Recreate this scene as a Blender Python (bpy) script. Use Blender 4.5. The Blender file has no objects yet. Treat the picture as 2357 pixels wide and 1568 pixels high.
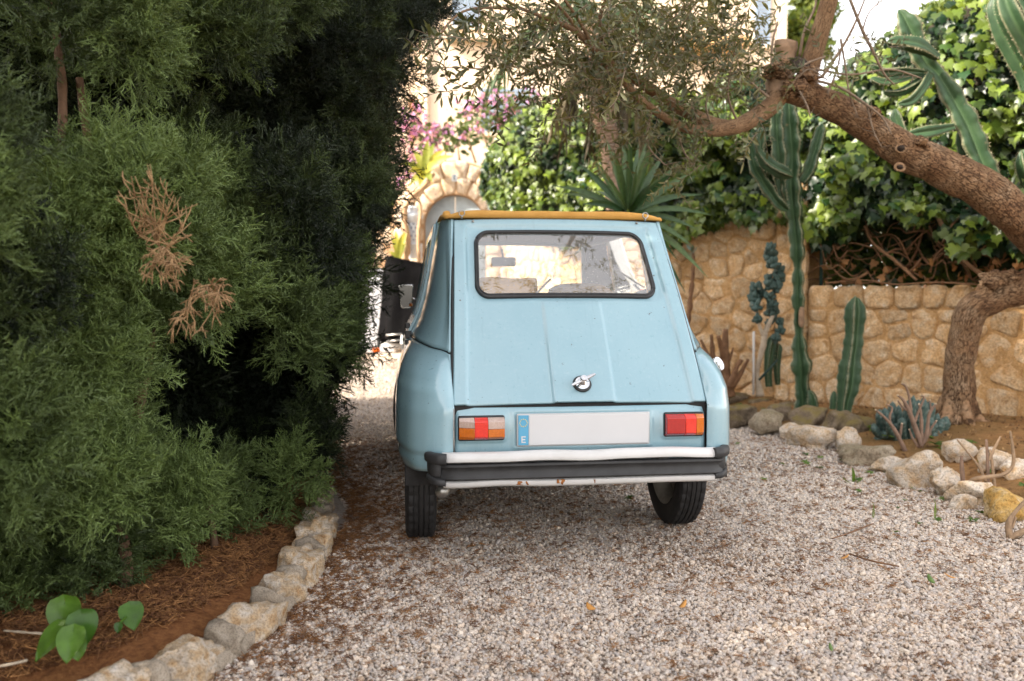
import bpy, bmesh, math, random
import numpy as np
from mathutils import Vector, Matrix, Euler

SC = bpy.context.scene
COL = SC.collection
R_ = math.radians
rng = np.random.default_rng(7)
random.seed(7)

# ------------------------------------------------------------------ camera, sky, sun, exposure
CAM_H = 1.07
PITCH = math.atan(94 / 1964.0)
cam_d = bpy.data.cameras.new('camera')
cam = bpy.data.objects.new('camera', cam_d)
COL.objects.link(cam)
cam.location = (0, 0, CAM_H)
cam.rotation_euler = (math.pi / 2 - PITCH, 0, 0)
cam_d.sensor_width = 36.0
cam_d.lens = 30.0
cam_d.clip_start = 0.05
cam_d.clip_end = 2000
cam_d.dof.use_dof = True
cam_d.dof.focus_distance = 3.45
cam_d.dof.aperture_fstop = 2.2
SC.camera = cam

SUN_DIR = Vector((0.86, 0.34, -0.60)).normalized()        # the way the light travels
sun_elev = math.asin(-SUN_DIR.z)
sun_azim = math.atan2(-SUN_DIR.x, -SUN_DIR.y)             # from +Y clockwise
world = bpy.data.worlds.new('World')
SC.world = world
world.use_nodes = True
wt = world.node_tree
wt.nodes.clear()
w_out = wt.nodes.new('ShaderNodeOutputWorld')
w_bg = wt.nodes.new('ShaderNodeBackground')
w_sky = wt.nodes.new('ShaderNodeTexSky')
w_sky.sky_type = 'NISHITA'
w_sky.sun_disc = False
w_sky.sun_elevation = sun_elev
w_sky.sun_rotation = sun_azim
w_sky.air_density = 0.8
w_sky.dust_density = 1.2
w_sky.ozone_density = 1.0
w_hsv = wt.nodes.new('ShaderNodeHueSaturation')           # thin high haze: a pale, nearly white sky
w_hsv.inputs['Saturation'].default_value = 0.30
w_mul = wt.nodes.new('ShaderNodeMix'); w_mul.data_type = 'RGBA'; w_mul.blend_type = 'MULTIPLY'
w_mul.inputs['Factor'].default_value = 1.0
w_mul.inputs['B'].default_value = (1.08, 1.0, 0.92, 1)
wt.links.new(w_sky.outputs[0], w_hsv.inputs['Color'])
wt.links.new(w_hsv.outputs[0], w_mul.inputs['A'])
wt.links.new(w_mul.outputs['Result'], w_bg.inputs['Color'])
w_bg.inputs['Strength'].default_value = 0.15
wt.links.new(w_bg.outputs[0], w_out.inputs['Surface'])

sun_d = bpy.data.lights.new('sun', 'SUN')
sun_d.energy = 2.4
sun_d.angle = R_(0.55)
sun_d.color = (1.0, 0.90, 0.76)
sun = bpy.data.objects.new('sun', sun_d)
COL.objects.link(sun)
sun.rotation_euler = SUN_DIR.to_track_quat('-Z', 'Y').to_euler()
sun.location = (-6, -4, 9)

SC.view_settings.view_transform = 'Standard'
SC.view_settings.look = 'None'
SC.view_settings.exposure = 2.35
SC.view_settings.gamma = 1.0
SC.view_settings.use_curve_mapping = False
SC.render.engine = 'CYCLES'
SC.cycles.use_denoising = True
SC.cycles.max_bounces = 8
SC.cycles.diffuse_bounces = 2
SC.cycles.glossy_bounces = 4
SC.cycles.transmission_bounces = 6
SC.cycles.transparent_max_bounces = 12
SC.cycles.sample_clamp_indirect = 6.0
SC.cycles.caustics_reflective = False
SC.cycles.caustics_refractive = False
# ------------------------------------------------------------------ helpers
F = 1964.0
_c, _s = math.cos(PITCH), math.sin(PITCH)

def at(u, v, Y):
    """a point of the place: the one seen at (u, v) of the 2357 px wide photograph, Y metres ahead"""
    dx, dz = (u - 1178.5) / F, -(v - 784.0) / F
    r = Vector((dx, _c + dz * _s, dz * _c - _s))
    return Vector((0, 0, CAM_H)) + r * (Y / r.y)

def on_ground(u, v, z=0.0):
    p = at(u, v, 1.0) - Vector((0, 0, CAM_H))
    return Vector((0, 0, CAM_H)) + p * ((z - CAM_H) / p.z)

def gz(x, y):
    k = min(1.0, max(0.0, (2.4 - x) / 1.6)); k = k * k * (3 - 2 * k)
    return 0.11 * max(0.0, min(y, 14.0) - 8.0) * k

_lat = {}
def vnoise(P, seed=0):
    """value noise in [-1,1] at an (N,3) array"""
    if seed not in _lat:
        _lat[seed] = np.random.default_rng(1000 + seed).uniform(-1, 1, (32, 32, 32))
    L = _lat[seed]
    P = np.asarray(P, float)
    i = np.floor(P).astype(int); f = P - i
    f = f * f * (3 - 2 * f)
    out = 0
    for dx in (0, 1):
        for dy in (0, 1):
            for dz in (0, 1):
                w = (f[:, 0] if dx else 1 - f[:, 0]) * (f[:, 1] if dy else 1 - f[:, 1]) * (f[:, 2] if dz else 1 - f[:, 2])
                out = out + w * L[(i[:, 0] + dx) % 32, (i[:, 1] + dy) % 32, (i[:, 2] + dz) % 32]
    return out

def fbm(P, seed=0, oct=3, gain=0.5):
    P = np.asarray(P, float)
    a, s = 1.0, 0
    for k in range(oct):
        s = s + a * vnoise(P * (2 ** k) + 3.1 * k, seed + k)
        a *= gain
    return s

class Geo:
    """verts + faces collected for one mesh"""
    def __init__(s): s.v = []; s.f = []; s.m = []
    def add(s, V, Fc, mi=0):
        b = len(s.v)
        s.v.extend([tuple(map(float, p)) for p in V])
        s.f.extend([tuple(b + int(i) for i in f) for f in Fc])
        s.m.extend([mi] * len(Fc))
        return s
    def box(s, lo, hi, mi=0, bev=0.0):
        x0, y0, z0 = lo; x1, y1, z1 = hi
        V = [(x0, y0, z0), (x1, y0, z0), (x1, y1, z0), (x0, y1, z0), (x0, y0, z1), (x1, y0, z1), (x1, y1, z1), (x0, y1, z1)]
        return s.add(V, [(3, 2, 1, 0), (4, 5, 6, 7), (0, 1, 5, 4), (1, 2, 6, 5), (2, 3, 7, 6), (3, 0, 4, 7)], mi)

def frames(P):
    """tangent, normal, binormal along a polyline"""
    P = np.asarray(P, float); n = len(P)
    T = np.gradient(P, axis=0); T /= np.linalg.norm(T, axis=1)[:, None] + 1e-12
    N = np.zeros_like(P)
    a = np.array([0, 0, 1.0]) if abs(T[0][2]) < 0.9 else np.array([1.0, 0, 0])
    N[0] = np.cross(T[0], a); N[0] /= np.linalg.norm(N[0])
    for i in range(1, n):
        v = N[i - 1] - T[i] * (N[i - 1] @ T[i]); N[i] = v / (np.linalg.norm(v) + 1e-12)
    return T, N, np.cross(T, N)

def spline(P, n):
    """Catmull-Rom through rows of P (any width), n samples"""
    P = np.asarray(P, float)
    if len(P) == 2: return P[0] + (P[1] - P[0]) * np.linspace(0, 1, n)[:, None]
    Q = np.vstack([2 * P[0] - P[1], P, 2 * P[-1] - P[-2]])
    out = []
    for t in np.linspace(0, len(P) - 1 - 1e-9, n):
        i = int(t); f = t - i; a, b, c, d = Q[i:i + 4]
        out.append(.5 * (2 * b + (c - a) * f + (2 * a - 5 * b + 4 * c - d) * f * f + (3 * b - a - 3 * c + d) * f ** 3))
    return np.array(out)

def tube(P, r, n=8, caps=True, rough=0.0, rscale=8.0, seed=1, closed=False):
    P = np.asarray([tuple(p) for p in P], float); m = len(P)
    r = np.full(m, r) if np.isscalar(r) else np.asarray(r, float)
    T, N, B = frames(P)
    if closed:
        T = np.roll(P, -1, 0) - np.roll(P, 1, 0); T /= np.linalg.norm(T, axis=1)[:, None]
        up = np.array([0.31, 0.62, 0.72]); N = np.cross(T, up); N /= np.linalg.norm(N, axis=1)[:, None]; B = np.cross(T, N)
    ang = np.arange(n) * 2 * np.pi / n
    D = N[:, None, :] * np.cos(ang)[None, :, None] + B[:, None, :] * np.sin(ang)[None, :, None]
    V = P[:, None, :] + D * r[:, None, None]
    V = V.reshape(-1, 3)
    if rough:
        Dn = D.reshape(-1, 3)
        V = V + Dn * (fbm(V * rscale, seed, 3) * rough * np.repeat(r, n))[:, None]
    Fc = []
    for i in range(m if closed else m - 1):
        j = (i + 1) % m
        for k in range(n):
            l = (k + 1) % n
            Fc.append((i * n + k, i * n + l, j * n + l, j * n + k))
    if caps and not closed:
        Fc.append(tuple(range(n - 1, -1, -1))); Fc.append(tuple((m - 1) * n + k for k in range(n)))
    return V, Fc

def grid(P):
    """faces of a (rows, cols, 3) array"""
    P = np.asarray(P, float); r, c = P.shape[:2]
    Fc = [(i * c + j, i * c + j + 1, (i + 1) * c + j + 1, (i + 1) * c + j) for i in range(r - 1) for j in range(c - 1)]
    return P.reshape(-1, 3), Fc

def lathe(prof, n=32, axis='x'):
    """profile of (radius, along) revolved"""
    V, Fc = [], []
    m = len(prof)
    for k in range(n):
        a = 2 * math.pi * k / n; ca, sa = math.cos(a), math.sin(a)
        for r, h in prof:
            V.append((h, r * ca, r * sa) if axis == 'x' else ((r * ca, h, r * sa) if axis == 'y' else (r * ca, r * sa, h)))
    for k in range(n):
        l = (k + 1) % n
        for i in range(m - 1): Fc.append((k * m + i, k * m + i + 1, l * m + i + 1, l * m + i))
    return np.array(V), Fc

_ico = {}
def ico(level):
    if level not in _ico:
        bm = bmesh.new(); bmesh.ops.create_icosphere(bm, subdivisions=level, radius=1.0)
        _ico[level] = (np.array([v.co[:] for v in bm.verts]), [tuple(v.index for v in f.verts) for f in bm.faces]); bm.free()
    return _ico[level]

def rock(level=3, size=(1, 1, 1), seed=0, amp=0.25, freq=1.3, box=0.5, chips=6):
    """an uneven stone: a sphere pushed towards a box, cut by a few planes and roughened"""
    V, Fc = ico(level); V = V.copy()
    r = np.random.default_rng(seed)
    m = np.abs(V).max(1)[:, None]
    V = V * (1 - box) + (V / m) * box * 0.85
    for _ in range(chips):
        d = r.normal(size=3); d /= np.linalg.norm(d); h = r.uniform(.55, .85)
        s_ = V @ d; over = np.maximum(0, s_ - h); V = V - d[None] * over[:, None] * .9
    n = V / np.linalg.norm(V, axis=1)[:, None]
    V = V + n * (fbm(V * freq + r.uniform(0, 30, 3), seed % 17, 4, .55) * amp)[:, None]
    return V * np.asarray(size), Fc

LOC = {}
def thing(name, label, cat, loc=(0, 0, 0), rz=0.0, group=None):
    o = bpy.data.objects.new(name, None); COL.objects.link(o)
    o.empty_display_size = .1
    o.location = loc; o.rotation_euler = (0, 0, rz)
    o['label'] = label; o['category'] = cat
    if group: o['group'] = group
    LOC[o] = (Vector(loc), rz)
    return o

def tag(o, label, cat, group=None):
    o['label'] = label; o['category'] = cat
    if group: o['group'] = group
    return o

def make_mesh(name, V, Fc, mats, smooth=True, mi=None, attrs=None):
    me = bpy.data.meshes.new(name)
    me.from_pydata([tuple(p) for p in V], [], Fc)
    for m in (mats if isinstance(mats, (list, tuple)) else [mats]): me.materials.append(m)
    if smooth: me.polygons.foreach_set('use_smooth', [True] * len(me.polygons))
    if mi is not None and any(mi): me.polygons.foreach_set('material_index', mi)
    for k, a in (attrs or {}).items():
        at_ = me.attributes.new(k, 'FLOAT', 'POINT'); at_.data.foreach_set('value', np.asarray(a, float))
    me.update()
    return me

def root_of(o):
    while o.parent: o = o.parent
    return o

def part(name, V, Fc, mats, parent=None, smooth=True, mi=None, local=False, attrs=None, kind=None, label=None):
    """one mesh object; V is in world coordinates unless local, and goes to the coordinates of the thing it belongs to"""
    V = np.asarray([tuple(p) for p in V], float)
    if parent is not None and not local:
        L, rz = LOC[root_of(parent)]
        V = V - np.array(L)
        if rz:
            c, s = math.cos(-rz), math.sin(-rz)
            V = np.column_stack([V[:, 0] * c - V[:, 1] * s, V[:, 0] * s + V[:, 1] * c, V[:, 2]])
    me = make_mesh(name, V, Fc, mats, smooth, mi, attrs)
    o = bpy.data.objects.new(name, me); COL.objects.link(o)
    if parent is not None: o.parent = parent
    if kind: o['kind'] = kind
    if label: o['label'] = label
    return o

def gpart(name, g, mats, parent=None, **k):
    return part(name, g.v, g.f, mats, parent, mi=g.m, **k)

def smooth_by_angle(o, deg=35):
    me = o.data
    me.polygons.foreach_set('use_smooth', [True] * len(me.polygons))
    try: me.set_sharp_from_angle(angle=R_(deg))
    except Exception: pass
    return o

def bevel(o, w=.004, seg=2, deg=35):
    m = o.modifiers.new('bevel', 'BEVEL'); m.width = w; m.segments = seg; m.limit_method = 'ANGLE'; m.angle_limit = R_(30)
    return smooth_by_angle(o, deg)

def solid(o, t, off=-1):
    m = o.modifiers.new('solid', 'SOLIDIFY'); m.thickness = t; m.offset = off; m.use_even_offset = False
    return o

def struct(o): o['kind'] = 'structure'; return o

def scatter(name, pts, rots, scl, tint, sources, pick=None, parent=None, kind='stuff'):
    """one object that repeats small meshes over its points (geometry nodes)"""
    pts = np.asarray(pts, float); n = len(pts)
    if parent is not None:
        L, rz = LOC[root_of(parent)]; pts = pts - np.array(L)
    scl = np.asarray(scl, float)
    if scl.ndim == 1: scl = np.repeat(scl[:, None], 3, 1)
    me = bpy.data.meshes.new(name); me.vertices.add(n); me.vertices.foreach_set('co', pts.ravel())
    for k, a, t in (('rot', rots, 'FLOAT_VECTOR'), ('scl', scl, 'FLOAT_VECTOR')):
        at_ = me.attributes.new(k, t, 'POINT'); at_.data.foreach_set('vector', np.asarray(a, float).ravel())
    at_ = me.attributes.new('tint', 'FLOAT', 'POINT'); at_.data.foreach_set('value', np.asarray(tint, float))
    pk = rng.integers(0, len(sources), n) if pick is None else pick
    at_ = me.attributes.new('pick', 'INT', 'POINT'); at_.data.foreach_set('value', np.asarray(pk, np.int32))
    for s in sources:
        for m in s.materials:
            if m.name not in me.materials: me.materials.append(m)
    o = bpy.data.objects.new(name, me); COL.objects.link(o)
    if parent is not None: o.parent = parent
    if kind: o['kind'] = kind
    ng = bpy.data.node_groups.new(name, 'GeometryNodeTree')
    ng.interface.new_socket('Geometry', in_out='INPUT', socket_type='NodeSocketGeometry')
    ng.interface.new_socket('Geometry', in_out='OUTPUT', socket_type='NodeSocketGeometry')
    N = ng.nodes.new; K = ng.links.new
    gi, go = N('NodeGroupInput'), N('NodeGroupOutput')
    ip = N('GeometryNodeInstanceOnPoints'); jn = N('GeometryNodeJoinGeometry')
    for s in sources:
        so = bpy.data.objects.new(s.name + '_source', s)       # only read by the nodes, not linked to the scene
        oi = N('GeometryNodeObjectInfo'); oi.inputs['Object'].default_value = so
        g2 = N('GeometryNodeGeometryToInstance'); K(oi.outputs['Geometry'], g2.inputs[0]); K(g2.outputs[0], jn.inputs[0])
    K(gi.outputs[0], ip.inputs['Points']); K(jn.outputs[0], ip.inputs['Instance'])
    ip.inputs['Pick Instance'].default_value = True
    for nm, sock, dt in (('rot', 'Rotation', 'FLOAT_VECTOR'), ('scl', 'Scale', 'FLOAT_VECTOR'), ('pick', 'Instance Index', 'INT')):
        na = N('GeometryNodeInputNamedAttribute'); na.data_type = dt; na.inputs['Name'].default_value = nm
        K(na.outputs['Attribute'], ip.inputs[sock])
    K(ip.outputs[0], go.inputs[0])
    md = o.modifiers.new('scatter', 'NODES'); md.node_group = ng
    return o

# ------------------------------------------------------------------ materials
def lin(h):
    c = [int(h[i:i + 2], 16) / 255 for i in (0, 2, 4)]
    return tuple(x / 12.92 if x <= .04045 else ((x + .055) / 1.055) ** 2.4 for x in c)

class NT:
    def __init__(s, name):
        s.m = bpy.data.materials.new(name); s.m.use_nodes = True; s.t = s.m.node_tree; s.t.nodes.clear()
        s.out = s.n('ShaderNodeOutputMaterial')
    def n(s, k, **p):
        nd = s.t.nodes.new(k)
        for a, b in p.items(): setattr(nd, a, b)
        return nd
    def l(s, a, b): s.t.links.new(a, b)
    def coord(s, kind='Object', random_shift=True):
        tc = s.n('ShaderNodeTexCoord'); v = tc.outputs[kind]
        if random_shift:
            oi = s.n('ShaderNodeObjectInfo'); mm = s.n('ShaderNodeMath', operation='MULTIPLY'); mm.inputs[1].default_value = 37.0
            s.l(oi.outputs['Random'], mm.inputs[0]); ad = s.n('ShaderNodeVectorMath', operation='ADD')
            s.l(v, ad.inputs[0]); s.l(mm.outputs[0], ad.inputs[1]); v = ad.outputs[0]
        return v
    def noise(s, vec, scale, detail=4, rough=.6, dist=0.0):
        nd = s.n('ShaderNodeTexNoise'); nd.inputs['Scale'].default_value = scale; nd.inputs['Detail'].default_value = detail
        nd.inputs['Roughness'].default_value = rough; nd.inputs['Distortion'].default_value = dist
        if vec is not None: s.l(vec, nd.inputs['Vector'])
        return nd.outputs['Fac']
    def ramp(s, fac, stops, interp='LINEAR'):
        nd = s.n('ShaderNodeValToRGB'); e = nd.color_ramp.elements; nd.color_ramp.interpolation = interp
        while len(e) < len(stops): e.new(.5)
        for i, (p, c) in enumerate(stops):
            e[i].position = p; e[i].color = (*c, 1) if len(c) == 3 else c
        s.l(fac, nd.inputs[0]); return nd.outputs[0]
    def mix(s, fac, a, b, blend='MIX'):
        nd = s.n('ShaderNodeMix', data_type='RGBA', blend_type=blend)
        for sock, val in (('Factor', fac), ('A', a), ('B', b)):
            i = nd.inputs[sock]
            if isinstance(val, (int, float)): i.default_value = val
            elif isinstance(val, tuple): i.default_value = (*val, 1) if len(val) == 3 else val
            else: s.l(val, i)
        return nd.outputs['Result']
    def math(s, op, a, b=0.0, clamp=False):
        nd = s.n('ShaderNodeMath', operation=op, use_clamp=clamp)
        for i, val in ((0, a), (1, b)):
            if isinstance(val, (int, float)): nd.inputs[i].default_value = val
            else: s.l(val, nd.inputs[i])
        return nd.outputs[0]
    def bump(s, h, strength=.3, dist=.01, normal=None):
        nd = s.n('ShaderNodeBump'); nd.inputs['Strength'].default_value = strength; nd.inputs['Distance'].default_value = dist
        s.l(h, nd.inputs['Height'])
        if normal is not None: s.l(normal, nd.inputs['Normal'])
        return nd.outputs[0]
    def bsdf(s, color, rough=.6, normal=None, **k):
        b = s.n('ShaderNodeBsdfPrincipled')
        for sock, val in [('Base Color', color), ('Roughness', rough)] + [(a.replace('_', ' '), c) for a, c in k.items()]:
            i = b.inputs[sock]
            if isinstance(val, (int, float)): i.default_value = val
            elif isinstance(val, tuple): i.default_value = (*val, 1) if len(val) == 3 else val
            else: s.l(val, i)
        if normal is not None: s.l(normal, b.inputs['Normal'])
        s.l(b.outputs[0], s.out.inputs['Surface']); return b
    def tint(s, geo=False):
        """a number that differs from piece to piece: the tint of a scattered piece"""
        a = s.n('ShaderNodeAttribute', attribute_name='tint', attribute_type='GEOMETRY' if geo else 'INSTANCER'); return a.outputs['Fac']

def simple(name, color, rough=.6, var=.25, scale=25, bump=0.0, bscale=None, bdist=.004, rnd=0.0, coord='Object', **k):
    t = NT(name); v = t.coord(coord)
    n1 = t.noise(v, scale, 5)
    dark = tuple(c * (1 - var) for c in color); lite = tuple(min(1, c * (1 + var)) for c in color)
    c = t.ramp(n1, [(.3, dark), (.7, lite)])
    if rnd:
        oi = t.n('ShaderNodeObjectInfo'); g = t.math('MULTIPLY_ADD', oi.outputs['Random'], rnd * 2)
        g.node.inputs[2].default_value = 1 - rnd
        cb = t.n('ShaderNodeCombineColor')
        for i in range(3): t.l(g, cb.inputs[i])
        c = t.mix(1.0, c, cb.outputs[0], 'MULTIPLY')
    nrm = None
    if bump: nrm = t.bump(t.noise(v, bscale or scale * 3, 6, .65), bump, bdist)
    t.bsdf(c, rough, nrm, **k); return t.m
# ------------------------------------------------------------------ the materials of the place
def mat_paint():
    t = NT('blue_paint'); v = t.coord(random_shift=False)
    n1 = t.noise(v, 3.0, 5, .6); n2 = t.noise(v, 55, 4, .7)
    c = t.ramp(n1, [(.3, (.24, .40, .465)), (.7, (.285, .445, .505))])
    fade = t.ramp(n2, [(.55, (0, 0, 0)), (.75, (1, 1, 1))])
    c = t.mix(t.math('MULTIPLY', fade, .30), c, (.40, .52, .57))
    vs = t.n('ShaderNodeMapping'); vs.inputs['Scale'].default_value = (60, 9, 7); t.l(v, vs.inputs[0])
    streak = t.ramp(t.noise(vs.outputs[0], 1.0, 4, .6), [(.58, (0, 0, 0)), (.8, (1, 1, 1))])
    c = t.mix(t.math('MULTIPLY', streak, .32), c, (.16, .27, .33))
    sp = t.ramp(t.noise(v, 42, 3, .6), [(.70, (0, 0, 0)), (.73, (1, 1, 1))])
    c = t.mix(t.math('MULTIPLY', sp, .75), c, (.07, .045, .03))
    r = t.ramp(n2, [(.3, (.25, .25, .25)), (.8, (.5, .5, .5))])
    dr = t.n('ShaderNodeTexVoronoi'); dr.inputs['Scale'].default_value = 95; t.l(v, dr.inputs['Vector'])
    drop = t.ramp(dr.outputs['Distance'], [(.12, (1, 1, 1)), (.26, (0, 0, 0))])
    drop = t.math('MULTIPLY', drop, t.ramp(t.noise(v, 7, 3), [(.5, (0, 0, 0)), (.62, (1, 1, 1))]))
    nrm = t.bump(drop, .25, .0015, t.bump(t.noise(v, 5, 3), .06, .01))
    t.bsdf(c, r, nrm, Coat_Weight=1.0, Coat_Roughness=.10, Specular_IOR_Level=.5)
    return t.m

def mat_glass():
    """dusty, rain-spotted glass"""
    t = NT('dusty_glass'); v = t.coord(random_shift=False)
    tr = t.n('ShaderNodeBsdfTransparent'); tr.inputs[0].default_value = (.92, .93, .92, 1)
    gl = t.n('ShaderNodeBsdfGlossy'); gl.inputs['Roughness'].default_value = .015; gl.inputs['Color'].default_value = (1, 1, 1, 1)
    df = t.n('ShaderNodeBsdfDiffuse'); df.inputs[0].default_value = (.62, .60, .56, 1)
    fr = t.n('ShaderNodeFresnel'); fr.inputs[0].default_value = 1.62
    f2 = t.math('MULTIPLY_ADD', fr.outputs[0], 1.6, True); f2.node.inputs[2].default_value = .16
    m1 = t.n('ShaderNodeMixShader'); t.l(f2, m1.inputs[0]); t.l(tr.outputs[0], m1.inputs[1]); t.l(gl.outputs[0], m1.inputs[2])
    dr = t.n('ShaderNodeTexVoronoi'); dr.inputs['Scale'].default_value = 70; t.l(v, dr.inputs['Vector'])
    d = t.ramp(dr.outputs['Distance'], [(.10, (1, 1, 1)), (.2, (0, 0, 0))])
    sep = t.n('ShaderNodeSeparateXYZ'); t.l(v, sep.inputs[0])
    low = t.n('ShaderNodeMapRange'); t.l(sep.outputs['Z'], low.inputs['Value'])
    for k, val in zip(('From Min', 'From Max', 'To Min', 'To Max'), (1.33, 1.07, .06, .13)): low.inputs[k].default_value = val
    dust = t.math('ADD', t.math('MULTIPLY_ADD', d, .35), t.math('MULTIPLY', low.outputs[0], t.ramp(t.noise(v, 4, 4), [(.2, (.6, .6, .6)), (.8, (1.3, 1.3, 1.3))])), True)
    dust.node.inputs[0].links[0].from_node.inputs[2].default_value = .07
    m2 = t.n('ShaderNodeMixShader'); t.l(dust, m2.inputs[0]); t.l(m1.outputs[0], m2.inputs[1]); t.l(df.outputs[0], m2.inputs[2])
    nrm = t.bump(d, .06, .001); t.l(nrm, gl.inputs['Normal'])
    t.l(m2.outputs[0], t.out.inputs['Surface']); return t.m

def mat_clear_glass():
    t = NT('clear_glass'); tr = t.n('ShaderNodeBsdfTransparent'); tr.inputs[0].default_value = (.88, .91, .89, 1)
    gl = t.n('ShaderNodeBsdfGlossy'); gl.inputs['Roughness'].default_value = .01; fr = t.n('ShaderNodeFresnel'); fr.inputs[0].default_value = 1.5
    m = t.n('ShaderNodeMixShader'); t.l(fr.outputs[0], m.inputs[0]); t.l(tr.outputs[0], m.inputs[1]); t.l(gl.outputs[0], m.inputs[2]); t.l(m.outputs[0], t.out.inputs['Surface']); return t.m

def mat_lens(name, col, deep, lines=0):
    t = NT(name); v = t.coord(random_shift=False)
    w = t.n('ShaderNodeTexBrick'); w.offset = 0
    for k, val in (('Scale', 95.0), ('Mortar Size', .03), ('Brick Width', .5), ('Row Height', .5)): w.inputs[k].default_value = val
    mp = t.n('ShaderNodeMapping'); mp.inputs['Rotation'].default_value = (R_(90), 0, 0); t.l(v, mp.inputs[0]); t.l(mp.outputs[0], w.inputs['Vector'])
    w.inputs['Color1'].default_value = (*col, 1); w.inputs['Color2'].default_value = (*[c * .85 for c in col], 1); w.inputs['Mortar'].default_value = (*deep, 1)
    c = t.mix(t.math('MULTIPLY', t.noise(v, 20, 4), .6), w.outputs['Color'], deep)
    t.bsdf(c, .14, t.bump(w.outputs['Fac'], .25, .001), Coat_Weight=.6, Coat_Roughness=.05, Subsurface_Weight=.0)
    return t.m

def mat_stone(name, cols, bumps=.6, moss=None, scale=5.0, rnd=.16, dist=.02, stain=None):
    t = NT(name); v = t.coord()
    n1 = t.noise(v, scale, 6, .62, .4); n2 = t.noise(v, scale * 6, 5, .7); n3 = t.noise(v, scale * .6, 3)
    c = t.ramp(n1, [(.28 + .44 * i / (len(cols) - 1), k) for i, k in enumerate(cols)])
    pit = t.ramp(n2, [(.32, (.28, .25, .22)), (.55, (1.05, 1.05, 1.05))])
    c = t.mix(.75, c, pit, 'MULTIPLY')
    oi = t.n('ShaderNodeObjectInfo'); g = t.math('MULTIPLY_ADD', oi.outputs['Random'], rnd * 2); g.node.inputs[2].default_value = 1 - rnd
    cb = t.n('ShaderNodeCombineColor')
    for i in range(3): t.l(g, cb.inputs[i])
    c = t.mix(1.0, c, cb.outputs[0], 'MULTIPLY')
    if stain:
        gp = t.n('ShaderNodeNewGeometry').outputs['Position']; ks = t.ramp(t.noise(gp, 5.5, 5, .65), [(.42, (0, 0, 0)), (.62, (1, 1, 1))])
        c = t.mix(t.math('MULTIPLY', ks, stain[3]), c, tuple(stain[:3]))
        c = t.mix(.6, c, t.ramp(t.noise(gp, 60, 4, .7), [(.35, (.55, .5, .45)), (.6, (1.12, 1.12, 1.12))]), 'MULTIPLY')
    if moss:
        ge = t.n('ShaderNodeNewGeometry'); sx = t.n('ShaderNodeSeparateXYZ'); t.l(ge.outputs['Normal'], sx.inputs[0])
        k = t.math('MULTIPLY', t.ramp(sx.outputs['Z'], [(.0, (0, 0, 0)), (.7, (1, 1, 1))]), t.ramp(n3, [(.38, (0, 0, 0)), (.6, (1, 1, 1))]))
        c = t.mix(t.math('MULTIPLY', k, moss[3]), c, tuple(moss[:3]))
    h = t.math('ADD', t.math('MULTIPLY', n1, .7), t.math('MULTIPLY', n2, .45))
    t.bsdf(c, .88, t.bump(h, bumps, dist), Specular_IOR_Level=.25); return t.m

def mat_leaf(name, dark, lite, trans=.35, rough=.42, geo=False, edge=None, veins=0.0):
    """a leaf: two tones by piece, light coming through it"""
    t = NT(name)
    f = t.tint(geo) if not isinstance(geo, str) else t.n('ShaderNodeObjectInfo').outputs['Random']
    c = t.ramp(f, [(0.0, dark), (.55, tuple((a + b) / 2 for a, b in zip(dark, lite))), (1.0, lite)])
    v = t.coord(); nz = t.ramp(t.noise(v, 30, 3), [(.3, (.75, .75, .75)), (.7, (1.2, 1.2, 1.2))]); c = t.mix(1.0, c, nz, 'MULTIPLY')
    if edge:
        a = t.n('ShaderNodeAttribute', attribute_name='edge'); c = t.mix(a.outputs['Fac'], c, edge)
    b = t.n('ShaderNodeBsdfPrincipled'); t.l(c, b.inputs['Base Color']); b.inputs['Roughness'].default_value = rough
    b.inputs['Specular IOR Level'].default_value = .45
    tl = t.n('ShaderNodeBsdfTranslucent'); c2 = t.mix(1.0, c, (1.5, 1.35, .5), 'MULTIPLY'); t.l(c2, tl.inputs[0])
    mx = t.n('ShaderNodeMixShader'); mx.inputs[0].default_value = trans; t.l(b.outputs[0], mx.inputs[1]); t.l(tl.outputs[0], mx.inputs[2])
    t.l(mx.outputs[0], t.out.inputs['Surface']); return t.m

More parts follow.
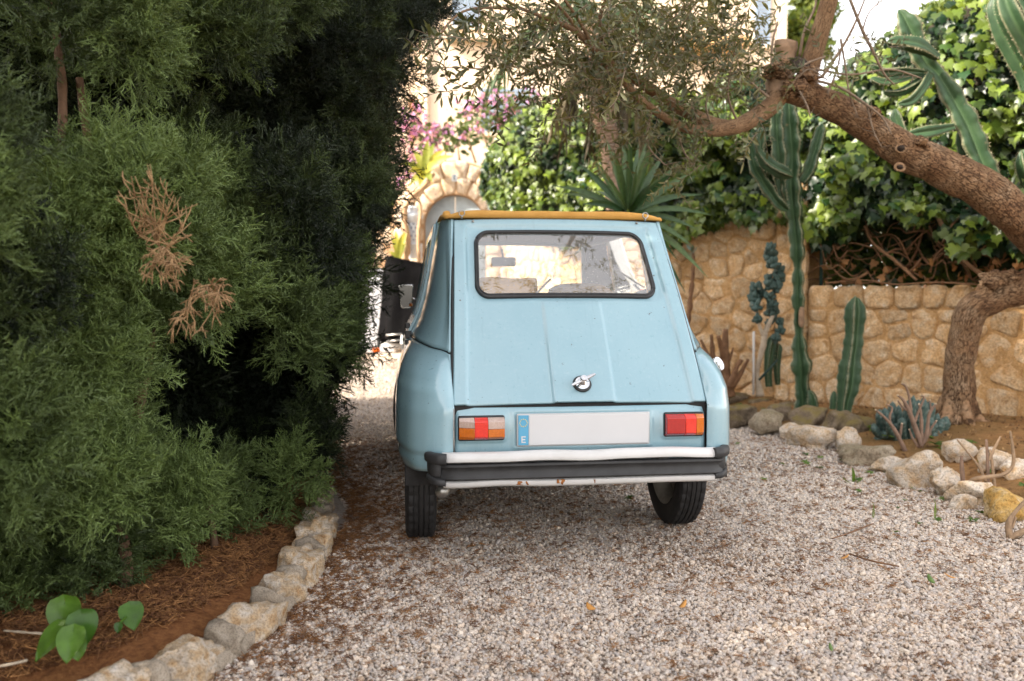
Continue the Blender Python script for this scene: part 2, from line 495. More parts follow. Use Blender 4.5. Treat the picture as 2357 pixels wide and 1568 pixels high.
def mat_bark(name, cols, scale=9.0, stretch=(1, 1, .22), bumps=.9, dist=.02):
    t = NT(name); v = t.coord('Object', False)
    a = t.n('ShaderNodeAttribute', attribute_name='along'); b = t.n('ShaderNodeAttribute', attribute_name='round')
    n0 = t.noise(v, scale * .7, 4, .6)
    cx = t.n('ShaderNodeCombineXYZ'); t.l(t.math('MULTIPLY', a.outputs['Fac'], 1.0), cx.inputs[0]); t.l(b.outputs['Fac'], cx.inputs[1])
    wv = t.n('ShaderNodeVectorMath', operation='MULTIPLY_ADD'); t.l(cx.outputs[0], wv.inputs[0]); wv.inputs[1].default_value = (19, 19, 1)
    cc = t.n('ShaderNodeCombineXYZ'); n9 = t.noise(v, scale * 2.4, 4, .7); t.l(t.math('MULTIPLY', n0, 3.2), cc.inputs[0]); t.l(t.math('MULTIPLY', n9, 1.6), cc.inputs[1]); t.l(cc.outputs[0], wv.inputs[2])
    vo = t.n('ShaderNodeTexVoronoi', feature='DISTANCE_TO_EDGE'); vo.inputs['Scale'].default_value = 1.0; t.l(wv.outputs[0], vo.inputs['Vector'])
    crack = t.ramp(vo.outputs['Distance'], [(.0, (.0, .0, .0)), (.13, (1, 1, 1))])
    n2 = t.noise(v, scale * 6, 5, .7)
    c = t.ramp(n0, [(.3 + .4 * i / (len(cols) - 1), k) for i, k in enumerate(cols)])
    c = t.mix(t.math('SUBTRACT', 1.0, crack), c, tuple(x * .38 for x in cols[0]))
    c = t.mix(.5, c, t.ramp(n2, [(.35, (.45, .45, .45)), (.65, (1.3, 1.3, 1.3))]), 'MULTIPLY')
    h = t.math('ADD', t.math('MULTIPLY', crack, .8), t.math('MULTIPLY', n2, .5))
    t.bsdf(c, .85, t.bump(h, bumps, dist), Specular_IOR_Level=.2); return t.m

def mat_gravel_stone():
    t = NT('gravel_stone'); f = t.tint()
    c = t.ramp(f, [(0, (.12, .085, .06)), (.06, (.30, .21, .14)), (.14, (.46, .34, .24)), (.3, (.57, .47, .395)), (.48, (.49, .445, .415)), (.66, (.66, .58, .50)), (.85, (.71, .57, .44)), (1, (.77, .70, .61))])
    v = t.coord(); c = t.mix(.6, c, t.ramp(t.noise(v, 1.3, 4, .7), [(.3, (.68, .66, .64)), (.7, (1.1, 1.1, 1.1))]), 'MULTIPLY')
    t.bsdf(c, .75, None, Specular_IOR_Level=.3); return t.m

def mat_ground(name, cols, scale, bumps=.5, dist=.01, patches=None):
    t = NT(name); g = t.n('ShaderNodeNewGeometry'); v = g.outputs['Position']
    n1 = t.noise(v, scale, 6, .7); n2 = t.noise(v, scale * .05, 4, .6)
    c = t.ramp(n1, [(.25 + .5 * i / (len(cols) - 1), k) for i, k in enumerate(cols)])
    if patches: c = t.mix(t.ramp(n2, [(.42, (0, 0, 0)), (.6, (1, 1, 1))]), c, patches)
    t.bsdf(c, .9, t.bump(n1, bumps, dist), Specular_IOR_Level=.2); return t.m

M = {}
M['paint'] = mat_paint()
M['glass'] = mat_glass(); M['clear_glass'] = mat_clear_glass()
M['rubber'] = simple('black_rubber', (.018, .018, .019), .45, .3, 30, .2, 200, .001)
M['rubber_matt'] = simple('worn_black_rubber', (.028, .028, .029), .6, .4, 12, .3, 160, .001)
M['tyre'] = simple('tyre_rubber', (.016, .015, .015), .7, .4, 30, .4, 120, .002)
M['chrome'] = simple('chrome', (.72, .72, .73), .12, .05, 9, metallic=1.0) if False else simple('chrome', (.72, .72, .73), .12, .05, 9, Metallic=1.0)
M['rust'] = simple('rust', (.30, .11, .025), .85, .6, 60, .4, 120)
M['steel'] = simple('grey_steel', (.36, .35, .33), .38, .3, 30, .2, Metallic=.9)
M['rim'] = simple('wheel_paint', (.30, .27, .23), .5, .35, 14, .2)
M['white_paint'] = None
M['canvas'] = None
M['dark_trim'] = simple('dark_interior_trim', (.05, .05, .052), .7, .2, 20)
M['grey_trim'] = simple('grey_headliner', (.22, .22, .22), .8, .15, 30)
M['under'] = simple('underbody', (.02, .018, .017), .8, .4, 14, .3)
M['ochre_cloth'] = simple('ochre_cloth', (.85, .42, .05), .7, .15, 30, .1)
M['ochre_seat'] = simple('ochre_vinyl', (.58, .27, .035), .5, .15, 30, .1)
M['white_plate'] = simple('plate_white', (.62, .62, .63), .35, .02, 8)
M['plate_blue'] = simple('plate_blue', (.10, .36, .56), .35, .03, 8)
M['plate_star'] = simple('plate_yellow', (.70, .56, .12), .4, .03, 8)
M['plate_rim'] = simple('plate_grey_rim', (.50, .50, .50), .4, .05, 8)
M['amber'] = mat_lens('amber_lens', (.80, .22, .012), (.35, .06, .004))
M['red'] = mat_lens('red_lens', (.62, .018, .012), (.20, .004, .004))
M['bright_red'] = mat_lens('bright_red_lens', (.95, .045, .018), (.55, .012, .008))
M['clear_lens'] = mat_lens('clear_lens', (.62, .52, .46), (.40, .22, .16))
M['mirror'] = simple('mirror_glass', (.015, .017, .018), .04, .0, 5, Specular_IOR_Level=.8)  # near black colour stands in for the dark reflection

def mat_white_paint():
    t = NT('white_bumper_paint'); v = t.coord(random_shift=False)
    c = t.ramp(t.noise(v, 6, 4), [(.3, (.58, .57, .55)), (.7, (.68, .67, .66))])
    k = t.ramp(t.noise(v, 13, 4, .6), [(.69, (0, 0, 0)), (.74, (1, 1, 1))])
    c = t.mix(k, c, (.34, .13, .03)); k2 = t.ramp(t.noise(v, 13, 4, .6), [(.735, (0, 0, 0)), (.76, (1, 1, 1))]); c = t.mix(k2, c, (.06, .03, .015))
    t.bsdf(c, .3, t.bump(t.noise(v, 9, 3), .12, .01), Coat_Weight=.3); return t.m
M['white_paint'] = mat_white_paint()

def mat_canvas():
    t = NT('ochre_canvas'); v = t.coord(random_shift=False)
    w = t.n('ShaderNodeTexWave', wave_type='BANDS', bands_direction='X'); w.inputs['Scale'].default_value = 95; w.inputs['Distortion'].default_value = .6; t.l(v, w.inputs['Vector'])
    c = t.ramp(t.noise(v, 9, 5), [(.3, (.52, .26, .05)), (.7, (.64, .35, .085))])
    c = t.mix(.35, c, t.ramp(w.outputs['Fac'], [(0, (.6, .6, .6)), (1, (1.15, 1.15, 1.15))]), 'MULTIPLY')
    sp = t.ramp(t.noise(v, 38, 2), [(.74, (0, 0, 0)), (.76, (1, 1, 1))]); c = t.mix(sp, c, (.03, .02, .012))
    t.bsdf(c, .8, t.bump(w.outputs['Fac'], .3, .002)); return t.m
M['canvas'] = mat_canvas()

SAND = [(.36, .21, .10), (.62, .42, .23), (.68, .52, .34), (.72, .62, .48)]
M['wall_stone'] = mat_stone('ochre_limestone', SAND, 1.0, None, 13.0, .20, .02, stain=(.56, .31, .11, .5))
M['wall_mortar'] = mat_stone('orange_mortar', [(.46, .25, .10), (.62, .39, .18), (.68, .47, .27)], .9, None, 26.0, .1, .015, stain=(.34, .18, .06, .5))
M['arch_stone'] = mat_stone('pale_arch_stone', [(.50, .36, .22), (.66, .52, .38), (.74, .64, .52)], .6, None, 14.0, .15, .015)
M['arch_mortar'] = mat_stone('arch_mortar', [(.42, .24, .12), (.52, .33, .19), (.56, .38, .24)], .5, None, 20.0, .1, .012)
M['pale_rock'] = mat_stone('pale_limestone', [(.46, .27, .12), (.62, .46, .30), (.68, .58, .47), (.72, .65, .56)], 1.0, None, 15.0, .12, .022)
M['yellow_rock'] = mat_stone('yellow_limestone', [(.50, .25, .05), (.56, .36, .12), (.60, .50, .36)], .9, None, 13.0, .08, .02)
M['grey_rock'] = mat_stone('grey_limestone', [(.24, .17, .11), (.38, .31, .22), (.46, .40, .31)], 1.0, (.16, .13, .05, .5), 16.0, .15, .02)
M['mossy_rock'] = mat_stone('mossy_rock', [(.10, .075, .05), (.20, .15, .10), (.33, .26, .19)], 1.0, (.20, .15, .045, .85), 17.0, .18, .02)
M['kerb_rock'] = mat_stone('kerb_limestone', [(.34, .17, .06), (.52, .37, .22), (.58, .48, .37), (.62, .56, .49)], 1.0, None, 24.0, .1, .018)
M['kerb_mortar'] = mat_stone('kerb_mortar', [(.24, .19, .14), (.36, .30, .23), (.42, .36, .29)], .9, None, 34.0, .1, .012)
M['gravel'] = mat_gravel_stone()
M['gravel_bed'] = mat_ground('gravel_bed', [(.20, .15, .11), (.38, .31, .26), (.50, .44, .38), (.58, .52, .46)], 70, .9, .02)
M['soil'] = mat_ground('garden_soil', [(.14, .065, .024), (.31, .16, .06), (.44, .26, .11)], 22, .9, .03, (.20, .12, .045))
M['mulch'] = mat_ground('needle_mulch', [(.08, .03, .012), (.22, .09, .032), (.34, .16, .062)], 45, .9, .02)
M['earth'] = mat_ground('dry_earth', [(.26, .20, .12), (.36, .29, .18)], 3, .4, .05)
M['paving'] = mat_ground('pale_paving', [(.50, .38, .27), (.58, .47, .36), (.62, .53, .43)], 6, .3, .01)
M['needle'] = None
# ------------------------------------------------------------------ large structure: ground, drive, beds
def sheet(name, pts_fn, nu, nv, mat):
    P = np.array([[pts_fn(i / (nu - 1), j / (nv - 1)) for j in range(nv)] for i in range(nu)])
    V, Fc = grid(P)
    return struct(part(name, V, Fc, mat))

def kerb_x(y):                    # the left edge of the drive (outer side of the kerb)
    Y = np.array([-3, 1.6, 2.05, 2.2, 2.35, 2.6, 2.9, 3.2, 3.6, 4.0, 4.35, 4.7, 5.2, 7, 9, 12])
    X = np.array([-2.6, -1.9, -1.45, -1.22, -1.05, -.93, -.86, -.82, -.83, -.82, -.87, -1.0, -1.25, -1.9, -2.6, -3.5])
    return np.interp(y, Y, X)

def bed_x(y):                     # the right edge of the drive
    Y = np.array([-3, 1, 2.5, 3.2, 3.9, 4.4, 5.0, 5.6, 6.2, 6.8, 7.5, 8.4, 12])
    X = np.array([3.4, 3.1, 2.65, 2.5, 2.42, 2.42, 2.45, 2.46, 2.4, 2.36, 1.95, 1.75, 1.5])
    return np.interp(y, Y, X)

def g_ground(a, b):
    x = -250 + 500 * a; y = -60 + 500 * b
    return (x, y, -.06)
sheet('ground', g_ground, 3, 3, M['earth'])

def g_drive(a, b):
    y = -4 + 18 * b; x0, x1 = kerb_x(y) - .25, bed_x(y) + .25
    x = x0 + (x1 - x0) * a
    return (x, y, gz(x, y) - .004 + .012 * vnoise(np.array([[x * 1.2, y * 1.2, 0]]), 3)[0])
sheet('gravel_drive', g_drive, 26, 90, M['gravel_bed'])

def g_left(a, b):
    y = -4 + 10.5 * b; x1 = kerb_x(y) + .07 - .16 * min(1, max(0, (y - 3.3) / .5))
    x = x1 - 4.2 * a
    return (x, y, .035 + .075 * min(1, a * 12) + .03 * vnoise(np.array([[x * 2, y * 2, 5]]), 4)[0])
sheet('mulch_bed', g_left, 40, 70, M['mulch'])

def g_right(a, b):
    y = -3 + 13.5 * b; x = bed_x(y) + .06 + 5.0 * a
    return (x, y, gz(x, y) + .02 + .09 * min(1, a * 12) + .03 * vnoise(np.array([[x * 2.2, y * 2.2, 9]]), 5)[0])
sheet('soil_bed', g_right, 50, 90, M['soil'])

def g_pave(a, b):
    x = -7 + 7.4 * a; y = 10.8 + 9 * b
    return (x, y, gz(x, y) + .012)
sheet('paved_forecourt', g_pave, 4, 12, M['paving'])
# ------------------------------------------------------------------ the car (all coordinates local: x right, y forward from the rear axle, z up)
car = thing('parked_car', 'small light blue hatchback with an ochre canvas roof parked on the gravel, seen from behind', 'car', (.203, 3.93, 0), R_(7.5))
CP = dict(local=True)
HN = np.array([0, -.80, .60])                      # outward normal of the tailgate

def y_h(z): return -.58 + .58 * (z - .655) / .775
def sst(x, a, b):
    t = np.clip((x - a) / (b - a), 0, 1); return t * t * (3 - 2 * t)
def sd_round(x, z, hw, z0, z1, r):
    cx, cz = np.abs(x) - (hw - r), np.abs(z - (z0 + z1) / 2) - ((z1 - z0) / 2 - r)
    return np.minimum(np.maximum(cx, cz), 0) + np.hypot(np.maximum(cx, 0), np.maximum(cz, 0)) - r

def hatch_pt(x, z, off=0.0, emboss=True):
    x = np.asarray(x, float); z = np.asarray(z, float)
    b = (z - .655) / .775
    w = .512 - .042 * b
    d = .016 * (1 - np.clip(np.abs(x) / w, 0, 1) ** 2.5) + .022 * np.sin(np.pi * np.clip(b, 0, 1)) + off
    if emboss:
        inner = np.minimum(w - .052 - np.abs(x), 1.405 - z)
        d = d - .012 * sst(inner, -.003, .012)
        d = d - .007 * sst(-sd_round(x, z, .425, 1.055, 1.392, .07), -.012, .012)
        mid = np.minimum(x + .118, .134 - x)
        d = d + .0085 * sst(mid, -.002, .006) * sst(1.06 - z, 0, .04)
    return np.stack([x, y_h(z) + HN[1] * d, z + HN[2] * d], -1)

WIN = lambda z: .388 - .05 * (z - 1.07)
nz, nx = 132, 144
zz = np.linspace(.662, 1.428, nz)
G = []
for z in zz:
    w = .5105 - .042 * (z - .655) / .775
    G.append(hatch_pt(np.linspace(-w, w, nx), np.full(nx, z)))
G = np.array(G); V, Fc = grid(G)
cx_ = V[:, 0]; zc = np.repeat(zz, nx)
ins = sd_round(cx_, zc, .382, 1.076, 1.3685, .052) < 0
tg = part('tailgate', V, [f for f in Fc if not all(ins[i] for i in f)], M['paint'], car, **CP)
solid(tg, .012, -1)
ring = []
def round_rect(hw0, hw1, z0, z1, r, n=10):
    out = []
    for cxs, czs, a0 in ((1, 1, 0), (-1, 1, 90), (-1, -1, 180), (1, -1, 270)):
        for k in range(n + 1):
            a = R_(a0 + 90 * k / n)
            zc_ = (z1 - r if czs > 0 else z0 + r) + r * math.sin(a)
            hw = hw0 + (hw1 - hw0) * (zc_ - z0) / (z1 - z0)
            out.append((cxs * (hw - r) + r * math.cos(a), zc_))
    # fill straight runs
    res = []
    for i in range(len(out)):
        a, b = out[i], out[(i + 1) % len(out)]
        L = math.hypot(b[0] - a[0], b[1] - a[1]); m = max(1, int(L / .03))
        for k in range(m): res.append((a[0] + (b[0] - a[0]) * k / m, a[1] + (b[1] - a[1]) * k / m))
    return res
rr_ = round_rect(.389, .374, 1.072, 1.371, .055)
P = [hatch_pt(x, z, .004, True) for x, z in rr_]
V, Fc = tube(P, .0100, 10, closed=True); part('window_seal', V, Fc, M['rubber'], tg, **CP)
P = [hatch_pt(x, z, .012, True) for x, z in round_rect(.3835, .3685, 1.0775, 1.3655, .05)]
V, Fc = tube(P, .004, 8, closed=True); part('inner_seal_lip', V, Fc, M['rubber_matt'], tg, **CP)
zz2 = np.linspace(1.075, 1.368, 24)
V, Fc = grid(np.array([hatch_pt(np.linspace(-.38, .38, 40), np.full(40, z), -.004, False) - np.array([0, 0, 0.0]) for z in zz2]))
V = V + HN * -.010
keep = sd_round(V[:, 0], np.repeat(zz2, 40), .388, 1.073, 1.371, .05) < 0.004
part('rear_window', V, [f for f in Fc if all(keep[i] for i in f)], M['glass'], tg, **CP)

for sd in (-1, 1):
    Pw = [hatch_pt(sd * (.514 - .042 * (z - .655) / .775), z, -.022, False) for z in np.linspace(.66, 1.43, 20)]
    V, Fc = tube(Pw, .010, 6); part('weatherstrip', V, Fc, M['rubber'], tg, **CP)
# T-handle of the tailgate
hb = hatch_pt(.005, .722, .0)
def oriented(V, o, nrm, up=(0, 0, 1)):
    n = np.array(nrm, float); n /= np.linalg.norm(n); r = np.cross(up, n); r /= np.linalg.norm(r); u = np.cross(n, r)
    return np.asarray(o) + V[:, :1] * r + V[:, 1:2] * u + V[:, 2:3] * n
V, Fc = lathe([(0, 0), (.037, 0), (.038, .004), (.035, .008), (0, .008)], 28, 'z'); part('handle_gasket', oriented(V, hb, HN), Fc, M['rubber'], tg, **CP)
V, Fc = lathe([(0, .008), (.030, .008), (.029, .012), (.015, .016), (.0135, .04), (.015, .045), (.012, .05), (.004, .05), (.0035, .045), (0, .045)], 28, 'z')
g = Geo(); g.add(oriented(V, hb - HN * -.001, HN), Fc)
bar = np.array([(-.056 + .112 * k / 10, 0, 0) for k in range(11)])
br = [.0045 + .005 * math.sin(math.pi * k / 10) for k in range(11)]
V, Fc = tube(bar, br, 8)
V[:, 2] *= .6; V[:, 2] += .037
ca, sa = math.cos(R_(27)), math.sin(R_(27)); V = np.column_stack([V[:, 0] * ca - V[:, 1] * sa, V[:, 0] * sa + V[:, 1] * ca, V[:, 2]])
g.add(oriented(V, hb, -HN if False else HN), Fc)
o = gpart('handle', g, M['chrome'], tg, **CP); smooth_by_angle(o, 40)

# the fixed panel below the tailgate
nz, nx = 60, 150
def tail_pt(x, z):
    d = .012 * (1 - ((z - .52) / .13) ** 2) - .02 * (np.abs(x) / .5) ** 2.2
    pl = -sd_round(x, z, .283, .487, .642, .012); d = d + .004 * sst(pl, -.003, .003) - .003 * sst(pl, .008, .013)
    for s, (a, b) in ((-1, (.303, .503)), (1, (.318, .498))):
        q = -sd_round(x - s * (a + b) / 2, z, (b - a) / 2, .515, .630, .02); d = d + .005 * sst(q, -.003, .004)
    ed = np.minimum(np.minimum(.505 - np.abs(x), .648 - z), .02); d = d - .006 * (1 - sst(ed, 0, .018))
    return np.stack([x, -.585 - d, z], -1)
V, Fc = grid(np.array([tail_pt(np.linspace(-.506, .506, nx), np.full(nx, z)) for z in np.linspace(.36, .649, nz)]))
tp = part('rear_panel', V, Fc, M['paint'], car, **CP); solid(tp, .01, -1)
# dark channels behind the panel gaps
g = Geo()
g.box((-.51, -.565, .60), (.51, -.53, .66)); g.box((-.52, -.55, .36), (-.49, -.50, .66)); g.box((.49, -.55, .36), (.52, -.50, .66))
gpart('panel_gap_channel', g, M['under'], car, smooth=False, **CP)
V, Fc = tube([(-.5095, -.590, .648), (-.5095, -.593, .52), (-.5095, -.590, .40)], .0035, 6); part('panel_seam_strip', V, Fc, M['steel'], car, **CP)

# number plate
pl = part('number_plate', *(lambda g: (g.v, g.f))(Geo().box((-.266, -.609, .499), (.266, -.601, .627))), M['plate_rim'], car, smooth=False, **CP); bevel(pl, .006)
def plate_z(x): return 0
g = Geo().box((-.218, -.6115, .5045), (.2605, -.6085, .6215)); o = gpart('plate_face', g, M['white_plate'], pl, smooth=False, **CP); bevel(o, .0012)
g = Geo().box((-.2605, -.6115, .5045), (-.220, -.6085, .6215)); o = gpart('country_band', g, M['plate_blue'], pl, smooth=False, **CP); bevel(o, .0012)
g = Geo()
for k in range(12):
    a = 2 * math.pi * k / 12; cx, cz = -.2402 + .0145 * math.cos(a), .592 + .0145 * math.sin(a)
    Vs = []
    for j in range(10):
        r = .0034 if j % 2 == 0 else .0015; b = math.pi / 2 + j * math.pi / 5
        Vs.append((cx + r * math.cos(b), -.6121, cz + r * math.sin(b)))
    g.add(Vs, [tuple(range(10))])
gpart('star_ring', g, M['plate_star'], pl, smooth=False, **CP)
g = Geo()
x0, z0, w, h, t_ = -.2485, .514, .017, .026, .0045
g.box((x0, -.6125, z0), (x0 + t_, -.6117, z0 + h))
for zb in (z0, z0 + (h - t_) / 2, z0 + h - t_): g.box((x0 + t_, -.6125, zb), (x0 + w - (.002 if zb == z0 + (h - t_) / 2 else 0), -.6117, zb + t_))
gpart('country_letter', g, M['white_plate'], pl, smooth=False, **CP)

# tail lights: slices of one faceted lens
def lens(xa, xb, da=1.0, db=1.0, z0=.529, z1=.616, lo=0.0, hi=1.0, dep=.036, ch=.014):
    yb = -.600
    def sec(x, d):
        zf0, zf1 = z0 + ch, z1 - ch
        if lo == 0 and hi == 1: pts = [(yb, z0), (yb - dep * .45 * d, z0 + .002), (yb - dep * d, zf0), (yb - dep * d, zf1), (yb - dep * .45 * d, z1 - .002), (yb, z1)]
        elif hi < 1: zm = z0 + (z1 - z0) * hi; pts = [(yb, z0), (yb - dep * .45 * d, z0 + .002), (yb - dep * d, zf0), (yb - dep * d, zm), (yb, zm)]
        else: zm = z0 + (z1 - z0) * lo; pts = [(yb, zm), (yb - dep * d, zm), (yb - dep * d, zf1), (yb - dep * .45 * d, z1 - .002), (yb, z1)]
        return [(x, y, z) for y, z in pts]
    A, B = sec(xa, da), sec(xb, db); n = len(A)
    Fc = [(i, (i + 1) % n, n + (i + 1) % n, n + i) for i in range(n)] + [tuple(range(n - 1, -1, -1)), tuple(range(n, 2 * n))]
    return A + B, Fc
def tail_light(label, segs, xa, xb):
    g = Geo().box((xa - .006, -.606, .524), (xb + .006, -.585, .622))
    L = gpart('tail_light', g, M['rubber'], car, smooth=False, label=label, **CP); bevel(L, .008)
    for nm, mt, a in segs:
        o = part(nm, *lens(*a), M[mt], L, smooth=False, **CP); bevel(o, .0015)
tail_light('weathered left tail light, amber, faded clear and red', [
    ('amber_lens', 'amber', (-.490, -.4325, .35, 1, .529, .616, 0, .55)), ('faded_clear_lens', 'clear_lens', (-.490, -.4325, .35, 1, .529, .616, .56, 1)),
    ('red_reflector', 'bright_red', (-.4315, -.3805)), ('amber_lens', 'amber', (-.3795, -.315, 1, .8, .529, .616, 0, .5)), ('faded_clear_lens', 'clear_lens', (-.3795, -.315, 1, .8, .529, .616, .51, 1))], -.488, -.318)
tail_light('clean right tail light, red with amber outer end', [
    ('red_lens', 'red', (.330, .4045, .9, 1)), ('red_reflector', 'bright_red', (.4055, .449)), ('amber_lens', 'amber', (.450, .488, 1, .35))], .332, .484)

# ---- quarter panels and rear fenders
Bc = np.array([(.5085, -.43, .855), (.53, -.385, .86), (.575, -.29, .868), (.615, -.13, .88), (.64, .08, .888), (.655, .42, .895)])
Rc = np.array([(.470, 0, 1.43), (.487, .045, 1.437), (.500, .11, 1.441), (.509, .2, 1.444), (.512, .3, 1.446), (.514, .42, 1.448)])
Fm = np.array([(.5105, -.580, 0), (.548, -.588, 0), (.618, -.548, 0), (.680, -.44, 0), (.724, -.16, 0), (.705, .36, 0)])
Bs, Rs, Fs = spline(Bc, 40), spline(Rc, 40), spline(Fm, 40)
tt = np.linspace(0, 1, 40)
def quarter(side):
    rows = []
    for s in np.linspace(0, 1, 40):
        k = np.clip(tt * 3.5, 0, 1)
        U = Bs.copy(); U[:, 0] -= .055 * k
        p = U + (Rs - U) * s; p[:, 0] += (Bs[:, 0] - U[:, 0]) * (1 - s) ** 5
        z = p[:, 2]; e = 1 - sst(tt, 0, .12)
        p[:, 1] = p[:, 1] * (1 - e) + (y_h(z) + tt * 3.0 * .13) * e
        p[:, 0] += .006 * np.sin(np.pi * s) * np.minimum(1, tt * 4)
        rows.append(p)
    A = np.array(rows); A[..., 0] *= side
    V, Fc = grid(A)
    if side < 0: Fc = [f[::-1] for f in Fc]
    q = part('quarter_panel', V, Fc, M['paint'], car, **CP); solid(q, .012, 1)
    mp = Bs.copy(); mp[:, 0] = (mp[:, 0] + .003) * side
    V, Fc = tube(mp, .006, 6); part('belt_strip', V, Fc, M['rubber'], q, **CP)
    # fender
    rows = []
    zbot = np.interp(tt, [0, .3, .6, 1], [.425, .418, .402, .385])
    for s in np.linspace(0, 1, 44):
        gs = np.interp(s, [0, .03, .1, .2, .33, .5, .7, 1], [0, .10, .42, .70, .90, .99, 1, 1])
        col0 = min(1, s / .46)
        gg = col0 + (gs - col0) * sst(tt, 0, .30)
        p = Bs * (1 - gg)[:, None] + Fs * gg[:, None]
        p[:, 2] = Bs[:, 2] - .008 + (zbot - Bs[:, 2]) * s
        p[:, 0] -= .010 * sst(.475 - p[:, 2], -.004, .01) * np.minimum(1, tt * 6) + .012 * sst(.43 - p[:, 2], 0, .04) * np.minimum(1, tt * 5)
        rows.append(p)
    A = np.array(rows)
    if side > 0: A[..., 0] = A[..., 0] - .046 * sst(A[..., 0], .56, .72)
    A[..., 0] *= side
    V, Fc = grid(A)
    if side > 0: Fc = [f[::-1] for f in Fc]
    f_ = part('rear_fender', V, Fc, M['paint'], car, **CP); solid(f_, .012, 1)
    return q, f_
quarter(-1); _, fend_r = quarter(1)

# ---- doors with their windows
def flank_x(z, yk=0):
    lo = np.interp(z, [.28, .30, .36, .5, .7, .85, .895], [.55, .60, .645, .665, .675, .668, .657])
    s = np.clip((z - .895) / .553, 0, 1); up = .60 + (.514 - .60) * s + .057 * (1 - s) ** 5
    return np.where(z < .895, lo, up)
def door(side, ya, yb_low, yb_top, nm):
    zs = np.concatenate([np.linspace(.31, .893, 22), np.linspace(.897, 1.446, 34)]); us = np.linspace(0, 1, 40)
    rows, hole, zq = [], [], []
    for z in zs:
        yb = np.interp(z, [.31, .93, 1.446], [yb_low, yb_low, yb_top]); y = ya + (yb - ya) * us
        x = flank_x(z) - .012 * np.clip((y - 1.2) / .9, 0, 1) ** 2 + (.010 if z > .9 else 0.0)
        rows.append(np.stack([np.full(40, x) if np.isscalar(x) else x, y, np.full(40, z)], 1))
        hole.append((z > .965) & (z < 1.405) & (y - ya > .055) & (yb - y > .05))
    A = np.array(rows); hole = np.array(hole).ravel(); A[..., 0] *= side
    V, Fc = grid(A)
    if side < 0: Fc = [f[::-1] for f in Fc]
    d = part(nm, V, [f for f in Fc if not all(hole[i] for i in f)], M['paint'], car, **CP); solid(d, .018, 1)
    Vg = V.copy(); Vg[:, 0] -= side * .010
    part('door_window', Vg, [f for f in Fc if any(hole[i] for i in f)], M['clear_glass'], d, **CP)
    hy = ya + .08 if nm == 'rear_door' else ya + .1
    o = gpart('door_handle', Geo().box((side * .668 - .012, hy, .83), (side * .668 + .022, hy + .12, .855)), M['rubber'], d, smooth=False, **CP); bevel(o, .004)
    return d
for s in (-1, 1):
    rd = door(s, .426, 1.118, 1.118, 'rear_door'); door(s, 1.122, 2.10, 1.74, 'front_door')
    # the black sprung stay at the rear edge of the rear door's window
    g = Geo().box((s * .672 - .016, .418, .875), (s * .672 + .016, .452, .915)).box((s * .676 - .014, .40, .845), (s * .676 + .014, .44, .870)).box((s * .676 - .012, .425, .925), (s * .676 + .012, .45, .955))
    o = gpart('window_catch', g, M['rubber'], rd, smooth=False, **CP); bevel(o, .004)
    o = gpart('sill', Geo().box((min(s * .56, s * .61), .40, .25), (max(s * .56, s * .61), 2.05, .312)), M['paint'], car, smooth=False, **CP); bevel(o, .012)
    V, Fc = tube(spline([(s * .518, .42, 1.452), (s * .516, 1.0, 1.455), (s * .512, 1.74, 1.448)], 20), .016, 8); part('roof_rail', V, Fc, M['paint'], car, **CP)
    V, Fc = tube(spline([(s * .512, 1.74, 1.448), (s * .56, 1.95, 1.2), (s * .60, 2.11, .955)], 12), .022, 8); part('windscreen_pillar', V, Fc, M['paint'], car, **CP)

# ---- canvas roof
rows = []
xs = np.linspace(-1, 1, 70)
for k, y in enumerate([-.004, -.020, -.022, -.012, .01] + list(np.linspace(.05, 1.75, 40))):
    top = 1.446 + .030 * (1 - np.abs(xs) ** 8) + .018 * math.sin(math.pi * max(0, y) / 1.75) + .003 * vnoise(np.stack([xs * 5, np.full(70, y * 4), np.zeros(70)], 1), 2)
    base = 1.434
    f = [0.0, .25, .7, .95, 1][k] if k < 5 else 1
    z = base + (top - base) * f
    x = xs * (.502 if k > 3 else .497) * np.where(np.abs(xs) > .96, 1.0, 1)
    yy = np.full(70, y) + .012 * np.abs(xs) ** 3
    rows.append(np.stack([x, yy, z], 1))
V, Fc = grid(np.array(rows)); cv = part('canvas_roof', V, Fc, M['canvas'], car, **CP); solid(cv, .006, -1)
V, Fc = tube(spline([(-.503, -.012, 1.452), (-.507, .06, 1.447), (-.512, .3, 1.455), (-.512, 1.7, 1.455)], 16), [.018] + [.014] * 15, 8, rough=.3, rscale=20); part('canvas_hem', V, Fc, M['canvas'], cv, **CP)
V, Fc = tube(spline([(.488, -.004, 1.443), (.498, .06, 1.447), (.508, .3, 1.452), (.510, 1.7, 1.452)], 16), .010, 8, rough=.2, rscale=20); part('canvas_hem', V, Fc, M['canvas'], cv, **CP)
for x in (-.436, .409):
    a = np.linspace(0, 2 * np.pi, 20, endpoint=False)
    Pn = np.stack([x + .0125 * np.cos(a), np.full(20, -.036), 1.4565 + .0125 * np.sin(a)], 1)
    V, Fc = tube(Pn, .0028, 6, closed=True); g = Geo().add(V, Fc); V, Fc = tube([(x, -.036, 1.445), (x, -.03, 1.432)], .004, 6); g.add(V, Fc)
    gpart('eye_ring', g, M['steel'], cv, **CP)
for x in (-.385, .372):
    V, Fc = ico(2); part('rivet', V * .006 + hatch_pt(x, 1.415, .004), Fc, M['steel'], tg, **CP)
V, Fc = tube([(-.50, 1.76, 1.445), (0, 1.79, 1.452), (.50, 1.76, 1.445)], .022, 8); part('windscreen_header', V, Fc, M['paint'], car, **CP)
V, Fc = grid(np.array([[(-.56 + .06 * s_ + (1.12 - .12 * s_) * u, 2.10 - .34 * s_ + .03 * math.sin(math.pi * u), .955 + .485 * s_) for u in np.linspace(0, 1, 14)] for s_ in np.linspace(0, 1, 8)]))
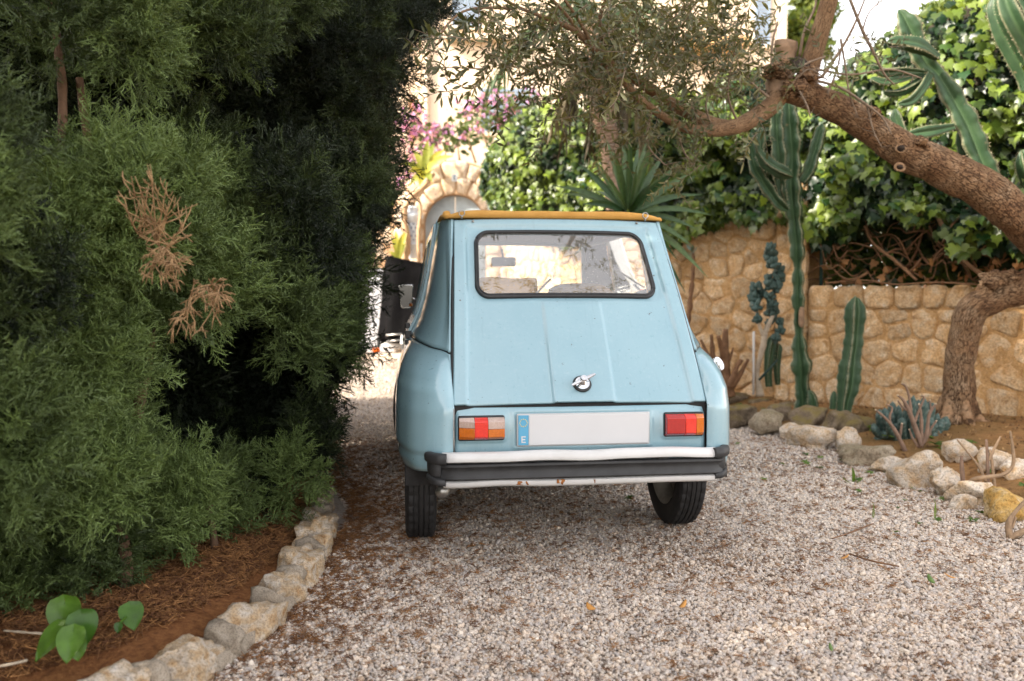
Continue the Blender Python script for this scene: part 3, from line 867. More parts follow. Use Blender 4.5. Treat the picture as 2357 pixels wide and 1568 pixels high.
part('windscreen', V, Fc, M['clear_glass'], car, **CP)

# ---- bumper
def sweep(prof, xs, zo=0.0, wav=0.0, seed=3):
    A = []
    for x in xs:
        q = abs(x) / .553
        y0 = -.70 + .06 * q ** 2 + .05 * max(0, (abs(x) - .50) / .11) ** 2
        z0 = -.013 * q ** 2 + wav * vnoise(np.array([[x * 6, 0, 0]]), seed)[0]
        A.append([(x, y0 - d, z + z0) for d, z in prof] + [(x, y0 - prof[0][0], prof[0][1] + z0)])
    V, Fc = grid(np.array(A)); n = len(prof) + 1
    Fc = Fc + [tuple(range(n - 1)), tuple(len(V) - n + k for k in range(n - 2, -1, -1))]
    return V, Fc
bp = part('bumper', *sweep([(-.02, .394), (.012, .394), (.019, .400), (.016, .411), (.010, .424), (.013, .438), (.021, .446), (.020, .4535), (-.02, .4545)], np.linspace(-.585, .555, 60)), M['rubber_matt'], car, **CP); smooth_by_angle(bp, 40)
o = part('white_bar', *sweep([(-.032, .456), (.0, .456), (.011, .462), (.013, .474), (.006, .488), (-.008, .496), (-.032, .494)], np.linspace(-.556, .532, 80), wav=.0045), M['white_paint'], bp, **CP); smooth_by_angle(o, 50)
o = part('white_bar', *sweep([(-.03, .391), (0, .391), (.009, .386), (.009, .373), (0, .364), (-.03, .364)], np.linspace(-.552, .525, 80), wav=.003, seed=8), M['white_paint'], bp, **CP); smooth_by_angle(o, 50)
for s in (-1, 1):
    g = Geo(); e = .0 if s < 0 else -.026
    def cap_path(pts): return spline([(s * (x + e), y, z) for x, y, z in pts], 14)
    def lump(P, ry, rz):
        T, N, B = frames(P); A = []
        for i, p in enumerate(P):
            side_ = np.cross(T[i], (0, 0, 1.0)); side_ /= np.linalg.norm(side_); row = []
            for k in range(14):
                a = 2 * math.pi * k / 14; c_, s_ = math.cos(a), math.sin(a)
                row.append(p + side_ * ry[i] * math.copysign(abs(c_) ** .6, c_) + np.array([0, 0, 1.0]) * rz[i] * math.copysign(abs(s_) ** .6, s_))
            A.append(row + [row[0]])
        V, Fc = grid(np.array(A)); n = 15
        g.add(V, Fc + [tuple(range(14)), tuple(len(V) - 15 + k for k in range(13, -1, -1))])
    one = np.ones(14)
    lump(cap_path([(.542, -.655, .4645), (.572, -.648, .466), (.602, -.612, .468), (.608, -.565, .470)]), np.interp(np.arange(14), [0, 3, 10, 13], [.018, .021, .019, .007]), np.interp(np.arange(14), [0, 3, 10, 13], [.0205, .0215, .019, .010]))
    lump(cap_path([(.560, -.630, .425), (.580, -.624, .425), (.592, -.596, .427), (.595, -.57, .430)]), .018 * one, .036 * one)
    lump(cap_path([(.545, -.648, .373), (.575, -.640, .377), (.600, -.605, .386), (.604, -.565, .392)]), np.interp(np.arange(14), [0, 3, 10, 13], [.012, .016, .015, .006]), np.interp(np.arange(14), [0, 3, 10, 13], [.0125, .014, .014, .008]))
    o = gpart('bumper_end_cap', g, M['rubber_matt'], bp, **CP); smooth_by_angle(o, 45)
    o = gpart('bumper_bracket', Geo().box((s * .3 - .02, -.68, .40), (s * .3 + .02, -.5, .46)), M['under'], bp, smooth=False, **CP)

for x, w_ in ((-.262, .016), (-.236, .010), (-.118, .009), (-.102, .012), (.02, .004)):
    V, Fc = rock(2, (w_, .004, .009), int(900 + x * 300), .5, 1.6, .1, 2); q_ = (x / .553) ** 2
    part('rust_spot', V + np.array([x, -.7065 + .06 * q_, .378 - .013 * q_]), Fc, M['rust'], bp, **CP)
# ---- wheels
def tyre_geo():
    prof = [(.198, -.050), (.215, -.060), (.245, -.0665), (.272, -.0655), (.288, -.060), (.296, -.0535)]
    h = -.052
    for k in range(5):
        w = .0165 if k != 2 else .016
        prof += [(.2995, h), (.3005, h + w * .5), (.2995, h + w), (.2925, h + w + .0008), (.2925, h + w + .0044)]
        h += w + .0054
    prof = prof[:-2] + [(.296, .0535), (.288, .060), (.272, .0655), (.245, .0665), (.215, .060), (.198, .050)]
    V, Fc = lathe(prof, 108, 'x'); m = len(prof)
    k = np.repeat(np.arange(108), m); r = np.hypot(V[:, 1], V[:, 2]); cut = (k % 3 == 0) & (r > .2935) & (np.abs(V[:, 0]) > .018)
    f = np.where(cut, .9795, 1.0); V[:, 1] *= f; V[:, 2] *= f
    return V, Fc
TV, TF = tyre_geo()
RV, RF = lathe([(.205, -.058), (.196, -.052), (.186, -.046), (.178, -.03), (.176, .0), (.180, .03), (.192, .05), (.203, .056), (.192, .048), (.172, .020), (.14, .012), (.10, .030), (.06, .022), (.055, .034), (0, .034)], 48, 'x')
def wheel(name_loc, side, steer=0.0):
    x, y = name_loc
    c, s = math.cos(steer), math.sin(steer)
    def pl_(V):
        V = V.copy(); V[:, 0] *= side
        return np.column_stack([V[:, 0] * c - V[:, 1] * s + x, V[:, 0] * s + V[:, 1] * c + y, V[:, 2] + .297])
    fl = (lambda Fc: [f[::-1] for f in Fc]) if side < 0 else (lambda Fc: Fc)
    V, Fc = lathe([(0, -.06), (.05, -.06), (.07, .0), (.07, .015), (0, .015)], 20, 'x')
    w = part('wheel', pl_(V), fl(Fc), M['under'], car, **CP)
    o = part('tyre', pl_(TV), fl(TF), M['tyre'], w, **CP); smooth_by_angle(o, 30)
    o = part('rim', pl_(RV), fl(RF), M['rim'], w, **CP); smooth_by_angle(o, 40)
for s in (-1, 1):
    wheel((-.628, 0) if s < 0 else (.592, .075), s); wheel((s * .635, 2.40), s, R_(-14))
# underbody, axle arms and exhaust
g = Geo().box((-.50, -.30, .33), (.50, .30, .42)).box((-.46, -.12, .24), (.46, .30, .329)).box((-.54, .30, .22), (.54, 2.1, .33)).box((-.42, 2.1, .22), (.42, 3.0, .5)).box((-.48, -.55, .40), (.48, -.50, .56))
gpart('underbody', g, M['under'], car, smooth=False, **CP)
for s in (-1, 1):
    V, Fc = tube([(s * .52, .0, .30), (s * .50, .35, .26), (s * .40, .6, .26)], .03, 8); part('suspension_arm', V, Fc, M['under'], car, **CP)
    V, Fc = grid(np.array([[(s * (.545 + .15 * a), .34 * math.cos(b), .30 + .33 * math.sin(b)) for a in (0, 1)] for b in np.linspace(0, math.pi, 14)]))
    part('wheel_arch_liner', V, Fc, M['under'], car, **CP)
V, Fc = tube(spline([(-.20, .2, .30), (-.40, -.25, .31), (-.535, -.53, .328), (-.553, -.575, .326)], 20), .021, 12); g = Geo().add(V, Fc)
V, Fc = tube([(-.5, -.44, .322), (-.545, -.555, .328), (-.56, -.60, .326)], [.028, .027, .024], 12); g.add(V, Fc)
gpart('exhaust_pipe', g, M['steel'], car, **CP)

# ---- fuel filler on the right rear fender
ax = np.array([.55, -.70, .46]); ax /= np.linalg.norm(ax)
fo = np.array([.642, -.262, .768])
V, Fc = lathe([(0, -.02), (.040, -.02), (.042, .004), (.036, .010), (.024, .012), (.022, .02), (0, .02)], 32, 'z'); fb = part('fuel_filler', oriented(V, fo, ax), Fc, M['rubber'], car, **CP); smooth_by_angle(fb, 40)
V, Fc = lathe([(.020, .010), (.021, .030), (.031, .034), (.0325, .040), (.0325, .050), (.030, .053), (.012, .051), (.009, .054), (0, .054)], 36, 'z'); o = part('fuel_cap', oriented(V, fo, ax), Fc, M['chrome'], fb, **CP); smooth_by_angle(o, 40)

# ---- door mirror
def slab(outline, y0, y1):
    n = len(outline); V = [(x, y0, z) for x, z in outline] + [(x, y1, z) for x, z in outline]
    return V, [tuple(range(n))[::-1], tuple(range(n, 2 * n))] + [(i, (i + 1) % n, n + (i + 1) % n, n + i) for i in range(n)]
def rr2(cx, cz, hwb, hwt, hh, r):
    return [(cx + x, cz + z - 1.0) for x, z in round_rect(hwb, hwt, 1 - hh, 1 + hh, r, 5)]
mo = part('door_mirror', *slab(rr2(-.672, 1.092, .037, .054, .082, .02), 1.93, 1.962), M['chrome'], car, smooth=False, **CP); bevel(mo, .006)
part('mirror_glass', *slab(rr2(-.672, 1.092, .031, .048, .075, .017), 1.921, 1.9285), M['mirror'], mo, smooth=False, **CP)
V, Fc = tube([(-.645, 1.955, 1.085), (-.60, 1.96, 1.072), (-.575, 1.98, 1.05)], .005, 8); part('mirror_arm', V, Fc, M['chrome'], mo, **CP)
V, Fc = ico(2); part('side_repeater', V * np.array([.012, .02, .014]) + np.array([-.640, 1.9, 1.035]), Fc, M['amber'], car, **CP)

# ---- front end
rows = []
for y in np.linspace(2.10, 3.10, 24):
    q = (y - 2.1); hw = .60 - .22 * q - .06 * q ** 3; zt = .955 - .10 * q - .20 * q ** 3
    rows.append([(hw * a, y, zt - .16 * abs(a) ** 3 + .0) for a in np.linspace(-1, 1, 25)])
V, Fc = grid(np.array(rows)); o = part('bonnet', V, Fc, M['paint'], car, **CP); solid(o, .012, -1)
for s in (-1, 1):
    V, Fc = ico(4); V = V * np.array([.17, .47, .40]) + np.array([s * .575, 2.45, .42])
    keepf = V[:, 2] > .36
    part('front_fender', V, [f for f in Fc if all(keepf[i] for i in f)], M['paint'], car, **CP)
    V, Fc = lathe([(0, .0), (.05, .0), (.085, .05), (.09, .12), (.086, .13), (0, .14)], 24, 'y'); part('headlight', V + np.array([s * .43, 2.95, .70]), Fc, M['chrome'], car, **CP)
    V, Fc = tube([(s * .63, 2.0, .86), (s * .635, 2.12, .80), (s * .62, 2.2, .6), (s * .60, 2.15, .33)], [.03, .06, .06, .04], 8); part('cowl_side', V, Fc, M['paint'], car, **CP)
o = gpart('grille', Geo().box((-.33, 3.0, .48), (.33, 3.06, .66)), M['dark_trim'], car, smooth=False, **CP); bevel(o, .02)
o = gpart('front_bumper', Geo().box((-.62, 3.08, .36), (.62, 3.14, .46)), M['white_paint'], car, smooth=False, **CP); bevel(o, .03)
o = gpart('front_valance', Geo().box((-.40, 2.2, .46), (.40, 3.0, .64)), M['under'], car, smooth=False, **CP)

# ---- inside
g = Geo().box((-.56, -.45, .36), (.56, 2.05, .40)).box((-.56, .40, .40), (-.545, 2.0, .88)).box((.545, .40, .40), (.56, 2.0, .88))
gpart('cabin_floor', g, M['dark_trim'], car, smooth=False, **CP)
V, Fc = grid(np.array([[(.47 * a, y, 1.418 + .03 * (1 - abs(a) ** 4)) for a in np.linspace(-1, 1, 12)] for y in np.linspace(.03, 1.70, 12)])); part('headliner', V, Fc, M['grey_trim'], car, **CP)
o = gpart('dashboard', Geo().box((-.55, 1.82, .72), (.55, 2.08, .95)), M['grey_trim'], car, smooth=False, **CP); bevel(o, .04)
for x in (-.27, .27):
    st = gpart('front_seat', Geo().box((x - .20, .98, .66), (x + .20, 1.42, .76)), M['ochre_seat'], car, smooth=False, **CP); bevel(st, .04, 3)
    V, Fc = grid(np.array([[(x + .20 * a * (1 - .15 * b ** 3), .92 - .16 * b - .03 * (1 - a * a), .72 + .44 * b - .03 * abs(a) ** 4) for a in np.linspace(-1, 1, 12)] for b in np.linspace(0, 1, 10)])); o = part('seat_backrest', V, Fc, M['ochre_seat'], st, **CP); solid(o, .09, 1)
o = gpart('rear_bench', Geo().box((-.52, .22, .45), (.52, .34, .93)).box((-.52, .30, .45), (.52, .72, .62)), M['ochre_seat'], car, smooth=False, **CP); bevel(o, .04, 3)
o = gpart('parcel_shelf', Geo().box((-.48, -.28, .93), (.48, .22, .945)), M['grey_trim'], car, smooth=False, **CP)
a = np.linspace(0, 2 * np.pi, 28, endpoint=False)
V, Fc = tube(np.stack([-.28 + .19 * np.cos(a), 1.66 + .06 * np.sin(a), .97 + .17 * np.sin(a)], 1), .012, 8, closed=True); part('steering_wheel', V, Fc, M['dark_trim'], car, **CP)
o = gpart('rear_view_mirror', Geo().box((-.125, 1.62, 1.285), (.035, 1.645, 1.345)), M['dark_trim'], car, smooth=False, **CP); bevel(o, .012)
V, Fc = tube([(-.045, 1.64, 1.33), (-.045, 1.73, 1.40)], .007, 6); part('mirror_stalk', V, Fc, M['dark_trim'], o, **CP)
for x in (-.30, .12):
    V, Fc = tube([(x, 2.14, .965), (x + .10, 2.02, 1.10), (x + .2, 1.94, 1.215)], .008, 6); part('wiper', V, Fc, M['dark_trim'], car, **CP)

def car_pt(x, y, z): c, s_ = math.cos(R_(7.5)), math.sin(R_(7.5)); return Vector((.203 + x * c - y * s_, 3.93 + x * s_ + y * c, z))
fc = thing('folded_canvas', 'ochre folded canvas lying on the shelf behind the left half of the rear window', 'canvas', tuple(car_pt(-.25, 0, .945)), R_(7.5))
V, Fc = rock(4, (.165, .09, .15), 77, .14, 1.6, .75, 0); V[:, 2] = np.maximum(V[:, 2], -.088); V[:, 2] += .4 * np.minimum(0, V[:, 1]); V = V + np.array([0, -.12, .094])
part('cloth', V, Fc, M['ochre_cloth'], fc, local=True)
# ------------------------------------------------------------------ stone walls, arch, house
def wall_xy(u):
    """the garden wall in plan: where the sight line of column u meets it"""
    k = (u - 1178.5) / F; Y = 10.74 / (1 + .9 * k); return k * Y, Y
WD = Vector((1, -.9, 0)).normalized(); WN = Vector((-.9, -1, 0)).normalized()        # along the wall, out of the wall towards the drive
W0 = Vector((*wall_xy(1560), 0))
def wall_pt(s, z, out=0.0): return W0 + WD * s + Vector((0, 0, z)) + WN * out

def clip(poly, px, py, nx, ny):
    out = []; n = len(poly)
    for i in range(n):
        a, b = poly[i], poly[(i + 1) % n]; da, db = (a[0] - px) * nx + (a[1] - py) * ny, (b[0] - px) * nx + (b[1] - py) * ny
        if da <= 0: out.append(a)
        if da * db < 0: t = da / (da - db); out.append((a[0] + (b[0] - a[0]) * t, a[1] + (b[1] - a[1]) * t))
    return out
def poly_stone(owner, name, P, c, origin, d, n, mat, r, i, proud=.022, up=Vector((0, 0, 1))):
    """one flat-faced rough stone from its outline P in the plane of d and up"""
    Q = []
    for a in range(len(P)):                       # cut the corners, then roughen the outline
        p0, p1 = P[a], P[(a + 1) % len(P)]
        for t in (.16, .5, .84): Q.append(p0 + (p1 - p0) * t)
    Q = np.array(Q); m = len(Q)
    Q += .10 * vnoise(np.column_stack([Q * 14, np.full(m, i)]), 40)[:, None] * (Q - c)
    V, Fc = [], []; ph = r.uniform(0, 30); tilt = r.uniform(-.10, .10, 2)
    for ring, (k, out) in enumerate(((1.0, -.05), (1.0, -.004), (.93, proud * .75), (.72, proud), (.38, proud * 1.1))):
        R = c + (Q - c) * k
        nz2 = fbm(np.column_stack([R * 13, np.full(m, ph)]), 41, 3) * .014 if ring > 1 else np.zeros(m)
        o = out + nz2 + ((R - c) @ tilt if ring > 1 else 0)
        V += [tuple(origin + d * p[0] + up * p[1] + n * e) for p, e in zip(R, o)]
    V.append(tuple(origin + d * c[0] + up * c[1] + n * (proud * 1.15 + r.uniform(-.006, .006))))
    for q in range(4): Fc += [(q * m + k, q * m + (k + 1) % m, (q + 1) * m + (k + 1) % m, (q + 1) * m + k) for k in range(m)]
    Fc += [(4 * m + k, 4 * m + (k + 1) % m, 5 * m) for k in range(m)]
    part(name, V, Fc, mat, owner)
def lay_stones(owner, origin, d, n, s0, s1, z0, z1, mat, seed, course=(.13, .25), length=(.13, .40), name='stone', proud=.012, joint=.0085):
    """rubble: irregular polygonal stones fitted to each other, each a mesh of its own standing proud of the mortar"""
    r = np.random.default_rng(seed); seeds = []; z = z0
    while z < z1 - .04:
        h = min(r.uniform(*course), z1 - z); h = z1 - z if z1 - z - h < .09 else h
        s = s0 - r.uniform(0, .15)
        while s < s1 + .1:
            w = r.uniform(*length)
            if h > .19 and w < .26 and r.random() < .3: seeds += [(s + w / 2, z + h * .28), (s + w / 2 + r.uniform(-.03, .03), z + h * .76)]
            else: seeds.append((s + w / 2, z + h * r.uniform(.26, .74)))
            s += w
        z += h
    S = np.array(seeds)
    for i, (cx, cz) in enumerate(seeds):
        poly = [(s0, z0), (s1, z0), (s1, z1), (s0, z1)]
        for j in np.argsort((S[:, 0] - cx) ** 2 + (S[:, 1] - cz) ** 2)[1:16]:
            ox, oz = S[j] - S[i]; dd = math.hypot(ox, oz); nx, nz_ = ox / dd, oz / dd; k = dd / 2 - joint * r.uniform(.6, 1.7)
            poly = clip(poly, cx + nx * k, cz + nz_ * k, nx, nz_)
            if len(poly) < 3: break
        if len(poly) < 3: continue
        P = np.array(poly); c = P.mean(0)
        if np.ptp(P[:, 0]) < .05 or np.ptp(P[:, 1]) < .04: continue
        poly_stone(owner, name, P, c, origin, d, n, mat, r, i, proud)
def mortar(name, origin, d, n, s0, s1, z0, z1, thick, mat, owner, top=None):
    ns, nz_ = max(2, int((s1 - s0) / .09)), max(2, int((z1 - z0) / .09))
    P = []
    for i in range(nz_ + 1):
        for_row = []
        for j in range(ns + 1):
            s = s0 + (s1 - s0) * j / ns; z = z0 + (z1 - z0) * i / nz_
            p = origin + d * s + Vector((0, 0, z)) + n * (.012 * vnoise(np.array([[s * 6, z * 6, 1.7]]), 6)[0])
            for_row.append(p)
        P.append(for_row)
    P.append([p - n * thick for p in P[-1]]); P.append([Vector((p.x, p.y, origin.z + z0)) for p in P[-1]])
    P.append([p for p in P[0]])
    V, Fc = grid(np.array([[tuple(p) for p in row] for row in P]))
    return part(name, V, Fc, mat, owner)

S_PIL = 1.42                                    # where the tall wall ends in a pier and the low wall goes on
tall = thing('stone_wall', 'tall ochre rubble stone wall under the hanging ivy, behind the car and the cacti', 'wall', tuple(wall_pt(-.2, 0)))
mortar('mortar', W0 + Vector((0, 0, -.1)), WD, WN, -1.6, S_PIL, 0, 2.05, .35, M['wall_mortar'], tall)
lay_stones(tall, W0 + Vector((0, 0, .06)), WD, WN, -1.6, S_PIL - .30, 0, 1.85, M['wall_stone'], 11)
mortar('pier_mortar', W0 + WN * .06 + Vector((0, 0, -.1)), WD, WN, S_PIL - .29, S_PIL + .01, 0, 2.3, .42, M['wall_mortar'], tall)
lay_stones(tall, W0 + WN * .06 + Vector((0, 0, .06)), WD, WN, S_PIL - .28, S_PIL + .01, 0, 2.15, M['wall_stone'], 12, (.18, .27), (.28, .33))
low = thing('stone_wall', 'low ochre rubble stone wall with a rough cap, behind the leaning tree trunk', 'wall', tuple(wall_pt(2.6, 0)))
mortar('mortar', W0 + Vector((0, 0, -.1)), WD, WN, S_PIL + .012, 5.6, 0, 1.27, .38, M['wall_mortar'], low)
lay_stones(low, W0 + Vector((0, 0, .05)), WD, WN, S_PIL + .02, 5.6, 0, .93, M['wall_stone'], 13)
lay_stones(low, W0 + Vector((0, 0, .99)), WD, WN, S_PIL + .02, 5.6, 0, .21, M['wall_stone'], 14, (.20, .21), (.15, .34), proud=.022)

# ---- the arched gate
AY = 12.0
ac = at(1047, 600, AY); AX, AZ = ac.x, at(1047, 447, AY).z - .43
arch = thing('stone_arch', 'pale stone arch round a grey blue door, sunlit at the drive end', 'archway', (AX, AY, gz(AX, AY)))
g0 = gz(AX, AY)
def put(mesh, name, owner, loc, rot, scl):
    o = bpy.data.objects.new(name, mesh); COL.objects.link(o); o.parent = owner
    o.location = Vector(loc) - LOC[root_of(owner)][0]; o.rotation_euler = rot; o.scale = scl; return o
ri, ro = .43, .86
r_ = np.random.default_rng(5)
AO, AD, AN = Vector((AX, AY - .005, 0)), Vector((1, 0, 0)), Vector((0, -1, 0)); ks = 0
for ra, rb, n_ in ((ri + .008, ri + .20, 8), (ri + .215, ro, 9)):
    cuts = [math.pi * (k + (r_.uniform(-.22, .22) if 0 < k < n_ else 0)) / n_ for k in range(n_ + 1)]
    for k in range(n_):
        a0, a1 = cuts[k] + .010 / ra, cuts[k + 1] - .010 / ra; rt_ = rb + r_.uniform(-.015, .03); P = []
        for rr0, (u0, u1) in ((ra, (a0, a1)), (rt_, (a1, a0))):
            for t in np.linspace(u0, u1, 4): P.append((rr0 * math.cos(t), AZ + rr0 * math.sin(t)))
        P = np.array(P); poly_stone(arch, 'arch_stone', P, P.mean(0), AO, AD, AN, M['arch_stone'], r_, ks, .02); ks += 1
z = g0
while z < AZ - .05:
    h = min(r_.uniform(.16, .26), AZ - z)
    for s in (-1, 1):
        for xa, xb in ((ri + .01, ri + .20), (ri + .215, ro + r_.uniform(-.03, .05))):
            P = np.array([(s * xa, z + .01), (s * xb, z + .01 + r_.uniform(-.01, .015)), (s * xb, z + h - .006), (s * xa, z + h - r_.uniform(.004, .02))])
            poly_stone(arch, 'arch_stone', P, P.mean(0), AO, AD, AN, M['arch_stone'], r_, ks, .02); ks += 1
    z += h
pts = [(ro + .03) * np.array([math.cos(a), math.sin(a)]) for a in np.linspace(0, math.pi, 30)]
inn = [ri * np.array([math.cos(a), math.sin(a)]) for a in np.linspace(0, math.pi, 30)]
A = []
for (y_) in (AY - .02, AY + .35):
    pass
rowo = [(AX + ro + .10, AY - .005, g0)] + [(AX + p[0], AY - .005, AZ + p[1]) for p in pts] + [(AX - ro - .10, AY - .005, g0)]
rowi = [(AX + ri, AY - .005, g0)] + [(AX + p[0], AY - .005, AZ + p[1]) for p in inn] + [(AX - ri, AY - .005, g0)]
back = lambda row: [(x, AY + .35, z) for x, y, z in row]
V, Fc = grid(np.array([rowi, rowo, back(rowo), back(rowi), rowi])); part('arch_mortar', V, Fc, M['arch_mortar'], arch, smooth=False)
M['door_wood'] = simple('blue_grey_door', (.36, .42, .46), .6, .25, 3.5, .15)
for s in (-1, 1):
    out = [(AX + s * .006, g0 + .02)] + [(AX + s * max(.006, (.42 * math.cos(a))), AZ + .42 * math.sin(a)) for a in np.linspace(math.pi / 2, 0, 14)] + [(AX + s * .42, g0 + .02)]
    V, Fc = slab(out, AY + .10, AY + .15); d = part('door_leaf', V, Fc, M['door_wood'], arch, smooth=False)
M['tile'] = simple('glazed_tile', (.74, .76, .78), .25, .06, 30)
M['ink'] = simple('blue_glaze', (.06, .12, .24), .3, .1, 30)
tz = at(1047, 412, AY).z
o = gpart('house_tile', Geo().box((AX - .035, AY - .115, tz - .05), (AX + .045, AY - .10, tz + .05)), M['tile'], arch, smooth=False)
V, Fc = tube([(AX + .01, AY - .118, tz + .03), (AX + .0, AY - .118, tz), (AX + .012, AY - .118, tz - .03)], .008, 6); part('tile_figure', V, Fc, M['ink'], o)
# number tile and pierced ceramic lamp on the wall beside the arch
pz = at(957, 578, AY - .12)
nt = gpart('number_tile', Geo().box((pz.x - .085, AY - .13, pz.z - .10), (pz.x + .085, AY - .11, pz.z + .10)), M['tile'], None, smooth=False)
tag(nt, 'white wall tile with dark numerals 36 below the pierced ceramic lamp', 'number tile')
def stroke(pts, w): return tube(pts, w, 5)
g = Geo()
for nm, cx in (('3', pz.x - .035), ('6', pz.x + .035)):
    yq = AY - .134; k = .045
    if nm == '3': L_ = [(-.5, 1), (.2, 1.1), (.6, .6), (0, .1), (.6, -.4), (.2, -1.05), (-.6, -.9)]
    else: L_ = [(.5, 1.05), (-.2, .7), (-.6, -.2), (-.3, -1), (.3, -1.05), (.6, -.5), (.2, 0), (-.4, -.3)]
    V, Fc = stroke(spline([(cx + a * k * .55, yq, pz.z + b * k) for a, b in L_], 14), .007); g.add(V, Fc)
o = gpart('numerals', g, M['ink'], None); o.parent = nt
lp = at(947, 530, AY - .15)
lampc = thing('ceramic_lamp', 'pierced white and blue ceramic wall lamp hanging left of the arched door', 'wall lamp', tuple(lp))
V, Fc = lathe([(0, -.40), (.05, -.39), (.09, -.30), (.14, -.22), (.15, -.20), (.10, -.18), (.105, .10), (.16, .17), (.165, .20), (.12, .22), (.09, .26), (.10, .30), (.05, .33), (0, .33)], 10, 'z')
o = part('lamp_body', V + np.array(lp), Fc, simple('blue_white_glaze', (.62, .68, .74), .35, .15, 6), lampc); smooth_by_angle(o, 35)
g = Geo()
for row in range(5):
    for k in range(10):
        a = 2 * math.pi * (k + .5 * (row % 2)) / 10 + .1
        V, Fc = ico(1); g.add(V * .014 + np.array(lp) + np.array([.104 * math.cos(a), .104 * math.sin(a), -.14 + .055 * row]), Fc)
gpart('lamp_holes', g, M['ink'], lampc)
# low pale wall running left of the arch
lw = thing('garden_wall', 'low pale stone garden wall left of the arch beyond the covered scooter', 'wall', (AX - 1.2, AY, 0))
mortar('mortar', Vector((AX - 3.6, AY + .02, 0)), Vector((1, 0, 0)), Vector((0, -1, 0)), 0, 2.85, .1, at(900, 520, AY).z, .3, M['arch_mortar'], lw)
lay_stones(lw, Vector((AX - 3.6, AY + .02, .2)), Vector((1, 0, 0)), Vector((0, -1, 0)), .8, 2.85, 0, at(900, 520, AY).z - .2, M['arch_stone'], 21)
rt = thing('rear_garden_wall', 'rough pale stone wall under the ivy between the arch and the garden wall', 'wall', (.1, 11.4, 0))
q0 = Vector((AX + .72, AY + .02, 0)); q1 = wall_pt(-1.6, 0); dd = (q1 - q0); ll = dd.length; dd.normalize(); nn = Vector((dd.y, -dd.x, 0))
mortar('mortar', q0, dd, nn, 0, ll, 0, 2.0, .3, M['arch_mortar'], rt)
lay_stones(rt, q0 + Vector((0, 0, .25)), dd, nn, 0, ll, 0, 1.6, M['arch_stone'], 22)

# ---- the house
M['render_wall'] = simple('cream_render', (.62, .49, .36), .9, .07, 1.5, .25, 30, .01)
M['render_trim'] = simple('ochre_trim', (.50, .30, .13), .85, .12, 4, .2)
M['shutter'] = simple('blue_grey_shutter', (.20, .26, .34), .6, .1, 10)
M['shutter_wood'] = simple('brown_frame', (.30, .13, .05), .6, .2, 10)
HY = 21.0
def hp(u, v): return at(u, v, HY)
house = thing('house', 'sunlit cream rendered house with blue grey louvred shutters beyond the garden', 'house', (2.0, HY, gz(2, HY)))
xl, xr = hp(972, 0).x, hp(1812, 0).x
g = Geo().box((xl, HY, 0), (xr, HY + 7, 11)); g.box((xl - 1.25, HY + 1.1, 0), (xl - .003, HY + 7, 11))
gpart('wall', g, M['render_wall'], house, smooth=False)
V, Fc = tube([(xl + .10, HY - .06, .5), (xl + .10, HY - .06, 10.5)], .045, 8); part('drainpipe', V, Fc, M['render_wall'], house)
def shutters(u0, v0, u1, v1, leaves=2, nm='shutter'):
    a, b = hp(u0, v1), hp(u1, v0); x0, x1, z0, z1 = a.x, b.x, a.z, b.z; wleaf = (x1 - x0) / leaves
    for k in range(leaves):
        xa, xb = x0 + k * wleaf + .01, x0 + (k + 1) * wleaf - .01; y = HY - .05
        g = Geo().box((xa, y, z0), (xa + .06, y + .04, z1)).box((xb - .06, y, z0), (xb, y + .04, z1)).box((xa + .061, y, z0), (xb - .061, y + .04, z0 + .07)).box((xa + .061, y, z1 - .07), (xb - .061, y + .04, z1))
        sh = gpart(nm, g, M['shutter'], house, smooth=False)
        ns = int((z1 - z0 - .16) / .075); me = None
        for i in range(ns):
            z = z0 + .10 + .075 * i
            if me is None:
                gg = Geo().box((xa + .062, y + .004, z0 + .10), (xb - .062, y + .014, z0 + .155)); o = gpart('slat', gg, M['shutter'], sh, smooth=False); me = o.data; zb = z
            else:
                o = bpy.data.objects.new('slat', me); COL.objects.link(o); o.parent = sh; o.location = (0, 0, z - zb)
    sill = gpart('window_sill', Geo().box((x0 - .1, HY - .12, z0 - .10), (x1 + .1, HY - .001, z0 - .012)), M['render_wall'], house, smooth=False)
shutters(1040, -60, 1108, 62); shutters(1105, 205, 1235, 305, 3); shutters(1735, -80, 1775, 105, 1)
# a balcony slab and its bracket, right of the middle
bx = hp(1655, 120); o = gpart('balcony', Geo().box((bx.x - 1.1, HY - 1.0, bx.z - .12), (bx.x + .5, HY - .002, bx.z + .08)), M['render_trim'], house, smooth=False)
o = gpart('ledge', Geo().box((hp(1025, 0).x, HY - .35, hp(0, 92).z - .07), (hp(1180, 0).x, HY - .002, hp(0, 92).z + .05)), M['render_wall'], house, smooth=False)
wx = hp(935, 290); 
win = gpart('window_frame', Geo().box((wx.x - .05, HY + 1.0, wx.z - .9), (wx.x + .07, HY + 1.098, wx.z + .9)), M['shutter_wood'], house, smooth=False)
# lower annex wall in front of the house, left
an = thing('annex_wall', 'plain pinkish rendered garden annex below the house behind the pink flowers', 'wall', (hp(950, 400).x, 17, 0))
p = at(880, 330, 17); q = at(985, 330, 17)
gpart('wall', Geo().box((p.x - 3, 17, 0), (q.x, 17.3, p.z)), simple('pinkish_render', (.50, .34, .26), .9, .1, 3, .2), an, smooth=False)
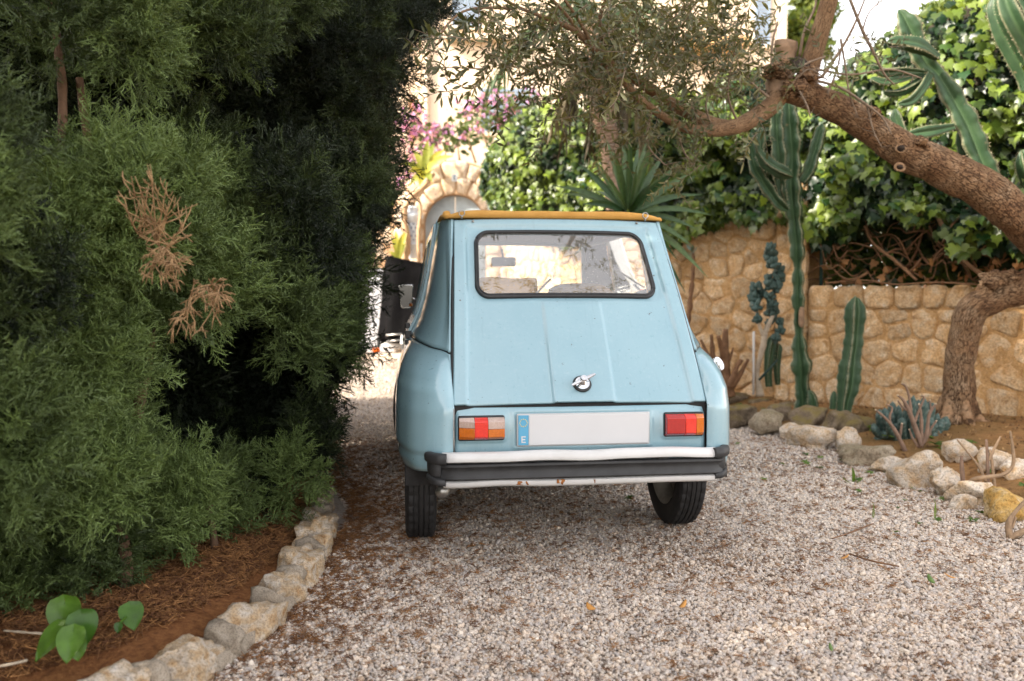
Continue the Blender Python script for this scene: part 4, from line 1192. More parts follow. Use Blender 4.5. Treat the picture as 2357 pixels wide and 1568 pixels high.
# ------------------------------------------------------------------ plants
from mathutils import Quaternion
def orient(dirs, rolls):
    out = np.empty((len(dirs), 3))
    for i, (d, r) in enumerate(zip(dirs, rolls)):
        q = Vector(d).to_track_quat('Z', 'Y') @ Quaternion((0, 0, 1), float(r)); out[i] = q.to_euler()[:]
    return out
def unit(a): return a / (np.linalg.norm(a, axis=1)[:, None] + 1e-9)
def in_poly(u, v, P):
    P = np.asarray(P, float); ins = np.zeros(len(u), bool); n = len(P)
    for i in range(n):
        x0, y0 = P[i]; x1, y1 = P[(i + 1) % n]
        c = ((y0 > v) != (y1 > v)) & (u < (x1 - x0) * (v - y0) / (y1 - y0 + 1e-9) + x0); ins ^= c
    return ins

# ---- cypress sprays
def spray_mesh(name, seed, mat, L=1.0, nside=9, wid=.017):
    r = np.random.default_rng(seed); g = Geo()
    def blade(p, d, l, w, bend=.15):
        n = np.cross(d, r.normal(size=3)); n /= np.linalg.norm(n) + 1e-9
        c = r.normal(size=3) * bend; m = p + d * l * .55 + c * l * .3; e = p + d * l + c * l
        g.add([p - n * w, p + n * w, m + n * w * .8, m - n * w * .8, e], [(0, 1, 2, 3), (3, 2, 4)])
        return m, e
    ax = [np.zeros(3)]; d = np.array([0, 0, 1.0])
    for k in range(6):
        d = d + r.normal(size=3) * .13; d /= np.linalg.norm(d); ax.append(ax[-1] + d * L / 6)
    for k in range(6): blade(ax[k], (ax[k + 1] - ax[k]) * 6 / L, L / 6 * 1.1, wid * (1.2 - .12 * k), .03)
    e1 = r.normal(size=3); e1[2] = 0; e1 /= np.linalg.norm(e1)
    for k in range(nside):
        t = .08 + .86 * k / (nside - 1); i = min(5, int(t * 6)); p = ax[i] + (ax[i + 1] - ax[i]) * (t * 6 - i)
        sd = (1 if k % 2 else -1); dd = e1 * sd * .75 + np.array([0, 0, .85]) + r.normal(size=3) * .28; dd /= np.linalg.norm(dd)
        l = L * (.60 - .40 * t) * r.uniform(.8, 1.2)
        blade(p, dd, l, wid * .8)
        for j in range(9):
            q = p + dd * l * (.12 + .10 * j); s2 = 1 if j % 2 else -1
            d2 = dd * .8 + np.cross(dd, [.3, .9, .2]) * s2 * .6 + r.normal(size=3) * .35; d2 /= np.linalg.norm(d2)
            blade(q, d2, l * r.uniform(.20, .38), wid * .62, .2)
    return make_mesh(name, g.v, g.f, mat, smooth=False)
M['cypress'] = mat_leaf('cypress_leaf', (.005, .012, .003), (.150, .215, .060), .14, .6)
M['cypress_twig'] = simple('dry_cypress_twig', (.33, .20, .095), .8, .3, 30)
M['cypress_bark'] = simple('cypress_bark', (.12, .065, .035), .9, .35, 18, .6, 40)
SPR = [spray_mesh('cypress_spray', 300 + k, M['cypress'], 1.0, 13 + k % 3) for k in range(5)]
CYP = [(-260, -260), (1090, -260), (1050, 0), (990, 70), (940, 150), (922, 215), (893, 262), (898, 330), (910, 400), (872, 470), (838, 560), (855, 640), (845, 700), (825, 735), (838, 800), (800, 850), (745, 905), (768, 1010), (715, 1060), (700, 1130), (640, 1190), (560, 1240), (520, 1268), (430, 1290), (330, 1350), (230, 1405), (120, 1430), (-60, 1470), (-260, 1500)]
def cyp_front(u, v):
    k = (u - 1178.5) / F; Y = 2.823 / (.42 - k)
    return Y * (1 - .10 * np.sin(np.pi * np.clip((1500 - v) / 1700, 0, 1))) 
def in_core(u, v, r, poly):
    ok = np.ones(len(u), bool)
    for a in np.linspace(0, 2 * np.pi, 8, endpoint=False): ok &= in_poly(u + r * np.cos(a), v + r * np.sin(a), poly)
    return ok
trees = []
for nm, lab, bx, by in (('cypress_tree', 'dense cypress at the far left with pale grey green sprays and dead brown twigs', -2.35, 3.15),
                        ('cypress_tree', 'darker dense cypress leaning towards the car, between it and the pale left cypress', -1.75, 4.75)):
    t = thing(nm, lab, 'cypress', (bx, by, .08), 0, 'cypresses along the left edge of the drive'); trees.append(t)
HOLES = [(a, b, c * 1.4, d * 1.35) for a, b, c, d in [(190, 330, 75, 140), (610, 730, 60, 50), (590, 480, 40, 70), (455, 245, 60, 60), (310, 1010, 55, 90), (105, 1010, 45, 80), (810, 560, 30, 60), (700, 200, 45, 50), (30, 180, 60, 60), (560, 1060, 70, 50), (640, 930, 40, 30), (720, 420, 25, 40)]]
cand = []
for layer, (cnt, dmin, r0, r1, y0, y1) in enumerate(((9000, 64, .085, .165, -.24, .24), (3000, 80, .12, .20, .50, .90))):
    kept = []
    for _ in range(cnt):
        u, v = rng.uniform(-190, 1080), rng.uniform(-200, 1480)
        if any((u - a) ** 2 + ((v - b) * .8) ** 2 < dmin ** 2 for a, b in kept): continue
        Yd = float(cyp_front(u, v)) + rng.uniform(y0, y1); rd = rng.uniform(r0, r1); e = rd / Yd * F * (.85 if v < 1000 else .6); Yd += .30 * max(0, (v - 1100) / 300) if v > 1100 else 0
        if u > 780: rd *= .8; e *= .8
        if not in_core(np.array([u]), np.array([v]), e, CYP)[0]: continue
        hol = fbm(np.array([[u / 185, v / 150, 0]]), 12, 2)[0] - sum(.9 * math.exp(-((u - a) / c) ** 2 - ((v - b) / d) ** 2) for a, b, c, d in HOLES)
        if layer == 0 and hol < .03 and u < 780 and v < 1120: continue
        if layer == 1 and hol < -.35 and u < 780 and v < 1120: continue
        kept.append((u, v)); cand.append((u, v, Yd, rd, layer))
uu, vv, YY, rad, lay_ = (np.array(x) for x in zip(*cand))
ptsA = {0: [], 1: []}; rotA = {0: [], 1: []}; sclA = {0: [], 1: []}; tinA = {0: [], 1: []}
NL = len(uu)
for i in range(NL):
    c = np.array(at(uu[i], vv[i], YY[i])); n = int(32 + 3300 * rad[i] ** 2)
    d = unit(rng.normal(size=(n, 3)) + np.array([.35, -.75, .1])); p = c + d * rad[i] * rng.uniform(.45, 1.0, (n, 1)) * np.array([.92, .92, 1.35])
    ok = p[:, 2] > .10
    g = unit(d * .8 + np.array([.10, -.12, .45]) + rng.normal(size=(n, 3)) * .30)
    k = 0 if uu[i] + 60 * rng.normal() < 560 else 1
    light = np.clip(.55 - .42 * lay_[i] + .30 * (vnoise(np.array([[uu[i] / 160, vv[i] / 160, 4]]), 9)[0]) - .24 * (uu[i] > 600) - .10 * (uu[i] > 560) * (vv[i] < 650) - .12 * (vv[i] < 260) + .10 * (uu[i] < 320) + .24 * rng.normal(), 0, 1)  # tint holds light and shade: inner, right and top lobes darker, left paler
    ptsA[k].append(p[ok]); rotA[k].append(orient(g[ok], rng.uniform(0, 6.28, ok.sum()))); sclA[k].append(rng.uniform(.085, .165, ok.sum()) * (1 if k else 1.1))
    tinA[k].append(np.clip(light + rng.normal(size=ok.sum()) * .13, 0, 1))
# the inside of the trees: sprays tinted near black for the inner shade, filling the depth
ni = 22000
ui = rng.uniform(-250, 1080, ni); vi = rng.uniform(-250, 1470, ni)
dep = rng.uniform(.95, 2.3, ni); Yi = cyp_front(ui, vi) + dep
oki = in_core(ui, vi, 34, CYP); ui, vi, Yi = ui[oki], vi[oki], Yi[oki]
for i in range(len(ui)):
    k = 0 if ui[i] < 560 else 1
    p = np.array(at(ui[i], vi[i], Yi[i]))
    if p[2] < .12: continue
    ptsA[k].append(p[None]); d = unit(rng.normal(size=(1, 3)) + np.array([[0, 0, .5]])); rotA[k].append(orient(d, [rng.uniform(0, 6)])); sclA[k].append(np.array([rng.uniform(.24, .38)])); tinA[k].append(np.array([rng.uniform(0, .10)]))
for k in (0, 1):
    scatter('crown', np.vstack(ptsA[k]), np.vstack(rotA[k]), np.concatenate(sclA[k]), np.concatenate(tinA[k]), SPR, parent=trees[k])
# stems and limbs
def stems(owner, lst, name='limb', mat=None, seed=0):
    for i, (P, r0, r1) in enumerate(lst):
        S = spline([tuple(p) for p in P], 16); S = S + .015 * np.stack([fbm(S * 3 + i, 3), fbm(S * 3 + i + 9, 4), 0 * S[:, 0]], 1)
        V, Fc = tube(S, np.linspace(r0, r1, 16), 9, rough=.25, rscale=14, seed=i); part(name, V, Fc, mat or M['cypress_bark'], owner)
tr0 = [[Vector((-2.35, 3.15, 0)), Vector((-2.30, 3.2, 1.5)), Vector((-2.3, 3.2, 3.6))]]
stems(trees[0], [(tr0[0], .15, .09)], 'trunk'); stems(trees[1], [([Vector((-1.75, 4.75, 0)), Vector((-1.7, 4.7, 1.6)), Vector((-1.6, 4.7, 3.8))], .16, .09)], 'trunk')
stems(trees[0], [([at(130, 480, 2.9), at(150, 300, 2.85), at(140, 130, 2.9), at(110, -60, 3)], .016, .012), ([at(200, 470, 2.95), at(205, 340, 2.9), at(190, 180, 2.9)], .02, .012),
                 ([at(215, 1080, 3.0), at(205, 960, 3.0), at(190, 760, 3.1), at(210, 600, 3.1)], .03, .02), ([at(305, 1010, 3.1), at(330, 900, 3.1), at(345, 760, 3.2)], .025, .015),
                 ([at(275, 1450, 2.75), at(285, 1330, 2.85), at(270, 1150, 3.0)], .022, .02), ([at(495, 1410, 3.15), at(500, 1300, 3.25), at(480, 1150, 3.4)], .016, .016)])
# dead brown twigs hanging out of the left tree
def dead_branch(p0, tips, droop, seed, lab):
    r = np.random.default_rng(seed); g = Geo()
    for tip in tips:
        S = spline([tuple(p0), tuple(p0 + (tip - p0) * .5 + Vector(r.normal(0, .018, 3))), tuple(tip)], 9)
        V, Fc = tube(S, np.linspace(.0034, .0012, 9), 5, rough=.2); g.add(V, Fc)
        for k in range(5):
            b = S[int(r.integers(2, 8))]; d = r.normal(size=3) + np.array([.2, -.5, -.6 if droop else .55]); d /= np.linalg.norm(d); l = r.uniform(.035, .085)
            e = b + d * l; m = b + d * l * .5 + r.normal(0, .006, 3); V, Fc = tube(spline([b, m, e], 5), np.linspace(.0024, .0009, 5), 4); g.add(V, Fc)
            for j in range(3 if droop else 1):
                d2 = d + r.normal(size=3) * .6; d2 /= np.linalg.norm(d2); V, Fc = tube([m, m + d2 * l * .3, m + d2 * l * .5 + np.array([0, 0, -.01 if droop else .008])], [.0022, .0016, .0008], 4); g.add(V, Fc)
    gpart('dead_branch', g, M['cypress_twig'], trees[0], label=lab)
D = 2.42
dead_branch(at(360, 560, D + .05), [at(*p, D - .03) for p in ((285, 420), (310, 405), (345, 395), (385, 420), (400, 450), (455, 470), (300, 500), (330, 470), (420, 510), (285, 470), (355, 440), (440, 540))], False, 1, 'antler shaped tuft of bare brown twigs')
dead_branch(at(385, 575, D), [at(*p, D - .05) for p in ((335, 620), (350, 655), (370, 650), (400, 610), (415, 600), (345, 590), (385, 630))], True, 2, 'drooping tuft of dry tan needles')
dead_branch(at(480, 660, D + .05), [at(*p, D - .05) for p in ((415, 700), (430, 745), (455, 765), (385, 770), (515, 650), (505, 680), (440, 690))], True, 3, 'lowest drooping tuft of dry tan needles')
# unseen cypresses added for their shade on drive and wall, and the seen trees' tops
LABN = {1.25: 'unseen cypress just left of the viewer, added to shade the drive', -1.2: 'unseen cypress behind the viewer, added to shade the drive', 7.0: 'cypress hidden behind the dark cypress, added to shade the wall and bed', -3.6: 'unseen cypress far behind the viewer, added to shade the foreground'}
for bx, by, h, w in ((-3.1, 1.25, 5.6, 1.15), (-3.5, -1.2, 5.2, 1.1), (-2.95, 3.3, 6.2, 1.0), (-2.4, 5.0, 6.0, 1.0), (-3.9, -3.6, 5.0, 1.0), (-2.55, 7.0, 5.6, .95)):
    new = by < 2 or by > 6
    n = 3000 if new else 1800
    z = rng.uniform(.1 if new else 2.6, h, n); R = w * np.sqrt(np.clip(1 - (z / h) ** 1.6, 0, 1)) * np.sqrt(rng.uniform(.1, 1, n)); a = rng.uniform(0, 6.283, n)
    p = np.stack([bx + R * np.cos(a), by + R * np.sin(a), z], 1)
    if not new:
        vlim = 784 - F * ((p[:, 2] - CAM_H) / np.maximum(.5, p[:, 1])) - 94; uq = 1178 + F * p[:, 0] / np.maximum(.5, p[:, 1])
        p = p[(vlim < -120)]; owner = trees[0 if by < 4 else 1]; n = len(p)
    else:
        owner = thing('cypress_tree', LABN[by], 'cypress', (bx, by, .05), 0, 'added cypresses that shade the drive and wall')
        stems(owner, [([Vector((bx, by, 0)), Vector((bx, by, 2.5)), Vector((bx, by, h - 1))], .09, .04)], 'trunk')
    d = unit(np.stack([np.cos(a[:n]) if new else rng.normal(size=n), np.sin(a[:n]) if new else rng.normal(size=n), np.full(n, .9)], 1))
    scatter('crown' if new else 'upper_crown', p, orient(d, rng.uniform(0, 6.28, n)), rng.uniform(.30, .46, n), rng.uniform(.1, .7, n), SPR, parent=owner)

# ---- the leaning olive tree
M['olive_bark'] = mat_bark('olive_bark', [(.20, .105, .055), (.31, .185, .10), (.41, .285, .18)])
M['olive_smooth'] = mat_bark('olive_smooth_bark', [(.19, .11, .06), (.26, .16, .09), (.33, .22, .13)], 14, bumps=.35, dist=.006)
M['wood_cut'] = simple('grey_cut_wood', (.24, .155, .095), .85, .4, 16, .6, 50)
M['hollow'] = simple('rotten_hollow', (.03, .02, .014), .95, .3, 20, .5)
M['olive_leaf'] = mat_leaf('olive_leaf', (.045, .055, .020), (.20, .195, .095), .25, .45)
M['twig'] = simple('grey_brown_twig', (.20, .145, .10), .8, .3, 30)
ol = thing('olive_tree', 'leaning old olive tree with a thick bent trunk arching over the cacti from the right', 'olive tree', tuple(on_ground(2232, 960, .1)))
def limb(owner, pts, name='branch', mat=None, n=40, rough=.12, sides=14, seed=0, rscale=9):
    """pts: (u, v, Y, half width in px)"""
    P = spline([tuple(at(u, v, Y)) + (w / F * Y,) for u, v, Y, w in pts], n)
    C, r = P[:, :3], P[:, 3]
    V, Fc = tube(C, r, sides, rough=rough, rscale=rscale, seed=seed)
    arc = np.concatenate([[0], np.cumsum(np.linalg.norm(np.diff(C, axis=0), axis=1))])
    ang = np.linspace(0, 1, sides, endpoint=False); rr = np.abs(ang - .5) * 2
    return part(name, V, Fc, mat or M['olive_bark'], owner, attrs={'along': np.repeat(arc, sides) / .9, 'round': np.tile(rr * 2.2, n)})
TR = [(2222, 975, 6.62, 62), (2226, 940, 6.62, 50), (2228, 890, 6.6, 46), (2232, 830, 6.58, 44), (2243, 770, 6.55, 44), (2262, 715, 6.5, 47), (2300, 682, 6.45, 46), (2350, 668, 6.4, 48), (2400, 640, 6.3, 50), (2418, 590, 6.2, 54), (2392, 545, 6.1, 56), (2330, 490, 6.0, 54), (2250, 428, 5.9, 52), (2170, 388, 5.85, 50), (2090, 352, 5.8, 47), (2010, 300, 5.7, 43), (1950, 262, 5.62, 40), (1890, 232, 5.55, 38), (1840, 214, 5.5, 36), (1795, 208, 5.46, 30)]
TR = [(u - (22 if v > 700 else 0), v, Y, w * (.74 if v > 640 else .84)) for u, v, Y, w in TR]
limb(ol, TR, 'trunk', None, 150, .10, 30, 3)
for a, l in ((-.5, .26), (.6, .24), (2.6, .24), (3.7, .26), (-1.5, .22)):
    b = at(2202, 962, 6.62); b.z = .12; q = Vector((math.cos(a), math.sin(a), 0))
    V, Fc = tube(spline([tuple(b + Vector((0, 0, .20)) + q * .06), tuple(b + Vector((0, 0, .05)) + q * .14), tuple(b + q * l + Vector((0, 0, -.02)))], 10), np.linspace(.06, .02, 10), 9, rough=.3, rscale=12); part('root_flare', V, Fc, M['olive_bark'], ol, attrs={'along': np.zeros(len(V)), 'round': np.zeros(len(V))})
limb(ol, [(1848, 215, 5.5, 26), (1858, 175, 5.48, 23), (1872, 125, 5.45, 22), (1889, 70, 5.4, 20), (1905, 15, 5.35, 19), (1922, -50, 5.3, 18), (1960, -150, 5.2, 16)], 'branch', M['olive_smooth'], 40, .05, 16, 5)
limb(ol, [(1800, 215, 5.5, 36), (1798, 180, 5.5, 33), (1804, 140, 5.5, 27), (1809, 98, 5.5, 25)], 'sawn_stub', M['wood_cut'], 24, .22, 18, 8)
for (u, v, Y, s, w) in ((1842, 152, 5.42, (24, 20), 1), (2073, 342, 5.655, (9, 7), 0), (2070, 385, 5.66, (8, 6), 0)):
    V, Fc = rock(3, (s[0] / F * Y, .03, s[1] / F * Y), int(u), .25, 1.5, .1, 0); part('hollow', V + np.array(at(u, v, Y)), Fc, M['hollow'], ol)
    if not w:
        a = np.linspace(0, 2 * np.pi, 18, endpoint=False); V, Fc = tube(np.array([tuple(at(u, v, Y - .005) + Vector((s[0] * 1.25 / F * Y * math.cos(t), .0, s[1] * 1.3 / F * Y * math.sin(t)))) for t in a]), .009, 8, closed=True, rough=.8, rscale=30); part('knot_rim', V, Fc, M['olive_bark'], ol, attrs={'along': np.zeros(len(V)), 'round': np.zeros(len(V))})
for (u, v, Y, s) in ((2285, 652, 6.4, 30), (2335, 640, 6.4, 22), (1790, 165, 5.42, 26), (1855, 175, 5.40, 22), (1835, 205, 5.36, 26), (2010, 262, 5.6, 16), (2120, 330, 5.7, 16), (2200, 370, 5.8, 16), (1965, 235, 5.55, 10)):
    V, Fc = rock(3, (s / F * Y * 1.2, s / F * Y, s / F * Y * .8), int(u * 3), .5, 1.6, .1, 3); part('burl', V + np.array(at(u, v, Y)), Fc, M['olive_bark'], ol, attrs={'along': np.abs(V[:, 0]) * 2, 'round': np.abs(V[:, 2]) * 5})
BR = [[(1800, 215, 5.48, 22), (1765, 250, 5.42, 21), (1715, 283, 5.35, 19), (1660, 298, 5.25, 17), (1610, 300, 5.2, 13), (1560, 288, 5.1, 10), (1500, 250, 5.0, 9), (1450, 205, 4.9, 8.5), (1410, 150, 4.85, 8), (1365, 110, 4.8, 7.5), (1320, 68, 4.75, 7), (1250, 40, 4.7, 5), (1170, 5, 4.6, 3.5), (1080, -60, 4.5, 3)],
      [(1690, 294, 5.3, 15), (1640, 285, 5.28, 15), (1590, 262, 5.28, 15), (1540, 235, 5.28, 14), (1490, 200, 5.25, 13), (1440, 168, 5.2, 10), (1390, 150, 5.2, 7), (1330, 135, 5.2, 5), (1260, 150, 5.1, 3.5), (1190, 175, 5.0, 3)],
      [(1410, 150, 4.85, 6), (1380, 60, 4.8, 4.5), (1400, -20, 4.7, 4)], [(1345, 90, 4.78, 5), (1300, 30, 4.7, 4), (1250, -20, 4.6, 3.5)],
      [(1365, 112, 4.8, 4.5), (1340, 60, 4.7, 4), (1300, 0, 4.6, 3.5)],
      [(1180, 20, 4.6, 4), (1110, 18, 4.2, 3), (1060, 30, 3.9, 2.6), (1020, 70, 3.6, 2.4), (1010, 100, 3.4, 2)]]
for i, b in enumerate(BR): limb(ol, b, 'branch', M['olive_smooth'], 50 if i < 2 else 20, .10, 10, i)
TW = [[(1955, -5, 5.3, 4), (1985, 70, 5.35, 4), (2010, 120, 5.4, 3.5), (2035, 170, 5.45, 2.5), (2058, 195, 5.5, 1.5)], [(1880, 160, 5.4, 3), (1960, 172, 5.5, 2.6), (2050, 160, 5.6, 2.2), (2120, 180, 5.7, 1.5)],
      [(1850, 180, 5.4, 4), (1930, 200, 5.4, 3), (1985, 235, 5.45, 3), (2030, 270, 5.5, 2.2), (2052, 310, 5.5, 1.4)], [(1890, 180, 5.4, 4), (1935, 115, 5.35, 3.4), (1965, 60, 5.3, 3), (1990, 0, 5.25, 2)],
      [(1815, 180, 5.35, 3.5), (1850, 150, 5.3, 2.6), (1900, 130, 5.3, 2)], [(1840, 130, 5.45, 4), (1852, 70, 5.4, 3.2), (1875, 20, 5.4, 2.6), (1880, -20, 5.4, 2)],
      [(1775, 165, 5.4, 3), (1778, 100, 5.4, 2.6), (1790, 50, 5.4, 2)], [(1770, 225, 5.35, 3), (1730, 190, 5.3, 2.4), (1700, 150, 5.3, 1.6)], [(1700, 288, 5.3, 3), (1675, 215, 5.2, 2.4), (1690, 120, 5.1, 2), (1700, 30, 5.0, 2)],
      [(1935, 90, 5.4, 3), (1945, 150, 5.4, 2.2), (1955, 215, 5.45, 2), (1975, 270, 5.5, 1.4)], [(1640, 298, 5.2, 3), (1625, 240, 5.1, 2), (1650, 180, 5.1, 1.6)],
      [(1905, 215, 5.4, 3), (1925, 165, 5.4, 2.4), (1935, 120, 5.4, 2)], [(1840, 210, 5.3, 3), (1858, 245, 5.25, 2), (1865, 270, 5.25, 1.4)], [(1835, 180, 5.3, 2.6), (1865, 160, 5.25, 2), (1905, 185, 5.25, 1.4)],
      [(1995, 240, 5.5, 2.4), (2010, 300, 5.5, 1.8), (2030, 340, 5.5, 1)], [(1985, 70, 5.35, 2.4), (2000, 30, 5.3, 1.8), (2030, 0, 5.3, 1.2)],
      [(1560, 290, 5.1, 3), (1570, 340, 5.1, 2.2), (1600, 390, 5.1, 1.6)], [(1500, 250, 5.0, 3), (1490, 330, 5.0, 2.2), (1530, 380, 5.0, 1.6)]]
for i, b in enumerate(TW):
    limb(ol, b, 'twig', M['twig'], 16, .1, 6, i)
    P = spline([tuple(at(u, v, Y)) for u, v, Y, w in b], 12); g = Geo()
    for k in range(9):
        p = P[rng.integers(2, 12)]; d = rng.normal(size=3) * np.array([1, .6, 1]); d /= np.linalg.norm(d); l = rng.uniform(.03, .12)
        V, Fc = tube([p, p + d * l * .5 + rng.normal(0, .005, 3), p + d * l], [.0022, .0016, .0008], 4); g.add(V, Fc)
    gpart('side_twigs', g, M['twig'], ol, kind='stuff')
def leaf_geo(L, w, fold=.25, bend=.15, n=4):
    V = []; 
    for i in range(n + 1):
        t = i / n; ww = w * math.sin(math.pi * (t * .92 + .04)) ** .8; z = L * t; y = -bend * L * t * t
        V += [(-ww, y + fold * ww, z), (0, y, z), (ww, y + fold * ww, z)]
    Fc = []
    for i in range(n):
        a = 3 * i; Fc += [(a, a + 1, a + 4, a + 3), (a + 1, a + 2, a + 5, a + 4)]
    return np.array(V), Fc
def rot_to(V, d, roll):
    q = Vector(d).to_track_quat('Z', 'Y') @ Quaternion((0, 0, 1), roll); R = np.array(q.to_matrix()); return V @ R.T
def sprig_mesh(name, seed, mat, n=18, L=1.0, ll=.22, lw=.030):
    r = np.random.default_rng(seed); g = Geo(); S = spline([(0, 0, 0), (r.normal() * .06, r.normal() * .06, .5), (r.normal() * .14, r.normal() * .14, 1.0)], 10) * L
    V, Fc = tube(S, np.linspace(.010, .003, 10), 4, caps=False); g.add(V, Fc, 1)
    for k in range(n):
        t = .1 + .9 * k / n; p = S[min(9, int(t * 10))]; a = k * 1.57 + r.normal() * .5
        d = np.array([math.cos(a), math.sin(a), .75 + r.normal() * .35]); V, Fc = leaf_geo(ll * r.uniform(.7, 1.15), lw * r.uniform(.8, 1.15), .3, r.uniform(-.1, .3), 3)
        g.add(rot_to(V, d, r.uniform(0, 6.28)) + p, Fc, 0)
    return make_mesh(name, g.v, g.f, [mat, M['twig']], smooth=True, mi=g.m)
OSP = [sprig_mesh('olive_sprig', 400 + k, M['olive_leaf'], 18) for k in range(5)]
blobs = [(1230, 60, 4.7, 110, 90), (1330, 120, 4.8, 110, 130), (1430, 90, 4.9, 110, 170), (1530, 80, 5.0, 100, 170), (1620, 70, 5.1, 95, 140), (1700, 60, 5.2, 70, 90), (1300, 210, 5.0, 90, 120), (1400, 220, 5.1, 90, 140), (1500, 190, 5.1, 90, 140), (1590, 200, 5.2, 80, 110), (1190, 120, 4.5, 60, 44),
         (1130, 30, 4.0, 60, 30), (1065, 85, 3.4, 50, 14), (1110, 130, 3.8, 40, 8), (1060, 190, 3.8, 30, 6), (1150, 225, 4.3, 30, 14), (1690, 170, 5.2, 60, 60), (1745, 120, 5.25, 45, 34), (1760, 200, 5.35, 45, 40), (1640, 340, 5.1, 60, 40), (1560, 380, 5.1, 60, 34), (1720, 270, 5.3, 50, 30), (1480, 300, 5.0, 60, 34), (1350, 30, 4.6, 150, 90), (1500, 10, 4.8, 160, 130), (1650, 0, 5.0, 120, 80), (1850, 140, 5.35, 50, 14), (1930, 170, 5.4, 70, 8), (2000, 100, 5.4, 60, 8)]
P_, R2, S2, T2 = [], [], [], []
for u, v, Y, rp, n in blobs:
    n = int(n * (.17 if v >= 180 else .29)) + 2
    q = rng.normal(size=(n, 3)) * .55
    for a in q:
        p = at(u + a[0] * rp, v + a[1] * rp * .9, Y + a[2] * .8 * min(1, rp / 70)); P_.append(p[:])
    R2.append(orient(unit(rng.normal(size=(n, 3)) + np.array([-.5, -.1, -.25])), rng.uniform(0, 6, n))); S2.append(rng.uniform(.18, .27, n)); T2.append(np.clip(rng.normal(.45, .25, n), 0, 1))
# boughs overhead, above the car, which the rear window mirrors
for c, rr3, n in (((.55, 3.2, 3.35), (.24, .20, .14), 40), ((1.25, 3.45, 3.4), (.12, .15, .2), 12), ((2.1, 5.2, 4.1), (.5, .5, .3), 14)):
    q = np.array(c) + rng.normal(size=(n, 3)) * np.array(rr3); P_ += [tuple(x) for x in q]
    R2.append(orient(unit(rng.normal(size=(n, 3)) + np.array([-.3, -.2, -.3])), rng.uniform(0, 6, n))); S2.append(rng.uniform(.2, .28, n)); T2.append(rng.uniform(.2, .7, n))
scatter('foliage', np.array(P_), np.vstack(R2), np.concatenate(S2), np.concatenate(T2), OSP, parent=ol)
V, Fc = tube(spline([tuple(at(1960, -150, 5.2)), (1.7, 5.0, 3.9), (1.0, 4.2, 3.8), (.6, 3.3, 3.5), (.45, 3.0, 3.35)], 30), np.linspace(.04, .006, 30), 8, rough=.15); part('branch', V, Fc, M['olive_smooth'], ol, attrs={'along': np.zeros(len(V)), 'round': np.zeros(len(V))})

# ---- ivy
def ivy_mesh(name, seed, mat, s=1.0):
    r = np.random.default_rng(seed)
    out = [(0, -.05), (.16, -.16), (.36, -.12), (.47, .08), (.34, .20), (.42, .46), (.24, .46), (.10, .62), (0, .95)]
    out = [(x * r.uniform(.88, 1.12), y * r.uniform(.92, 1.08)) for x, y in out]; out[0] = (0, -.05); out[-1] = (0, .95)
    loop = out + [(-x * r.uniform(.9, 1.1), y) for x, y in out[-2:0:-1]]
    z = lambda x, y: -.28 * abs(x) ** 1.5 * (1 if seed % 2 else -.4) - .22 * max(0, y - .2) ** 2
    V = [(x * s, y * s, z(x, y) * s) for x, y in loop] + [(0, .22 * s, .04 * s)]
    n = len(loop); return make_mesh(name, V, [(i, (i + 1) % n, n) for i in range(n)], mat, smooth=True)
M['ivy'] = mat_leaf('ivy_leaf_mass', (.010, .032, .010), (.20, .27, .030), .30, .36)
M['ivy_leaf'] = mat_leaf('ivy_leaf', (.020, .065, .016), (.20, .27, .032), .30, .33, geo='random')
IV = [ivy_mesh('ivy_leaf', k, M['ivy']) for k in range(5)]
IVP = [ivy_mesh('ivy_leaf', 10 + k, M['ivy_leaf']) for k in range(5)]
TOP = np.array([(1105, 420), (1125, 365), (1165, 290), (1250, 250), (1350, 235), (1450, 230), (1600, 225), (1680, 185), (1740, 175), (1850, 205), (1930, 185), (1985, 130), (2040, 95), (2090, 62), (2140, 38), (2200, 10), (2270, -40), (2420, -120), (2760, -150)], float)
BOT = np.array([(1105, 455), (1140, 500), (1300, 560), (1540, 548), (1600, 528), (1720, 515), (1800, 500), (1850, 520), (1885, 560), (1910, 560), (1990, 500), (2080, 510), (2170, 560), (2260, 580), (2420, 590), (2760, 600)], float)
ivL = thing('ivy_hedge', 'thick bright ivy climbing over the tall wall behind the car and the palm', 'ivy', tuple(wall_pt(-.8, 1.6)))
ivR = thing('ivy_hedge', 'high bank of ivy above the low wall behind the leaning trunk and tall cactus', 'ivy', tuple(wall_pt(3.0, 1.6)))
def wall_Y(u): k = (u - 1178.5) / F; return 10.74 / (1 + .9 * k)
SPLIT = 1640
def bulge(u, v):
    """how far the face of the ivy stands out towards the drive"""
    return .32 + .16 * fbm(np.stack([u / 120, v / 95, 0 * u], 1), 21, 3) + .30 * np.clip((v - np.interp(u, TOP[:, 0], TOP[:, 1])) / 300, 0, 1) * 0
def ivy_points(n, u0, u1):
    u = rng.uniform(u0, u1, n); t, b = np.interp(u, TOP[:, 0], TOP[:, 1]), np.interp(u, BOT[:, 0], BOT[:, 1])
    t = t - 14 + 20 * vnoise(np.stack([u / 26, 0 * u, 0 * u], 1), 30); b = b + 24 * vnoise(np.stack([u / 30, 0 * u + 5, 0 * u], 1), 31)
    f = rng.random(n); v = t + (b - t) * f
    bl = bulge(u, v); Y = wall_Y(u) - bl * 1.0 + 1.1 * np.clip(.28 - f, 0, 1) ** 1.2
    return u, v, Y, f
